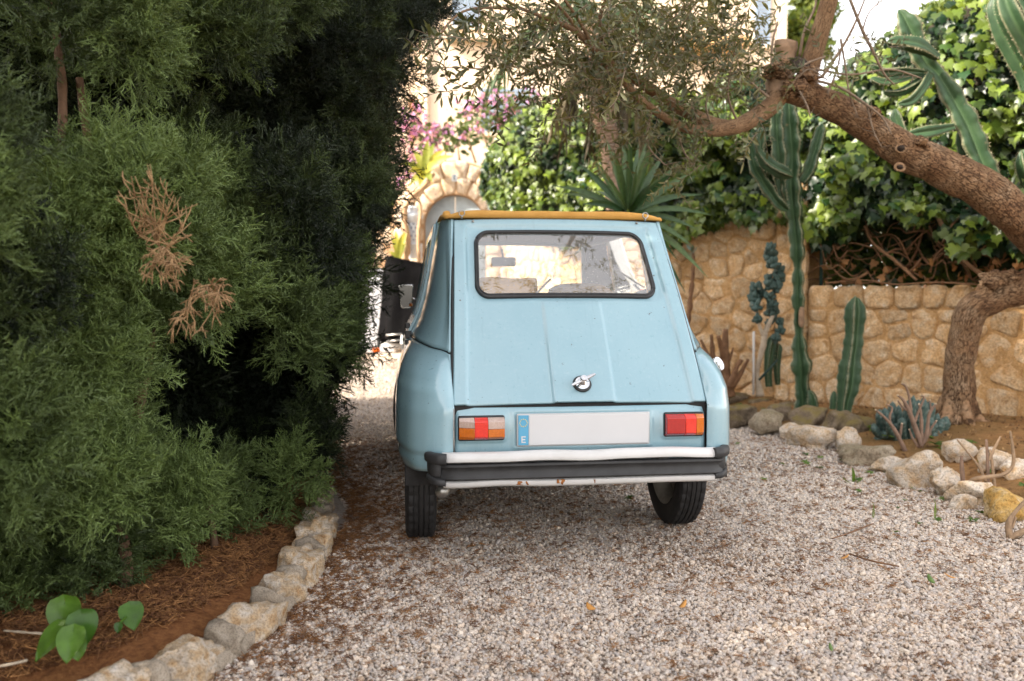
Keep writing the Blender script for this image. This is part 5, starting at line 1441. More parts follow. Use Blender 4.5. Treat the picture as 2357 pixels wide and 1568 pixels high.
def ivy_dirs(n, f):
    # leaf plane normal +Z of the mesh: turned to the drive and up; tips (+Y of the mesh) hang down
    nrm = unit(np.stack([rng.normal(-.35, .45, n), rng.normal(-.75, .3, n), rng.normal(.35, .35, n) + .5 * np.clip(.25 - f, 0, 1)], 1))
    tip = np.stack([rng.normal(0, .45, n), rng.normal(-.1, .2, n), np.full(n, -1.0)], 1)
    out = np.empty((n, 3))
    for i in range(n):
        z = Vector(nrm[i]); y = Vector(tip[i]); y = (y - z * y.dot(z)).normalized(); x = y.cross(z)
        out[i] = Matrix((x, y, z)).transposed().to_euler()[:]
    return out
for owner, u0, u1, n, ssz, npart in ((ivL, 1108, SPLIT + 40, 6000, (.058, .098), 150), (ivR, SPLIT - 40, 2740, 8200, (.066, .112), 290)):
    u, v, Y, f = ivy_points(n, u0, u1)
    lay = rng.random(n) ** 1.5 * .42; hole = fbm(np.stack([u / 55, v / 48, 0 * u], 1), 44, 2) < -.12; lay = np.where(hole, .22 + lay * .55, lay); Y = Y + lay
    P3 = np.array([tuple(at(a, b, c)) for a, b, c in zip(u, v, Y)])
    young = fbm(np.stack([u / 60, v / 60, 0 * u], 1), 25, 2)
    tin = np.clip(.42 + .38 * young + .25 * np.clip(.4 - f, 0, 1) - lay * 1.6 + rng.normal(size=n) * .18 + (.15 if owner is ivL else .06), 0, 1)  # tint darkened with depth, for the shade between the leaves
    sc = rng.uniform(*ssz, n); rot = ivy_dirs(n, f)
    front = np.argsort(lay)[:npart * 3]; front = front[(u[front] < 2357) & (v[front] > 0)][:npart]
    rest = np.setdiff1d(np.arange(n), front)
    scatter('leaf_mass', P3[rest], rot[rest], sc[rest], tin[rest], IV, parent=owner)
    L = LOC[owner][0]
    for i in front:
        o = bpy.data.objects.new('leaf', IVP[i % 5]); COL.objects.link(o); o.parent = owner
        o.location = Vector(P3[i]) - L; o.rotation_euler = rot[i]; s_ = sc[i] * 1.1; o.scale = (s_, s_, s_)
    # sheet of old stems inside, coloured near black for the shaded depth
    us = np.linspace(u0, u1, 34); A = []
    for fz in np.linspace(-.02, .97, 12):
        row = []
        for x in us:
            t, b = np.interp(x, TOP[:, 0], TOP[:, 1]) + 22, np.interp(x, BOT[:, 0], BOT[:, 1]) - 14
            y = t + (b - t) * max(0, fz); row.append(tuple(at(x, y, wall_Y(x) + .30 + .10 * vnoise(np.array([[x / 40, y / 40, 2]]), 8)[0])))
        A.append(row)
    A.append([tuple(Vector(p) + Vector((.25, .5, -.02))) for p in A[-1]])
    V, Fc = grid(np.array(A)); part('shaded_stem_sheet', V, Fc, simple('shaded_ivy_stems', (.028, .022, .012), .95, .5, 25, .8, 40), owner)

# ---- dry vine tangle above the low wall, with the dark bank behind it
vine = thing('dry_vine', 'tangle of bare brown vine stems along the top of the low stone wall', 'vine', tuple(wall_pt(3.0, 1.25)))
M['vine'] = simple('brown_vine', (.20, .105, .05), .85, .35, 20, .3)
M['dry_leaf'] = mat_leaf('dry_leaf', (.17, .07, .022), (.38, .20, .08), .2, .7)
for k in range(46):
    u0 = rng.uniform(1895, 2360); v0 = rng.uniform(560, 655); P = []; d = rng.uniform(-1, 1); u, v = u0, v0; Yo = rng.uniform(-.02, .30)
    for j in range(7):
        P.append(tuple(at(u, v, wall_Y(u) + Yo + rng.normal() * .04))); u += rng.uniform(10, 34) * (1 if d > 0 else -1); v += rng.normal() * 20 - 8 * (k % 3)
        v = min(max(v, 440), 652)
    V, Fc = tube(spline(P, 26), np.linspace(.013, .004, 26) * rng.uniform(.35, 1.1), 5, rough=.2); part('vine_stem', V, Fc, M['vine'], vine)
for pts, w in (([(2160, 500), (2180, 545), (2205, 585), (2250, 625), (2300, 648), (2357, 655)], 5), ([(1990, 520), (2010, 560), (2060, 600), (2110, 645)], 3.5), ([(2357, 440), (2300, 450), (2240, 470), (2190, 520), (2170, 560)], 3), ([(1900, 652), (1990, 645), (2060, 655), (2150, 650), (2260, 656)], 2)):
    P = [tuple(at(u, v, wall_Y(u) - .05)) for u, v in pts]; V, Fc = tube(spline(P, 24), w / F * 7.4, 6, rough=.2); part('vine_stem', V, Fc, M['vine'], vine)
DL = [ivy_mesh('dry_leaf', 30 + k, M['dry_leaf']) for k in range(3)]
n = 60; u = rng.uniform(1890, 2350, n); v = rng.uniform(600, 655, n)
scatter('withered_leaves', np.array([tuple(at(a, b, wall_Y(a) + rng.uniform(-.1, .25))) for a, b in zip(u, v)]), rng.uniform(0, 6.28, (n, 3)), rng.uniform(.04, .09, n), rng.random(n), DL, parent=vine)
n = 3200; u = rng.uniform(1888, 2560, n); v = rng.uniform(490, 652, n)
scatter('leaf_mass', np.array([tuple(at(a, b, wall_Y(a) + rng.uniform(.45, .9))) for a, b in zip(u, v)]), ivy_dirs(n, np.ones(n)), rng.uniform(.07, .12, n), rng.uniform(0, .4, n), IV, parent=vine)
fp = thing('fence_post', 'thin dark green metal post at the end of the tall wall', 'post', tuple(wall_pt(S_PIL + .09, 1.2, -.1)))
V, Fc = tube([tuple(wall_pt(S_PIL + .09, 1.2, -.1)), tuple(wall_pt(S_PIL + .09, 2.2, -.1))], .018, 8); part('post', V, Fc, simple('green_metal', (.03, .07, .06), .5, .2, 10), fp)
# ------------------------------------------------------------------ cacti
def mat_cactus(name, a, b, edge):
    t = NT(name); v = t.coord('Object', False)
    at_ = t.n('ShaderNodeAttribute', attribute_name='edge'); rd = t.n('ShaderNodeAttribute', attribute_name='valley')
    c = t.ramp(t.noise(v, 9, 4), [(.3, a), (.7, tuple((x + y) / 2 for x, y in zip(a, b)))])
    c = t.mix(t.math('MULTIPLY', rd.outputs['Fac'], .8), c, b)
    sc = t.ramp(t.noise(v, 16, 4, .65), [(.66, (0, 0, 0)), (.74, (1, 1, 1))]); c = t.mix(t.math('MULTIPLY', sc, .6), c, (.22, .16, .09))
    k = t.math('MULTIPLY', at_.outputs['Fac'], t.ramp(t.noise(v, 60, 3), [(.3, (.3, .3, .3)), (.6, (1, 1, 1))]))
    c = t.mix(k, c, edge); t.bsdf(c, .5, t.bump(t.noise(v, 40, 4), .15, .004), Specular_IOR_Level=.35); return t.m
M['cactus'] = mat_cactus('cactus_skin', (.016, .044, .017), (.058, .105, .045), (.24, .23, .14))
M['cactus_blue'] = mat_cactus('blue_cactus_skin', (.012, .038, .034), (.040, .088, .076), (.20, .23, .19))
M['spine'] = simple('pale_spine', (.42, .36, .24), .7, .2, 40)
M['scar'] = simple('corky_scar', (.24, .15, .09), .9, .3, 20, .4)
def column(owner, pts, ribs=4, depth=.62, wave=.16, wl=.16, name='stem', mat=None, seed=0, twist=.35, n=70, sharp=2.2):
    """a ribbed cactus stem along (u, v, Y, half width px): wavy wings with pale edges"""
    P = spline([tuple(at(u, v, Y)) + (w / F * Y,) for u, v, Y, w in pts], n); C, r = P[:, :3], P[:, 3]
    arc = np.concatenate([[0], np.cumsum(np.linalg.norm(np.diff(C, axis=0), axis=1))]); L = arc[-1]
    T, N, B = frames(C); sides = ribs * 10; V, edge, val = [], [], []
    rs = np.random.default_rng(seed); ph = rs.uniform(0, 6.28)
    for i in range(n):
        wv = 1 + wave * math.sin(2 * math.pi * arc[i] / wl + ph) + .35 * wave * math.sin(2 * math.pi * arc[i] / (wl * .37) + 2 * ph)
        tip = min(1.0, math.sqrt(max(0.0, (L - arc[i]) / (1.2 * r[i] + 1e-6))) + .02)
        for k in range(sides):
            a = 2 * math.pi * k / sides; c = abs(math.cos(a * ribs / 2)) ** sharp
            rad = r[i] * tip * ((1 - depth) + depth * c * wv) * (1 + .02 * math.sin(90 * arc[i] + 3 * k))
            V.append(C[i] + (N[i] * math.cos(a + twist) + B[i] * math.sin(a + twist)) * rad)
            edge.append(1.0 if c > .985 else (.15 if c > .9 else 0)); val.append(max(0, 1 - c * 3))
    Fc = []
    for i in range(n - 1):
        for k in range(sides):
            l = (k + 1) % sides; Fc.append((i * sides + k, i * sides + l, (i + 1) * sides + l, (i + 1) * sides + k))
    Fc.append(tuple((n - 1) * sides + k for k in range(sides)))
    o = part(name, V, Fc, mat or M['cactus'], owner, attrs={'edge': edge, 'valley': val})
    g = Geo(); step = max(1, int(.035 / (L / n)))
    for i in range(2, n - 2, step):
        for q in range(ribs):
            p = np.array(V[i * sides + int(q * sides / ribs)]); d0 = p - C[i]; d0 /= np.linalg.norm(d0) + 1e-9
            for _ in range(3):
                d = d0 + rs.normal(size=3) * .55; d /= np.linalg.norm(d); w_ = np.cross(d, rs.normal(size=3)); w_ /= np.linalg.norm(w_); l_ = rs.uniform(.010, .022)
                g.add([p - w_ * .0016 - d0 * .002, p + w_ * .0016 - d0 * .002, p + d * l_], [(0, 1, 2)])
    if g.v: gpart('spines', g, M['spine'], o, kind='stuff', smooth=False)
    return o
CY = 7.35
t = thing('candelabra_cactus', 'tall branching green candelabra cactus standing against the end of the tall wall', 'cactus', tuple(at(1849, 938, CY)))
column(t, [(1849, 942, CY, 24), (1848, 905, CY, 22), (1846, 890, CY, 17), (1845, 845, CY, 27), (1840, 800, CY, 20), (1839, 765, CY, 13), (1839, 730, CY, 14), (1837, 690, CY, 17), (1837, 668, CY, 15), (1837, 640, CY, 16), (1836, 612, CY, 12), (1835, 575, CY, 21), (1830, 520, CY, 19), (1826, 480, CY, 23), (1822, 420, CY, 26), (1825, 370, CY, 22), (1822, 320, CY, 27), (1818, 270, CY, 24), (1815, 225, CY, 22)], 4, .68, .20, .19, seed=2, n=190)
column(t, [(1872, 938, CY - .1, 14), (1869, 915, CY - .1, 13), (1862, 898, CY - .1, 8)], 4, .5, seed=3, n=20)
column(t, [(1806, 468, CY, 10), (1797, 420, CY, 17), (1795, 365, CY, 20), (1789, 310, CY, 19), (1788, 262, CY, 18), (1786, 240, CY, 12)], 4, .68, .15, .18, seed=4)
column(t, [(1812, 484, CY - .06, 9), (1790, 466, CY - .08, 15), (1765, 432, CY - .08, 17), (1740, 390, CY - .08, 17), (1730, 350, CY - .05, 15), (1728, 305, CY - .05, 12)], 4, .66, .16, .18, seed=5)
column(t, [(1752, 352, CY - .15, 9), (1752, 320, CY - .15, 13), (1752, 290, CY - .15, 10)], 4, .5, .05, seed=6, n=24)
column(t, [(1745, 350, CY - .2, 10), (1765, 375, CY - .2, 15), (1790, 392, CY - .22, 16), (1826, 408, CY - .22, 12)], 4, .6, .12, seed=7, n=30)
column(t, [(1845, 420, CY, 10), (1860, 398, CY, 16), (1875, 350, CY, 17), (1888, 305, CY, 16), (1893, 285, CY, 8)], 4, .66, .15, .17, seed=8)
V, Fc = rock(2, (.028, .01, .10), 4, .1, 1.2, .6, 0); part('corky_scar', V + np.array(at(1845, 730, CY - .055)), Fc, M['scar'], t)
t = thing('column_cactus', 'short stout ribbed cactus column with spiny edges in front of the low wall', 'cactus', tuple(at(1944, 952, 7.0)))
column(t, [(1942, 957, 7.0, 17), (1946, 925, 7.0, 19), (1953, 890, 7.0, 26), (1957, 850, 7.0, 27), (1961, 820, 7.0, 22), (1965, 790, 7.0, 23), (1967, 765, 7.0, 21), (1969, 730, 7.0, 25), (1970, 690, 7.0, 24), (1971, 684, 7.0, 18)], 5, .45, .10, .10, seed=11, n=110, twist=.1)
t = thing('cactus_stub', 'small dark cut cactus stub beside the short column cactus', 'cactus', tuple(at(1919, 940, 7.05)))
column(t, [(1917, 942, 7.05, 10), (1919, 920, 7.05, 11), (1920, 900, 7.05, 9)], 4, .4, .05, seed=12, n=16)
RY = 6.5
t = thing('winged_cactus', 'tall winged cactus leaning in front of the ivy bank with curved side arms', 'cactus', tuple(at(2500, 985, RY)))
column(t, [(2500, 990, RY, 20), (2470, 800, RY, 22), (2420, 660, RY, 22), (2350, 520, RY, 24), (2300, 452, RY, 27), (2272, 401, RY, 25), (2252, 360, RY, 27), (2226, 295, RY, 29), (2200, 244, RY, 26), (2175, 200, RY, 24), (2153, 166, RY, 15), (2128, 144, RY, 27), (2110, 108, RY, 24), (2090, 64, RY, 26), (2075, 34, RY, 20), (2068, 22, RY, 8)], 3, .72, .13, .2, seed=20, n=170, twist=1.9)
for k, p in enumerate(([(2160, 134, RY - .12, 9), (2120, 110, RY - .16, 19), (2080, 100, RY - .18, 18), (2040, 97, RY - .18, 9)], [(2125, 166, RY - .05, 7), (2080, 162, RY - .1, 11), (2035, 165, RY - .1, 12), (2004, 150, RY - .1, 8)],
                       [(2118, 172, RY - .04, 6), (2070, 184, RY - .08, 10), (2030, 190, RY - .1, 10), (2003, 180, RY - .1, 7)], [(2136, 172, RY - .02, 8), (2105, 195, RY - .05, 12), (2070, 212, RY - .06, 10), (2032, 213, RY - .06, 5)],
                       [(2138, 172, RY - .06, 10), (2120, 205, RY - .1, 13), (2095, 232, RY - .1, 12), (2066, 240, RY - .1, 7)], [(2118, 350, RY, 8), (2088, 328, RY, 13), (2070, 285, RY, 16), (2060, 250, RY, 12)],
                       [(2195, 292, RY - .04, 8), (2150, 302, RY - .06, 15), (2110, 308, RY - .06, 14), (2084, 312, RY - .06, 8)], [(2245, 380, RY + .1, 15), (2228, 340, RY + .1, 22), (2208, 300, RY + .1, 15)])):
    column(t, p, 3, .66, .08, .2, name='arm', seed=30 + k, n=36, twist=.4 + k)
t = thing('giant_cactus', 'cluster of big ribbed cactus arms entering the frame at the upper right corner', 'cactus', tuple(at(2420, 660, 6.7)))
for k, p in enumerate(([(2450, 978, 6.7, 28), (2440, 700, 6.7, 30), (2420, 420, 6.7, 34), (2390, 200, 6.7, 38), (2345, 110, 6.7, 36), (2316, 60, 6.7, 32), (2300, 12, 6.7, 26), (2296, -20, 6.7, 10)], [(2400, 190, 6.6, 20), (2370, 105, 6.55, 33), (2338, 50, 6.5, 32), (2318, 5, 6.5, 28), (2310, -40, 6.5, 12)],
                       [(2420, 150, 6.6, 20), (2390, 60, 6.5, 34), (2352, 0, 6.5, 34), (2335, -60, 6.5, 20)], [(2430, 520, 6.7, 10), (2375, 420, 6.65, 20), (2360, 375, 6.6, 20), (2352, 345, 6.6, 10)])):
    column(t, p, 5, .42, .05, .25, name='arm', seed=50 + k, n=60, twist=.3 * k)
# blue crested cactus on a pale stem
bz = lambda X, Y_, w=0: (1582.5 + X * .2569, 575.5 + Y_ * .2569)
t = thing('crested_cactus', 'blue green knobbly cactus clump on a thin pale forked stem by the tall wall', 'cactus', tuple(at(1747, 906, 8.0)))
for k, (X, Yp, r_px) in enumerate([(745, 0, 55), (752, 60, 62), (770, 130, 60), (812, 190, 60), (815, 260, 55), (800, 340, 55), (722, 270, 46), (720, 320, 46), (610, 345, 55), (600, 430, 60), (620, 505, 55), (660, 400, 48), (735, 430, 50), (760, 500, 50), (755, 570, 62), (620, 620, 45), (830, 660, 42), (826, 730, 44), (790, 800, 46), (735, 660, 40)]):
    u, v = bz(X, Yp); Yd = 8.0 + .06 * math.sin(k * 2.4); c = np.array(at(u, v, Yd)); R = r_px * .2569 / F * Yd
    rr_2 = np.random.default_rng(700 + k); g = Geo(); ed, va = [], []
    for j in range(13):
        d = unit(rr_2.normal(size=(1, 3)) + np.array([[0, -.35, .35]]))[0]; P = spline([c, c + d * R * .7, c + d * R * 1.15 + np.array([0, 0, .015])], 7)
        V, Fc = tube(P, np.array([.34, .40, .42, .42, .38, .28, .10]) * R, 8); g.add(V, Fc)
        c_ = np.tile(np.array([1.0 if q % 2 == 0 else 0 for q in range(8)]), 7); ed += list(c_ * .35); va += list(1 - c_)
    gpart('knob_cluster', g, M['cactus_blue'], t, attrs={'edge': ed, 'valley': va})
M['pale_stem'] = simple('pale_corky_stem', (.42, .34, .25), .85, .25, 14, .4)
def stem_px(owner, pts, name='stem', mat=None, n=24, sides=9, rough=.12, Y=None):
    P = spline([tuple(at(u, v, y)) + (w / F * y,) for u, v, y, w in pts], n); V, Fc = tube(P[:, :3], P[:, 3], sides, rough=rough, rscale=16); return part(name, V, Fc, mat, owner)
stem_px(t, [(1750, 912, 8, 11), (1745, 880, 8, 6), (1743, 853, 8, 5.5), (1750, 820, 8, 6), (1757, 794, 8, 7), (1760, 766, 8, 7)], 'stem', M['pale_stem'])
stem_px(t, [(1759, 775, 8, 6), (1750, 757, 8, 4), (1744, 735, 8, 3), (1738, 716, 8, 2)], 'stem', M['pale_stem']); stem_px(t, [(1760, 768, 8, 6), (1772, 742, 8, 5), (1780, 725, 8, 3)], 'stem', M['pale_stem'])
stem_px(t, [(1747, 875, 7.98, 3), (1770, 850, 7.95, 2.4), (1790, 828, 7.95, 1.8)], 'side_shoot', M['cactus_blue'])
column(t, [(1770, 890, 8.1, 8), (1768, 850, 8.1, 10), (1774, 800, 8.1, 13), (1784, 770, 8.1, 12)], 5, .4, .05, seed=71, n=30, mat=M['cactus']); column(t, [(1790, 886, 8.1, 6), (1788, 840, 8.1, 9), (1792, 790, 8.1, 11)], 5, .4, .05, seed=72, n=24, mat=M['cactus'])
t = thing('plant_stake', 'thin straight pale plant stake beside the crested cactus', 'stake', tuple(at(1734, 906, 7.95)))
V, Fc = tube([tuple(at(1734, 908, 7.95)), tuple(at(1735, 763, 7.95))], .011, 10); part('stake', V, Fc, simple('galvanised_stake', (.52, .50, .48), .5, .1, 20), t)
# pruned brown shrub by the car's right side
M['brown_wood'] = simple('brown_wood', (.17, .085, .04), .85, .35, 22, .6, 60)
t = thing('pruned_shrub', 'dark brown pruned shrub of short bare stubs right behind the fuel filler', 'shrub', tuple(at(1674, 908, 8.1)))
for p in ([(1674, 912, 8.1, 19), (1670, 870, 8.1, 14), (1668, 820, 8.1, 10), (1670, 757, 8.1, 6)], [(1668, 835, 8.1, 8), (1660, 800, 8.05, 6), (1653, 775, 8.0, 5)], [(1664, 880, 8.1, 9), (1645, 840, 8.1, 6), (1640, 800, 8.1, 5), (1637, 770, 8.1, 4)], [(1645, 845, 8.1, 5), (1628, 815, 8.1, 4), (1613, 782, 8.1, 3)],
          [(1680, 890, 8.05, 9), (1694, 850, 8.0, 6), (1707, 828, 8.0, 5)], [(1684, 890, 8.05, 8), (1704, 860, 8.0, 6), (1722, 827, 7.95, 4)], [(1672, 850, 8.1, 4), (1682, 820, 8.05, 3), (1688, 800, 8.05, 2)]):
    stem_px(t, p, 'stem', M['brown_wood'], 20, 9, .25)
t = thing('thorny_stalk', 'thin dark thorny stalk with a few grey leaves against the tall wall', 'plant', tuple(at(1580, 880, 8.6)))
stem_px(t, [(1578, 885, 8.6, 6), (1583, 760, 8.6, 5), (1588, 704, 8.6, 5), (1593, 652, 8.6, 5), (1596, 600, 8.6, 4), (1594, 562, 8.6, 3)], 'stem', M['brown_wood'], 50, 8, .6)
M['grey_leaf'] = mat_leaf('grey_green_leaf', (.10, .14, .11), (.20, .24, .18), .15, .5, geo='random')
for k in range(7):
    V, Fc = leaf_geo(.09, .016, .2, .1, 4); d = unit(rng.normal(size=(1, 3)) + np.array([[0, -.2, .5]]))[0]; part('leaf', rot_to(V, d, k) + np.array(at(1592, 572 + 3 * k, 8.58)), Fc, M['grey_leaf'], t)
# ---- yucca
M['yucca'] = mat_leaf('yucca_blade', (.028, .075, .030), (.10, .165, .060), .12, .36, geo='random')
yc = thing('yucca', 'spiky green yucca fanning its sword leaves above the car roof', 'yucca', tuple(at(1448, 872, 6.9)))
YY0 = 6.9; hub = np.array(at(1446, 492, YY0))
stem_px(yc, [(1450, 885, YY0, 18), (1446, 700, YY0, 16), (1445, 500, YY0, 15)], 'trunk', M['brown_wood'], 30, 10, .3)
tips = [(1270, 428, 0), (1290, 445, .1), (1330, 375, .1), (1352, 352, -.3), (1395, 318, .2), (1410, 340, -.2), (1432, 310, .1), (1450, 300, -.3), (1470, 330, .3), (1490, 318, .1), (1508, 310, -.1), (1530, 352, .2), (1545, 398, -.2), (1568, 372, .1), (1590, 398, .2), (1618, 448, 0), (1640, 496, -.1), (1608, 530, .1), (1600, 572, -.2), (1630, 640, -.15), (1578, 675, -.3), (1340, 470, -.3), (1370, 440, .4), (1465, 380, -.6), (1500, 420, -.6), (1400, 420, -.6), (1420, 560, -.5), (1350, 540, -.4), (1560, 600, .3), (1320, 590, .2), (1290, 520, .4), (1480, 640, -.4)]
for k, (u, v, dy) in enumerate(tips):
    e = np.array(at(u, v, YY0 + dy)); d = e - hub; L = np.linalg.norm(d); dn = d / L; side = np.cross(dn, [.2, -1, .3] if abs(dn[0]) < .8 else [.1, -.8, .6]); side /= np.linalg.norm(side); up = np.cross(side, dn)
    V = []; nseg = 10; droop = .10 * L * (1 if v > 420 else .35)
    for i in range(nseg + 1):
        tq = i / nseg; w = .030 * (math.sin(math.pi * min(1, tq * .75 + .18)) ** .8) * (1 - tq ** 5) + .0008
        c = hub + dn * (.04 + tq * (L - .04)) + np.array([0, 0, droop * (math.sin(math.pi * tq) * .6)])
        for a, b in ((-1, .55), (-.5, .12), (0, -.08), (.5, .12), (1, .55)): V.append(c + side * w * a + up * w * b * .8)
    Fc = [(5 * i + j, 5 * i + j + 1, 5 * i + j + 6, 5 * i + j + 5) for i in range(nseg) for j in range(4)]
    part('leaf', V, Fc, M['yucca'], yc)
# ---- palm
M['palm_bark'] = simple('palm_bark', (.33, .22, .15), .9, .35, 12, .8, 36, .02)
pm = thing('palm_tree', 'palm with a slightly curved rough trunk and a skirt of dead hanging fronds', 'palm', tuple(at(1420, 870, 9.0)))
P = spline([tuple(at(u, v, 9.0)) + (w / F * 9,) for u, v, w in [(1424, 880, 30), (1422, 640, 26), (1416, 470, 22), (1408, 380, 21), (1403, 320, 23), (1392, 270, 27), (1382, 220, 30), (1378, 150, 32), (1380, 60, 30)]], 150)
rr4 = P[:, 3] * (1 + .09 * (np.arange(150) % 3 - 1))
V, Fc = tube(P[:, :3], rr4, 16, rough=.10, rscale=25); part('trunk', V, Fc, M['palm_bark'], pm)
M['dead_frond'] = mat_leaf('dead_palm_frond', (.05, .035, .015), (.13, .10, .045), .1, .7, geo='random')
M['palm_leaf'] = mat_leaf('palm_leaf', (.022, .05, .018), (.07, .11, .035), .15, .5, geo='random')
def frond(owner, base, tip, droop, mat, nl=26, ll=.42, w=.013, seed=0, hang=.9):
    r = np.random.default_rng(seed); mid = (base + tip) / 2 + np.array([0, 0, droop]); S = spline([base, mid, tip], 20); g = Geo(); V, Fc = tube(S, np.linspace(.012, .004, 20), 5); g.add(V, Fc)
    for k in range(nl):
        tq = .12 + .86 * k / nl; p = S[int(tq * 19)]; d0 = S[min(19, int(tq * 19) + 1)] - S[int(tq * 19) - 1]; d0 /= np.linalg.norm(d0)
        for s in (-1, 1):
            d = np.cross(d0, [0, 0, 1]) * s * .6 + d0 * .5 + np.array([0, 0, -hang]) + r.normal(size=3) * .18; V, Fc = leaf_geo(ll * r.uniform(.7, 1.1), w, .2, r.uniform(-.1, .1), 2); g.add(rot_to(V, d / np.linalg.norm(d), r.uniform(0, 6)) + p, Fc)
    return gpart('frond', g, mat, owner)
top = np.array(at(1380, 110, 9.0))
for k in range(9):
    a = k * 2 * math.pi / 9 + .3; tip = top + np.array([math.cos(a) * .52, math.sin(a) * .45, -.62 - .22 * (k % 3)]); frond(pm, top + np.array([0, 0, .1]), tip, .22, M['dead_frond'], 20, .40, .018, k, 1.6)
for k in range(10):
    a = k * 2 * math.pi / 10; tip = top + np.array([math.cos(a) * 1.25, math.sin(a) * 1.1, .55 - .5 * (k % 3)]); frond(pm, top + np.array([0, 0, .25]), tip, .35, M['palm_leaf'], 24, .40, .016, 40 + k, .5)
# ---- the blue bush and pruned stub shrub at the edge of the bed
kz = lambda X, Y_: (1553.6 + X * .4495, 863 + Y_ * .4495)
t = thing('blue_cactus_bush', 'low bushy clump of blue green finger cactus at the edge of the bed', 'cactus', tuple(on_ground(2095, 1030, .1)))
rq = np.random.default_rng(77)
for k in range(64):
    X, Yp = rq.uniform(1015, 1400), 0; f = (X - 1205) / 195; top_v = 95 + 130 * f * f + rq.uniform(-8, 150); u, v = kz(X, top_v); Yd = 6.05 + rq.uniform(-.10, .45)
    b = at(u + (2095 - u) * rq.uniform(.25, .5), 1012, Yd + .05); tp = at(u, v, Yd); w = rq.uniform(8, 13)
    q = tp - b; m = b + q * .55 + Vector((q.x * .2, 0, 0))
    P = [(*_b, ) for _b in ()]
    C = spline([tuple(b), tuple(m), tuple(tp)], 12); g = []; sides = 10; V = []; ed = []; va = []
    T, N_, B_ = frames(C)
    for i in range(12):
        tipf = math.sqrt(max(0.02, min(1, (11 - i) / 2.2)))
        for j in range(sides):
            a = 2 * math.pi * j / sides; c = j % 2 == 0; V.append(C[i] + (N_[i] * math.cos(a) + B_[i] * math.sin(a)) * w / F * Yd * tipf * (1.0 if c else .78)); ed.append(.9 if c and i % 2 else .1); va.append(0 if c else 1)
    Fc = [(i * sides + j, i * sides + (j + 1) % sides, (i + 1) * sides + (j + 1) % sides, (i + 1) * sides + j) for i in range(11) for j in range(sides)] + [tuple(11 * sides + j for j in range(sides))]
    part('finger', V, Fc, M['cactus_blue'], t, attrs={'edge': ed, 'valley': va})
M['tan_twig'] = simple('tan_twig', (.30, .20, .12), .85, .3, 30); M['stub_bark'] = simple('grey_brown_bark', (.20, .125, .085), .85, .3, 20, .5, 50); M['pale_cut'] = simple('pale_cut_wood', (.55, .42, .28), .8, .15, 30)
t = thing('stubby_shrub', 'pruned shrub of pale cut stubs growing in front of the blue cactus', 'shrub', tuple(on_ground(2105, 1050, .02)))
SB = [[(1185, 405, 13), (1150, 330, 11), (1110, 260, 9), (1070, 215, 7), (1028, 180, 5)], [(1262, 400, 14), (1250, 330, 14), (1225, 260, 13), (1200, 190, 11), (1170, 130, 9), (1140, 105, 6)], [(1210, 205, 8), (1200, 120, 7), (1182, 60, 5), (1162, 45, 4)], [(1260, 370, 10), (1290, 290, 10), (1300, 210, 9), (1320, 170, 7), (1335, 150, 5)],
      [(1262, 340, 9), (1262, 250, 9), (1258, 190, 7), (1250, 150, 5)], [(1255, 380, 9), (1290, 320, 8), (1315, 270, 7), (1338, 236, 5)], [(1150, 330, 7), (1158, 280, 6), (1162, 250, 5)], [(1105, 260, 7), (1100, 210, 6), (1112, 170, 4), (1080, 150, 3)], [(1245, 370, 7), (1215, 320, 6), (1200, 280, 4)], [(1225, 250, 7), (1250, 180, 6), (1275, 120, 5), (1260, 105, 4)],
      [(1300, 210, 5), (1310, 180, 5), (1305, 130, 4)], [(1200, 185, 6), (1170, 170, 5), (1140, 130, 4)], [(1290, 270, 5), (1310, 300, 4), (1300, 310, 4)]]
for p in SB:
    q = [(*kz(a, b), 5.75, w * .45) for a, b, w in p]; stem_px(t, q, 'stem', M['stub_bark'], 18, 9, .18)
    u, v, yd, w = q[-1]; V, Fc = ico(2); part('cut_end', V * w / F * yd * .98 + np.array(at(u, v, yd)), Fc, M['pale_cut'], t)
# dry twiggy plants at the right edge
t = thing('dry_twigs', 'bare dry twigs sprouting between the pale boulders near the yellow boulder', 'dry plant', tuple(on_ground(2245, 1168, 0)))
for p in ([(2248, 1172, 4.5, 8), (2232, 1156, 4.5, 7), (2222, 1145, 4.5, 7), (2217, 1110, 4.5, 6), (2214, 1075, 4.5, 5), (2213, 1050, 4.5, 3)], [(2220, 1118, 4.5, 5), (2240, 1104, 4.45, 5), (2272, 1098, 4.4, 5), (2310, 1092, 4.4, 4.5), (2332, 1070, 4.4, 4), (2331, 1030, 4.4, 3.5), (2325, 993, 4.4, 2.5)], [(2312, 1162, 4.5, 7), (2290, 1158, 4.5, 6), (2276, 1140, 4.5, 5), (2274, 1090, 4.5, 4), (2272, 1040, 4.5, 3.5), (2270, 1012, 4.5, 2.5)],
          [(2275, 1060, 4.5, 4), (2290, 1030, 4.5, 3), (2303, 1005, 4.5, 2)], [(2295, 1158, 4.5, 5), (2288, 1110, 4.5, 4), (2284, 1070, 4.5, 3.5), (2278, 1035, 4.5, 3)], [(2270, 1110, 4.5, 4), (2250, 1070, 4.5, 3), (2230, 1045, 4.5, 2.5), (2203, 1012, 4.5, 2)], [(2250, 1165, 4.48, 5), (2275, 1155, 4.48, 5), (2300, 1160, 4.48, 5)], [(2262, 1150, 4.5, 4), (2255, 1120, 4.5, 3), (2262, 1095, 4.5, 2.5)]):
    stem_px(t, p, 'twig', M['tan_twig'] if p[0][3] < 7 else M['stub_bark'], 22, 7, .15)
t = thing('uprooted_plant', 'dry uprooted twig with a tangle of brown roots at the right edge', 'dry plant', tuple(on_ground(2340, 1265, 0)))
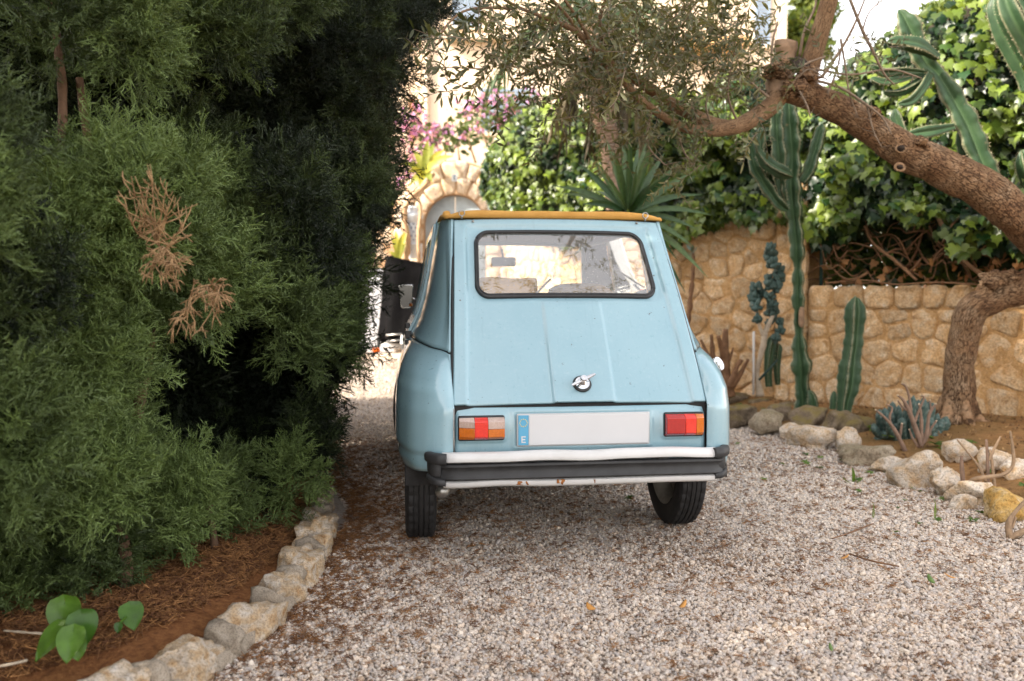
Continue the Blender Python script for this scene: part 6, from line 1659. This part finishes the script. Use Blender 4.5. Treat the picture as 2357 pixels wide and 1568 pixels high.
for p in ([(2325, 1245, 3.75, 7), (2322, 1205, 3.75, 6), (2340, 1175, 3.75, 5), (2375, 1140, 3.75, 5)], [(2325, 1240, 3.75, 7), (2350, 1225, 3.75, 6), (2390, 1205, 3.75, 5)], [(2330, 1215, 3.75, 3), (2338, 1190, 3.75, 2.5)]): stem_px(t, p, 'twig', M['tan_twig'], 18, 7, .2)
g = Geo()
for k in range(70):
    b = np.array(at(2330, 1247, 3.75)); d = rq.normal(size=3) * np.array([1, .7, .5]) + np.array([.3, 0, -.15]); d /= np.linalg.norm(d); l = rq.uniform(.04, .14)
    P = [b + d * l * .1, b + d * l * .5 + rq.normal(0, .015, 3), b + d * l + rq.normal(0, .02, 3)]; P = [np.array([p[0], p[1], max(.006, p[2])]) for p in P]; V, Fc = tube(spline(P, 6), np.linspace(.003, .001, 6), 4); g.add(V, Fc)
gpart('root_tangle', g, M['twig'], t)
# ---- arum plants at the lower left
M['arum'] = mat_leaf('arum_leaf', (.030, .095, .010), (.09, .19, .020), .3, .38, geo='random')
def heart(L, W, seed=0):
    r = np.random.default_rng(seed); n = 14; V = []; rows = []
    for i in range(n + 1):
        s = i / n; hw = W * (1.25 * s ** .36 * (1 - s) ** .92 * 1.75); y = L * s - (L * .0)
        row = []
        for a in np.linspace(-1, 1, 9):
            back_ = -.16 * L * (abs(a) ** 1.2) * (1 - s) ** 3 * 1.4
            row.append((hw * a, y + back_, .10 * L * abs(a) ** 1.4 * (1 - .3 * s) - .22 * L * s * s + .012 * L * math.sin(9 * s + 4 * a)))
        rows.append(row)
    return grid(np.array(rows))
def arum(label, base, leaves):
    t = thing('arum_plant', label, 'plant', tuple(base))
    for k, (u, v, Yd, L, W, tipdir, up) in enumerate(leaves):
        c = at(u, v, Yd - .20); y = Vector(tipdir).normalized(); z = Vector(up); z = (z - y * z.dot(y)).normalized(); x = y.cross(z)
        R = np.array(Matrix((x, y, z)).transposed()); L, W = L * .84, W * .84; V, Fc = heart(L, W, k); p0 = np.array(c) - np.array(y) * L * .45
        V = V @ R.T + p0; o = part('leaf', V, Fc, M['arum'], t)
        bb = Vector(base) + Vector((.01 * k, 0, 0)); V, Fc = tube(spline([tuple(bb), tuple((bb + Vector(p0)) / 2 + Vector((0, .01, .02))), tuple(p0)], 8), .0035, 6); part('leaf_stalk', V, Fc, M['arum'], t)
b0 = on_ground(170, 1470, .11)
arum('cluster of broad glossy heart shaped leaves under the left cypress', b0, [(148, 1425, 2.50, .115, .055, (.1, -.3, -.75), (0, -.8, .5)), (112, 1478, 2.42, .115, .046, (-.5, -.45, -.55), (-.2, -.6, .8)), (160, 1485, 2.38, .095, .042, (.05, -.6, -.7), (.1, -.7, .7)), (192, 1448, 2.45, .095, .046, (.25, -.3, -.8), (.3, -.8, .5)), (178, 1497, 2.40, .06, .028, (.2, -.3, -.8), (.4, -.8, .3))])
b1 = on_ground(300, 1440, .11)
arum('single heart shaped leaf right of the leaf cluster on the brown mulch', b1, [(304, 1420, 2.62, .085, .040, (.35, -.5, -.55), (.2, -.5, .9)), (272, 1446, 2.56, .03, .014, (0, -.3, -.6), (.2, -.8, .5))])
# ---- plants above the arch: bromeliad, pink bougainvillea
M['yellow_leaf'] = mat_leaf('yellow_green_blade', (.16, .20, .025), (.36, .33, .04), .3, .45, geo='random')
def blade_plant(name, label, cat, u, v, Yd, tips, w=.05, mat=None):
    hub = np.array(at(u, v, Yd)); t = thing(name, label, cat, tuple(hub))
    for k, (a, b, dy) in enumerate(tips):
        e = np.array(at(a, b, Yd + dy)); d = e - hub; L = np.linalg.norm(d); dn = d / L; side = np.cross(dn, [0, -1, .35]); side /= np.linalg.norm(side) + 1e-9; up = np.cross(side, dn); V = []; n = 9
        for i in range(n + 1):
            s = i / n; ww = w * (1 - s ** 3) * (.6 + .4 * math.sin(math.pi * s)) + .001; c = hub + d * s + np.array([0, 0, 1]) * .16 * L * math.sin(math.pi * s)
            for x, z in ((-1, .35), (0, 0), (1, .35)): V.append(c + side * ww * x + up * ww * z)
        part('leaf', V, [(3 * i + j, 3 * i + j + 1, 3 * i + j + 4, 3 * i + j + 3) for i in range(n) for j in (0, 1)], mat or M['yellow_leaf'], t)
    return t
blade_plant('rosette_plant', 'yellow green strap leaved rosette on top of the stone arch', 'plant', 978, 405, 11.7, [(920, 378, -.1), (935, 398, -.2), (950, 345, .1), (985, 322, 0), (1000, 330, .2), (1025, 345, 0), (1045, 360, -.1), (1010, 375, -.25), (965, 430, -.2), (940, 430, 0), (960, 360, .3), (995, 420, -.2)], .055)
blade_plant('strap_plant', 'tall yellow strap leaves beside the ceramic lamp, left of the arch', 'plant', 918, 600, 11.6, [(900, 545, 0), (910, 530, .1), (925, 540, -.1), (935, 560, 0), (942, 520, .1), (895, 580, 0)], .035)
M['vine_branch'] = simple('pale_vine_branch', (.42, .27, .15), .85, .25, 12, .4)
t = thing('climbing_stem', 'thick pale climbing stem winding up beside the arch and lamp', 'vine', tuple(at(930, 610, 11.7)))
for p in ([(928, 615, 11.7, 9), (938, 560, 11.7, 8), (930, 500, 11.7, 7), (942, 460, 11.7, 6), (975, 430, 11.7, 5), (1000, 400, 11.75, 4)], [(965, 610, 11.7, 4), (963, 540, 11.68, 4), (968, 480, 11.7, 4), (955, 440, 11.7, 4)]): stem_px(t, p, 'stem', M['vine_branch'], 26, 8, .2)
M['pink'] = mat_leaf('bougainvillea_bract', (.44, .17, .44), (.62, .36, .64), .35, .6); M['boug_leaf'] = mat_leaf('bougainvillea_leaf', (.03, .05, .018), (.12, .17, .04), .3, .45)
PET = []
for k in range(3):
    g = Geo()
    for j in range(3):
        V, Fc = leaf_geo(1.0, .42, .5, .2, 3); g.add(rot_to(V, (math.cos(j * 2.1), math.sin(j * 2.1), .9), j), Fc)
    PET.append(make_mesh('bougainvillea_bract', g.v, g.f, M['pink']))
BL = []
for k in range(3):
    V, Fc = leaf_geo(1.0, .34, .3, .2, 3); BL.append(make_mesh('bougainvillea_leaf', V, Fc, M['boug_leaf']))
def boug(label, Yd, masses):
    t = thing('bougainvillea', label, 'flowering shrub', tuple(at(masses[0][0], masses[0][1] + 60, Yd)))
    a, b = [], []
    for u, v, r, nf, nl in masses:
        for _ in range(nf // 2): q = rng.normal(size=3) * .5; a.append(tuple(at(u + q[0] * r, v + q[1] * r * .7, Yd + q[2] * .4 - .15)))
        for _ in range(nl): q = rng.normal(size=3) * .55; b.append(tuple(at(u + q[0] * r, v + 8 + q[1] * r * .8, Yd + q[2] * .5)))
        P = spline([tuple(at(u + 10, v + 90, Yd + .2)), tuple(at(u - 5, v + 40, Yd)), tuple(at(u, v, Yd))], 10); V, Fc = tube(P, np.linspace(.02, .006, 10), 6); part('stem', V, Fc, M['vine_branch'], t)
    if a: scatter('blossoms', np.array(a), rng.uniform(0, 6.28, (len(a), 3)), rng.uniform(.045, .08, len(a)), rng.random(len(a)), PET, parent=t)
    scatter('leaves', np.array(b), rng.uniform(0, 6.28, (len(b), 3)), rng.uniform(.07, .12, len(b)), rng.random(len(b)), BL, parent=t)
boug('bright pink bougainvillea above the arch, next to the dark cypress edge', 13.2, [(950, 300, 40, 60, 20), (985, 310, 40, 70, 40), (945, 265, 34, 50, 20), (1010, 290, 30, 30, 30), (965, 355, 30, 40, 20), (940, 420, 26, 40, 20), (960, 440, 20, 30, 16), (1085, 285, 40, 16, 70), (1060, 310, 36, 12, 60), (1030, 330, 30, 10, 40)])
boug('paler pink bougainvillea by the shuttered window above the ivy', 14.0, [(1075, 248, 34, 50, 20), (1110, 240, 34, 40, 40), (1150, 225, 40, 30, 60), (1190, 240, 40, 26, 60), (1230, 235, 30, 14, 50), (1130, 270, 50, 24, 110), (1180, 275, 60, 24, 130), (1250, 262, 50, 8, 90), (1300, 220, 40, 16, 60), (1400, 225, 40, 10, 70)])
# greenery and trees further back
M['far_leaf'] = mat_leaf('far_foliage', (.05, .09, .02), (.20, .25, .05), .35, .5); FL = []
for k in range(3):
    g = Geo(); r = np.random.default_rng(k)
    for j in range(10): V, Fc = leaf_geo(.5, .10, .3, .2, 2); g.add(rot_to(V, r.normal(size=3), j) + r.normal(size=3) * .25, Fc)
    FL.append(make_mesh('far_leaf_spray', g.v, g.f, M['far_leaf']))
def far_tree(label, Yd, masses, cat='tree', name='pine_tree', sc=(.35, .6)):
    u, v, r, n = masses[0]; base = at(u, 700, Yd); t = thing(name, label, cat, (base.x, Yd, 0)); a = []
    for u, v, r, n in masses:
        d = unit(rng.normal(size=(n, 3))) * rng.uniform(.3, 1, (n, 1)); a += [tuple(at(u + q[0] * r, v + q[1] * r, Yd + q[2] * r / F * Yd)) for q in d]
    scatter('crown', np.array(a), rng.uniform(0, 6.28, (len(a), 3)), rng.uniform(*sc, len(a)), rng.random(len(a)), FL, parent=t)
    P = [(base.x, Yd, 0), tuple(at(masses[0][0], masses[0][1], Yd))]; V, Fc = tube(spline(P, 8), np.linspace(.3, .1, 8), 8, rough=.2); part('trunk', V, Fc, M['brown_wood'], t)
far_tree('sunlit yellow green pine beside the corner of the house', 27.0, [(1855, 60, 45, 260), (1880, 20, 40, 200), (1835, 120, 45, 220), (1850, -40, 50, 200), (1880, 110, 30, 120)])
far_tree('yellow green bushy tree rising behind the ivy bank, right', 10.5, [(2180, 40, 60, 240), (2260, 0, 80, 340), (2330, -40, 80, 300), (2120, 75, 35, 120), (2230, 70, 70, 200)], 'tree', 'bushy_tree', (.10, .17))
far_tree('dark leafy shrub behind the low pale wall left of the arch', 13.2, [(900, 480, 40, 160), (870, 520, 40, 160), (850, 460, 60, 160), (780, 480, 80, 260), (820, 560, 60, 120)], 'shrub', 'leafy_shrub', (.14, .25))
far_tree('broad green tree far left beyond the cypresses', 19.0, [(600, 480, 160, 500), (350, 430, 200, 500), (120, 400, 240, 500), (720, 350, 100, 300)], 'tree', 'broad_tree', (.4, .7))
# ------------------------------------------------------------------ stones of the borders
kb = thing('stone_kerb', 'mortared limestone edging curving along the mulch bed under the cypresses', 'kerb', tuple(on_ground(600, 1400, 0)))
KP = spline([tuple(on_ground(u, v, .10))[:2] for u, v in ((100, 1660), (235, 1552), (345, 1530), (435, 1490), (535, 1425), (625, 1350), (688, 1280), (728, 1210), (738, 1150), (728, 1105))], 120)
KL = np.concatenate([[0], np.cumsum(np.linalg.norm(np.diff(KP, axis=0), axis=1))])
def kat(s): return np.array([np.interp(s, KL, KP[:, 0]), np.interp(s, KL, KP[:, 1])])
s, k = .05, 0; rk = np.random.default_rng(31)
while s < KL[-1] - .05:
    l = rk.uniform(.19, .30); a, b = kat(s), kat(min(s + l, KL[-1])); c = (a + b) / 2; d = b - a; ang = math.atan2(d[1], d[0])
    V, Fc = rock(4, (l * .58, .088, .092), 500 + k, .24, 1.9, .72, 9)
    ca, sa = math.cos(ang), math.sin(ang); V = np.column_stack([V[:, 0] * ca - V[:, 1] * sa + c[0], V[:, 0] * sa + V[:, 1] * ca + c[1], V[:, 2] + .040 + rk.uniform(-.010, .014)])
    part('stone', V, Fc, M['kerb_rock'], kb)
    V, Fc = rock(3, (.042, .066, .062), 600 + k, .22, 1.6, .6, 3); e = kat(min(s + l + .02, KL[-1]))
    V = np.column_stack([V[:, 0] * ca - V[:, 1] * sa + e[0], V[:, 0] * sa + V[:, 1] * ca + e[1], V[:, 2] + .05]); part('mortar', V, Fc, M['kerb_mortar'], kb)
    s += l + .045; k += 1
V, Fc = tube([(p[0], p[1], .0) for p in KP[::3]], .058, 8, rough=.2); part('mortar', V, Fc, M['kerb_mortar'], kb)
def boulder(label, u, v, w, h, mat, seed, z0=0.0, name='boulder', cat='rock', group=None, box=.45, dep=.8, owner=None, amp=.2):
    """(u, v) the middle, w and h the size in the photograph"""
    b = on_ground(u, v + h / 2, z0); Y = b.y; W, Hh = w / F * Y, h / F * Y
    V, Fc = rock(4, (W / 2 * 1.10, W / 2 * dep, Hh * .62), seed, amp, 1.25, box, 8); V = V + np.array([b.x, Y + W * .32 * dep, z0 + Hh * .38])
    if owner is not None: return part('stone', V, Fc, mat, owner)
    t = thing(name, label, cat, (b.x, Y + W * .3 * dep, z0), 0, group); part('rock', V, Fc, mat, t); return t
GB = 'boulders along the right edge of the gravel'
ed_ = thing('stone_border', 'dark mossy stone border along the cactus bed beside the car', 'stone border', tuple(on_ground(1850, 990, 0)))
for k, (u, v, w, h) in enumerate(((1715, 958, 100, 52), (1795, 952, 66, 56), (1866, 966, 108, 60), (1930, 974, 84, 62), (1984, 980, 82, 64), (1690, 925, 80, 46), (1755, 932, 70, 44), (1640, 930, 70, 50), (1590, 920, 70, 50), (1830, 945, 60, 40))):
    boulder('', u, v, w, h, M['mossy_rock'], 800 + k, 0, box=.62, owner=ed_)
for k, (lab, u, v, w, h, m, box) in enumerate((
    ('brown pointed stone in front of the mossy border next to the car', 1773, 975, 78, 56, 'grey_rock', .2), ('small orange tinted rock at the left end of the pale boulders', 1834, 992, 58, 40, 'pale_rock', .3),
    ('long pale orange boulder lying at the foot of the mossy border', 1880, 1006, 112, 54, 'pale_rock', .5), ('upright whitish rock between the long pale boulder and grey slab', 1952, 1012, 62, 58, 'pale_rock', .35),
    ('low flat grey stone slab in front of the blue cactus', 2008, 1046, 116, 52, 'grey_rock', .75), ('low pinkish rock at the foot of the big rounded boulder', 2050, 1072, 74, 44, 'pale_rock', .4),
    ('large rounded grey pink boulder in front of the stubby shrub', 2116, 1086, 112, 88, 'pale_rock', .3), ('round pale boulder right of the large rounded boulder', 2192, 1112, 92, 76, 'pale_rock', .35),
    ('weathered boulder half hidden behind the dry twigs', 2262, 1136, 122, 72, 'pale_rock', .45), ('big yellow stained boulder at the right edge of the frame', 2330, 1166, 110, 84, 'yellow_rock', .55))):
    boulder(lab, u, v, w, h, M[m], 840 + k, 0, group=GB, box=box)
for k, (lab, u, v, w, h) in enumerate((('pale angular rock at the back of the bed edge, above the dry twigs', 2222, 1040, 82, 48), ('pale rock beside the angular rock, behind the yellow boulder', 2294, 1062, 74, 54), ('whitish rock at the right frame edge, behind the yellow boulder', 2345, 1080, 62, 52), ('rounded pale rock low between the round boulder and yellow boulder', 2225, 1160, 60, 40))):
    boulder(lab, u, v, w, h, M['pale_rock'], 880 + k, .06 if k < 3 else 0, group='pale rocks in the bed')
# ------------------------------------------------------------------ covered scooter
SY = 10.2
sc0 = at(930, 845, SY); gs = gz(sc0.x, SY)
sct = thing('covered_scooter', 'scooter under a black weather cover parked beyond the car', 'scooter', (sc0.x, SY, gs))
def cover_outline(f):
    # (left, right) columns at height row v
    v = 588 + 212 * f; l = np.interp(v, [588, 600, 700, 770, 800], [885, 880, 868, 862, 872]); r = np.interp(v, [588, 600, 700, 800], [900, 1010, 1040, 1050]); return v, l, r
rows = []
for f in np.linspace(0, 1, 22):
    v, l, r = cover_outline(f); L_, R2_ = at(l, v, SY), at(r, v, SY); row = []
    for a in np.linspace(0, 2 * math.pi, 41):
        cx, hw = (L_.x + R2_.x) / 2, (R2_.x - L_.x) / 2; dy = .42 * (.45 + .55 * f)
        x = cx + hw * math.copysign(abs(math.cos(a)) ** .7, math.cos(a)); y = SY + .35 + dy * math.copysign(abs(math.sin(a)) ** .8, math.sin(a))
        z = L_.z + .0 - (.10 * (x - L_.x)) * (1 - f); fold = .028 * math.sin(a * 9 + 3 * f) * f + .03 * vnoise(np.array([[x * 4, y * 4, z * 3]]), 7)[0]
        zz_ = z if f < .97 else z + .10 * math.sin(a * 2.0 + .6) + .06
        row.append((x + fold * math.cos(a), y + fold * math.sin(a), zz_))
    rows.append(row)
top_ = [[(sum(p[0] for p in rows[0]) / 41, SY + .35, rows[0][0][2] + .03)] * 41]
V, Fc = grid(np.array(top_ + rows)); M['cover'] = simple('black_nylon_cover', (.004, .0038, .0042), .6, .3, 5, .35, 9, .03, Specular_IOR_Level=.02)
part('cover', V, Fc, M['cover'], sct)
M['white_plastic'] = simple('white_plastic', (.70, .69, .67), .35, .05, 8); M['orange'] = simple('orange_reflector', (.80, .16, .02), .25, .1, 20)
wv_ = at(905, 820, SY)
a_ = lambda V, x, z, y=0: V * 1.0 + np.array([x, SY + .1 + y, z])
V, Fc = lathe([(.10, -.04), (.17, -.055), (.215, -.045), (.225, 0), (.215, .045), (.17, .055), (.10, .04)], 30, 'x')
fx = at(905, 800, SY).x
w_ = part('wheel', a_(V, fx + .16, gs + .225), Fc, M['tyre'], sct)
V, Fc = lathe([(0, -.03), (.10, -.035), (.11, 0), (.10, .035), (0, .03)], 20, 'x'); part('rim', a_(V, fx + .16, gs + .225), Fc, M['steel'], w_)
for k in range(2):
    V, Fc = tube([tuple(at(888, 772 + 14 * k, SY)), tuple(at(945, 768 + 14 * k, SY))], .012, 8); part('crash_bar', V, Fc, M['steel'], sct)
V, Fc = tube(spline([tuple(at(872, 770, SY - .05)), tuple(at(870, 800, SY - .06)), tuple(at(856, 822, SY - .06))], 10), .022, 8); part('side_stand', V, Fc, M['rubber'], sct)
V, Fc = rock(3, (.05, .03, .03), 5, .05, 1, .5, 0); part('orange_reflector', V + np.array(at(866, 806, SY - .09)), Fc, M['orange'], sct)
V, Fc = grid(np.array([[(fx + .10 + .13 * b, SY - .10 + .42 * a, gs + .30 + .15 * math.sin(math.pi * a) + .02 * b) for a in np.linspace(0, 1, 10)] for b in np.linspace(0, 1, 5)])); o = part('mudguard', V, Fc, M['white_plastic'], sct); solid(o, .01)
V, Fc = rock(3, (.20, .18, .08), 9, .05, 1, .6, 0); part('footboard', V + np.array(at(918, 790, SY + .3)), Fc, M['white_plastic'], sct)
sh = at(868, 690, 11.3); gt = gz(sh.x, 11.3)
t = thing('grey_bin', 'pale grey upright bin half hidden behind the black scooter cover', 'bin', (sh.x, 11.3, gt))
o = gpart('body', Geo().box((sh.x - .30, 11.2, gt), (sh.x + .26, 11.7, gt + 1.05)), simple('pale_grey_plastic', (.52, .53, .56), .4, .05, 6), t, smooth=False); bevel(o, .03)
o = gpart('lid', Geo().box((sh.x - .32, 11.17, gt + 1.053), (sh.x + .28, 11.73, gt + 1.12)), simple('grey_lid', (.42, .43, .46), .4, .05, 6), t, smooth=False); bevel(o, .02)
# ------------------------------------------------------------------ gravel, needles, weeds
PB = []
for k in range(6):
    V, Fc = ico(1 if k % 2 else 2); r = np.random.default_rng(900 + k); V = V * r.uniform(.7, 1.15, 3) + r.normal(0, .10, V.shape); PB.append(make_mesh('pebble', V, Fc, M['gravel'], smooth=(k % 2 == 0)))
def drive_points(n, y0, y1):
    y = rng.uniform(y0, y1, n); x0, x1 = kerb_x(y) + .02, bed_x(y) + .08; x = x0 + (x1 - x0) * rng.random(n)
    ok = np.abs(x) < .80 * y + .45; return x[ok], y[ok]
X, Yv = [], []
for n, a, b in ((112000, 1.4, 3.2), (108000, 3.2, 5.2), (38000, 5.2, 7.6), (20000, 7.6, 11)):
    x, y = drive_points(n, a, b); X.append(x); Yv.append(y)
X, Yv = np.concatenate(X), np.concatenate(Yv); n = len(X)
gzv = np.array([gz(a, b) for a, b in zip(X, Yv)]) + .012 * vnoise(np.stack([X * 1.2, Yv * 1.2, 0 * X], 1), 3)
size = np.clip(rng.lognormal(math.log(.0056), .32, n), .004, .016) * np.clip(.9 + (Yv - 4) * .06, .9, 1.35)
sclx = size[:, None] * rng.uniform(.75, 1.25, (n, 3)) * np.array([1.1, 1.0, .72])
# darker damp grit gathers in patches and in the wheel ruts
wet = fbm(np.stack([X * 1.1, Yv * 1.1, 0 * X], 1), 14, 3)
tint = np.clip(rng.beta(1.6, 1.15, n), 0, 1); br = rng.random(n) < np.clip(.035 + .18 * np.clip(wet, 0, 1), 0, .35); tint[br] = rng.uniform(0, .14, br.sum())
scatter('gravel', np.stack([X, Yv, gzv + size * rng.uniform(-.05, .5, n)], 1), rng.uniform(0, 6.28, (n, 3)) * np.array([.16, .16, 1]), sclx, tint, PB)
M['litter'] = mat_leaf('dry_litter', (.12, .045, .016), (.40, .19, .065), .05, .8)
LT = []
for k in range(3):
    g = Geo(); r = np.random.default_rng(60 + k)
    for j in range(5): P = spline([r.normal(0, .4, 3) * [1, 1, .25], r.normal(0, .4, 3) * [1, 1, .3], r.normal(0, .5, 3) * [1, 1, .25]], 5); V, Fc = tube(P, .035, 3); g.add(V, Fc)
    LT.append(make_mesh('needle_litter', g.v, g.f, M['litter']))
n = 11000; y = rng.uniform(1.5, 5.2, n); x = kerb_x(y) - .10 - rng.random(n) ** 1.3 * 1.6
zb = .035 + .075 * np.minimum(1, (kerb_x(y) + .07 - x) / 4.2 * 12) + .03 * vnoise(np.stack([x * 2, y * 2, 5 + 0 * x], 1), 4)
scatter('needle_litter', np.stack([x, y, zb + .008], 1), rng.normal(0, .25, (n, 3)) + np.stack([0 * x, 0 * x, rng.uniform(0, 6.28, n)], 1), rng.uniform(.022, .045, n), rng.random(n), LT)
n = 9000; y = rng.uniform(1.6, 6.5, n); x = kerb_x(y) + .03 + rng.exponential(.20, n); m2 = rng.random(n) < .45; x[m2] = (kerb_x(y) + (bed_x(y) - kerb_x(y)) * rng.random(n))[m2]
scatter('fallen_needles', np.stack([x, y, np.full(n, .014) + np.array([gz(a, b) for a, b in zip(x, y)])], 1), rng.normal(0, .2, (n, 3)) + np.stack([0 * x, 0 * x, rng.uniform(0, 6.28, n)], 1), rng.uniform(.010, .03, n), rng.random(n), LT)
# brown crumbs and small leaves on the soil bed, sprouting weeds
M['crumb'] = mat_leaf('leaf_crumb', (.09, .04, .016), (.40, .24, .10), .05, .8)
CR = []
for k in range(3):
    V, Fc = leaf_geo(1.0, .34, .5, .4, 3); CR.append(make_mesh('leaf_crumb', V, Fc, M['crumb']))
n = 5200; y = rng.uniform(3.6, 9.2, n); x = bed_x(y) + .12 + rng.random(n) * 3.2
zb = np.array([gz(a, b) for a, b in zip(x, y)]) + .02 + .09 * np.minimum(1, (x - bed_x(y) - .06) / 5 * 12) + .03 * vnoise(np.stack([x * 2.2, y * 2.2, 9 + 0 * x], 1), 5)
scatter('soil_litter', np.stack([x, y, zb + .006], 1), rng.uniform(0, 6.28, (n, 3)), rng.uniform(.008, .030, n), rng.random(n), CR)
M['weed'] = mat_leaf('weed_leaf', (.05, .10, .014), (.16, .26, .04), .3, .5); WD_ = []
for k in range(3):
    g = Geo(); r = np.random.default_rng(40 + k)
    for j in range(7): V, Fc = leaf_geo(1.0, .26, .3, .5, 3); g.add(rot_to(V, (math.cos(j * .9), math.sin(j * .9), r.uniform(.4, 1.1)), r.uniform(-.5, .5)), Fc)
    WD_.append(make_mesh('weed', g.v, g.f, M['weed']))
n = 420; y = rng.uniform(3.7, 8.2, n); x = bed_x(y) + .15 + rng.random(n) ** .8 * 2.6; cl = fbm(np.stack([x * 1.4, y * 1.4, 0 * x], 1), 19, 2) > .05; x, y = x[cl], y[cl]; n = len(x)
scatter('ground_weeds', np.stack([x, y, np.full(n, .10) + np.array([gz(a, b) for a, b in zip(x, y)])], 1), np.stack([rng.normal(0, .2, n), rng.normal(0, .2, n), rng.uniform(0, 6.28, n)], 1), rng.uniform(.02, .055, n), rng.random(n), WD_)
n = 60; y = rng.uniform(2.6, 7.0, n); x = bed_x(y) - rng.exponential(.35, n)
scatter('gravel_weeds', np.stack([x, y, np.full(n, .012)], 1), np.stack([rng.normal(0, .2, n), rng.normal(0, .2, n), rng.uniform(0, 6.28, n)], 1), rng.uniform(.012, .035, n), rng.random(n), WD_)
def weed(label, u, v, h, tips):
    b = on_ground(u, v, .005); t = thing('weed', label, 'weed', tuple(b))
    for k, (dx, dz, l, w) in enumerate(tips):
        V, Fc = leaf_geo(l, w, .2, .3, 4); d = np.array([dx, -.2, dz]); part('leaf', rot_to(V, d / np.linalg.norm(d), math.pi) + np.array(b), Fc, M['weed_single'], t)
M['weed_single'] = mat_leaf('sprout_leaf', (.10, .18, .02), (.20, .30, .04), .3, .45, geo='random')
weed('small bright green sprout with one upright leaf in the gravel by the grey slab', 1962, 1112, .05, [(.15, 1, .085, .018), (-1, .25, .07, .014), (1, .3, .07, .014), (.4, .4, .05, .012)])
weed('thin grass tuft in the gravel below the yellow boulder', 2152, 1196, .08, [(.1, 1, .10, .003), (-.2, 1, .08, .003), (.3, 1, .07, .003)])
weed('thin pale grass blades in the gravel near the twigs', 2010, 1195, .06, [(.1, 1, .08, .003), (.3, 1, .06, .003), (-.3, 1, .05, .003)])
M['fallen_green'] = simple('fallen_green_leaf', (.10, .17, .03), .5, .2, 20); M['fallen_orange'] = simple('fallen_orange_leaf', (.50, .23, .05), .7, .25, 20)
for lab, u, v, L_, w, a, m in (('green fallen leaf lying on the gravel in the lower middle right', 2150, 1342, .055, .011, 1.5, 'fallen_green'), ('narrow orange fallen leaf on the gravel, lower centre', 1565, 1398, .045, .010, .9, 'fallen_orange'), ('crumpled orange leaf on the gravel left of the narrow one', 1370, 1402, .04, .016, 2.3, 'fallen_orange'),
                               ('small green fallen leaf near the bottom edge', 1915, 1498, .035, .006, 1.4, 'fallen_green'), ('yellow fallen leaf right of the car wheel', 1935, 1285, .04, .008, .3, 'fallen_orange'), ('orange fallen leaf near the lower right gravel', 2200, 1330, .04, .008, 2.6, 'fallen_orange')):
    b = on_ground(u, v, .02); V, Fc = leaf_geo(L_, w, .4, .25, 5); V = rot_to(V, (math.cos(a), math.sin(a), .08), 1.57 * 2) + np.array(b); o = part('fallen_leaf', V, Fc, M[m]); tag(o, lab, 'leaf', 'fallen leaves on the gravel'); solid(o, .0012, 0)
for lab, pts in (('thin dry twig lying across the gravel right of the car', [(1915, 1240, .015), (1960, 1225, .02), (2010, 1205, .016)]), ('long brown twig on the gravel near the right border', [(1955, 1275, .015), (2010, 1292, .02), (2070, 1304, .016)]), ('pale stick lying on the mulch at the lower left edge', [(-10, 1535, .13), (30, 1528, .135), (62, 1520, .13)]), ('long tan stalk on the mulch left of the leaf cluster', [(10, 1452, .13), (60, 1456, .14), (110, 1460, .135)])):
    V, Fc = tube(spline([tuple(on_ground(u, v, z)) for u, v, z in pts], 14), .0035, 6, rough=.3, rscale=40); o = part('fallen_twig', V, Fc, M['pale_stem'] if 'mulch' in lab else M['brown_wood']); tag(o, lab, 'twig')
b = on_ground(906, 978, .015); V, Fc = leaf_geo(.03, .012, .4, .2, 4); o = part('fallen_blossom', rot_to(V, (1, .2, .2), 0) + np.array(b), Fc, simple('pink_bract', (.55, .12, .38), .6, .1, 20)); tag(o, 'tiny pink blossom on the gravel left of the car', 'blossom')
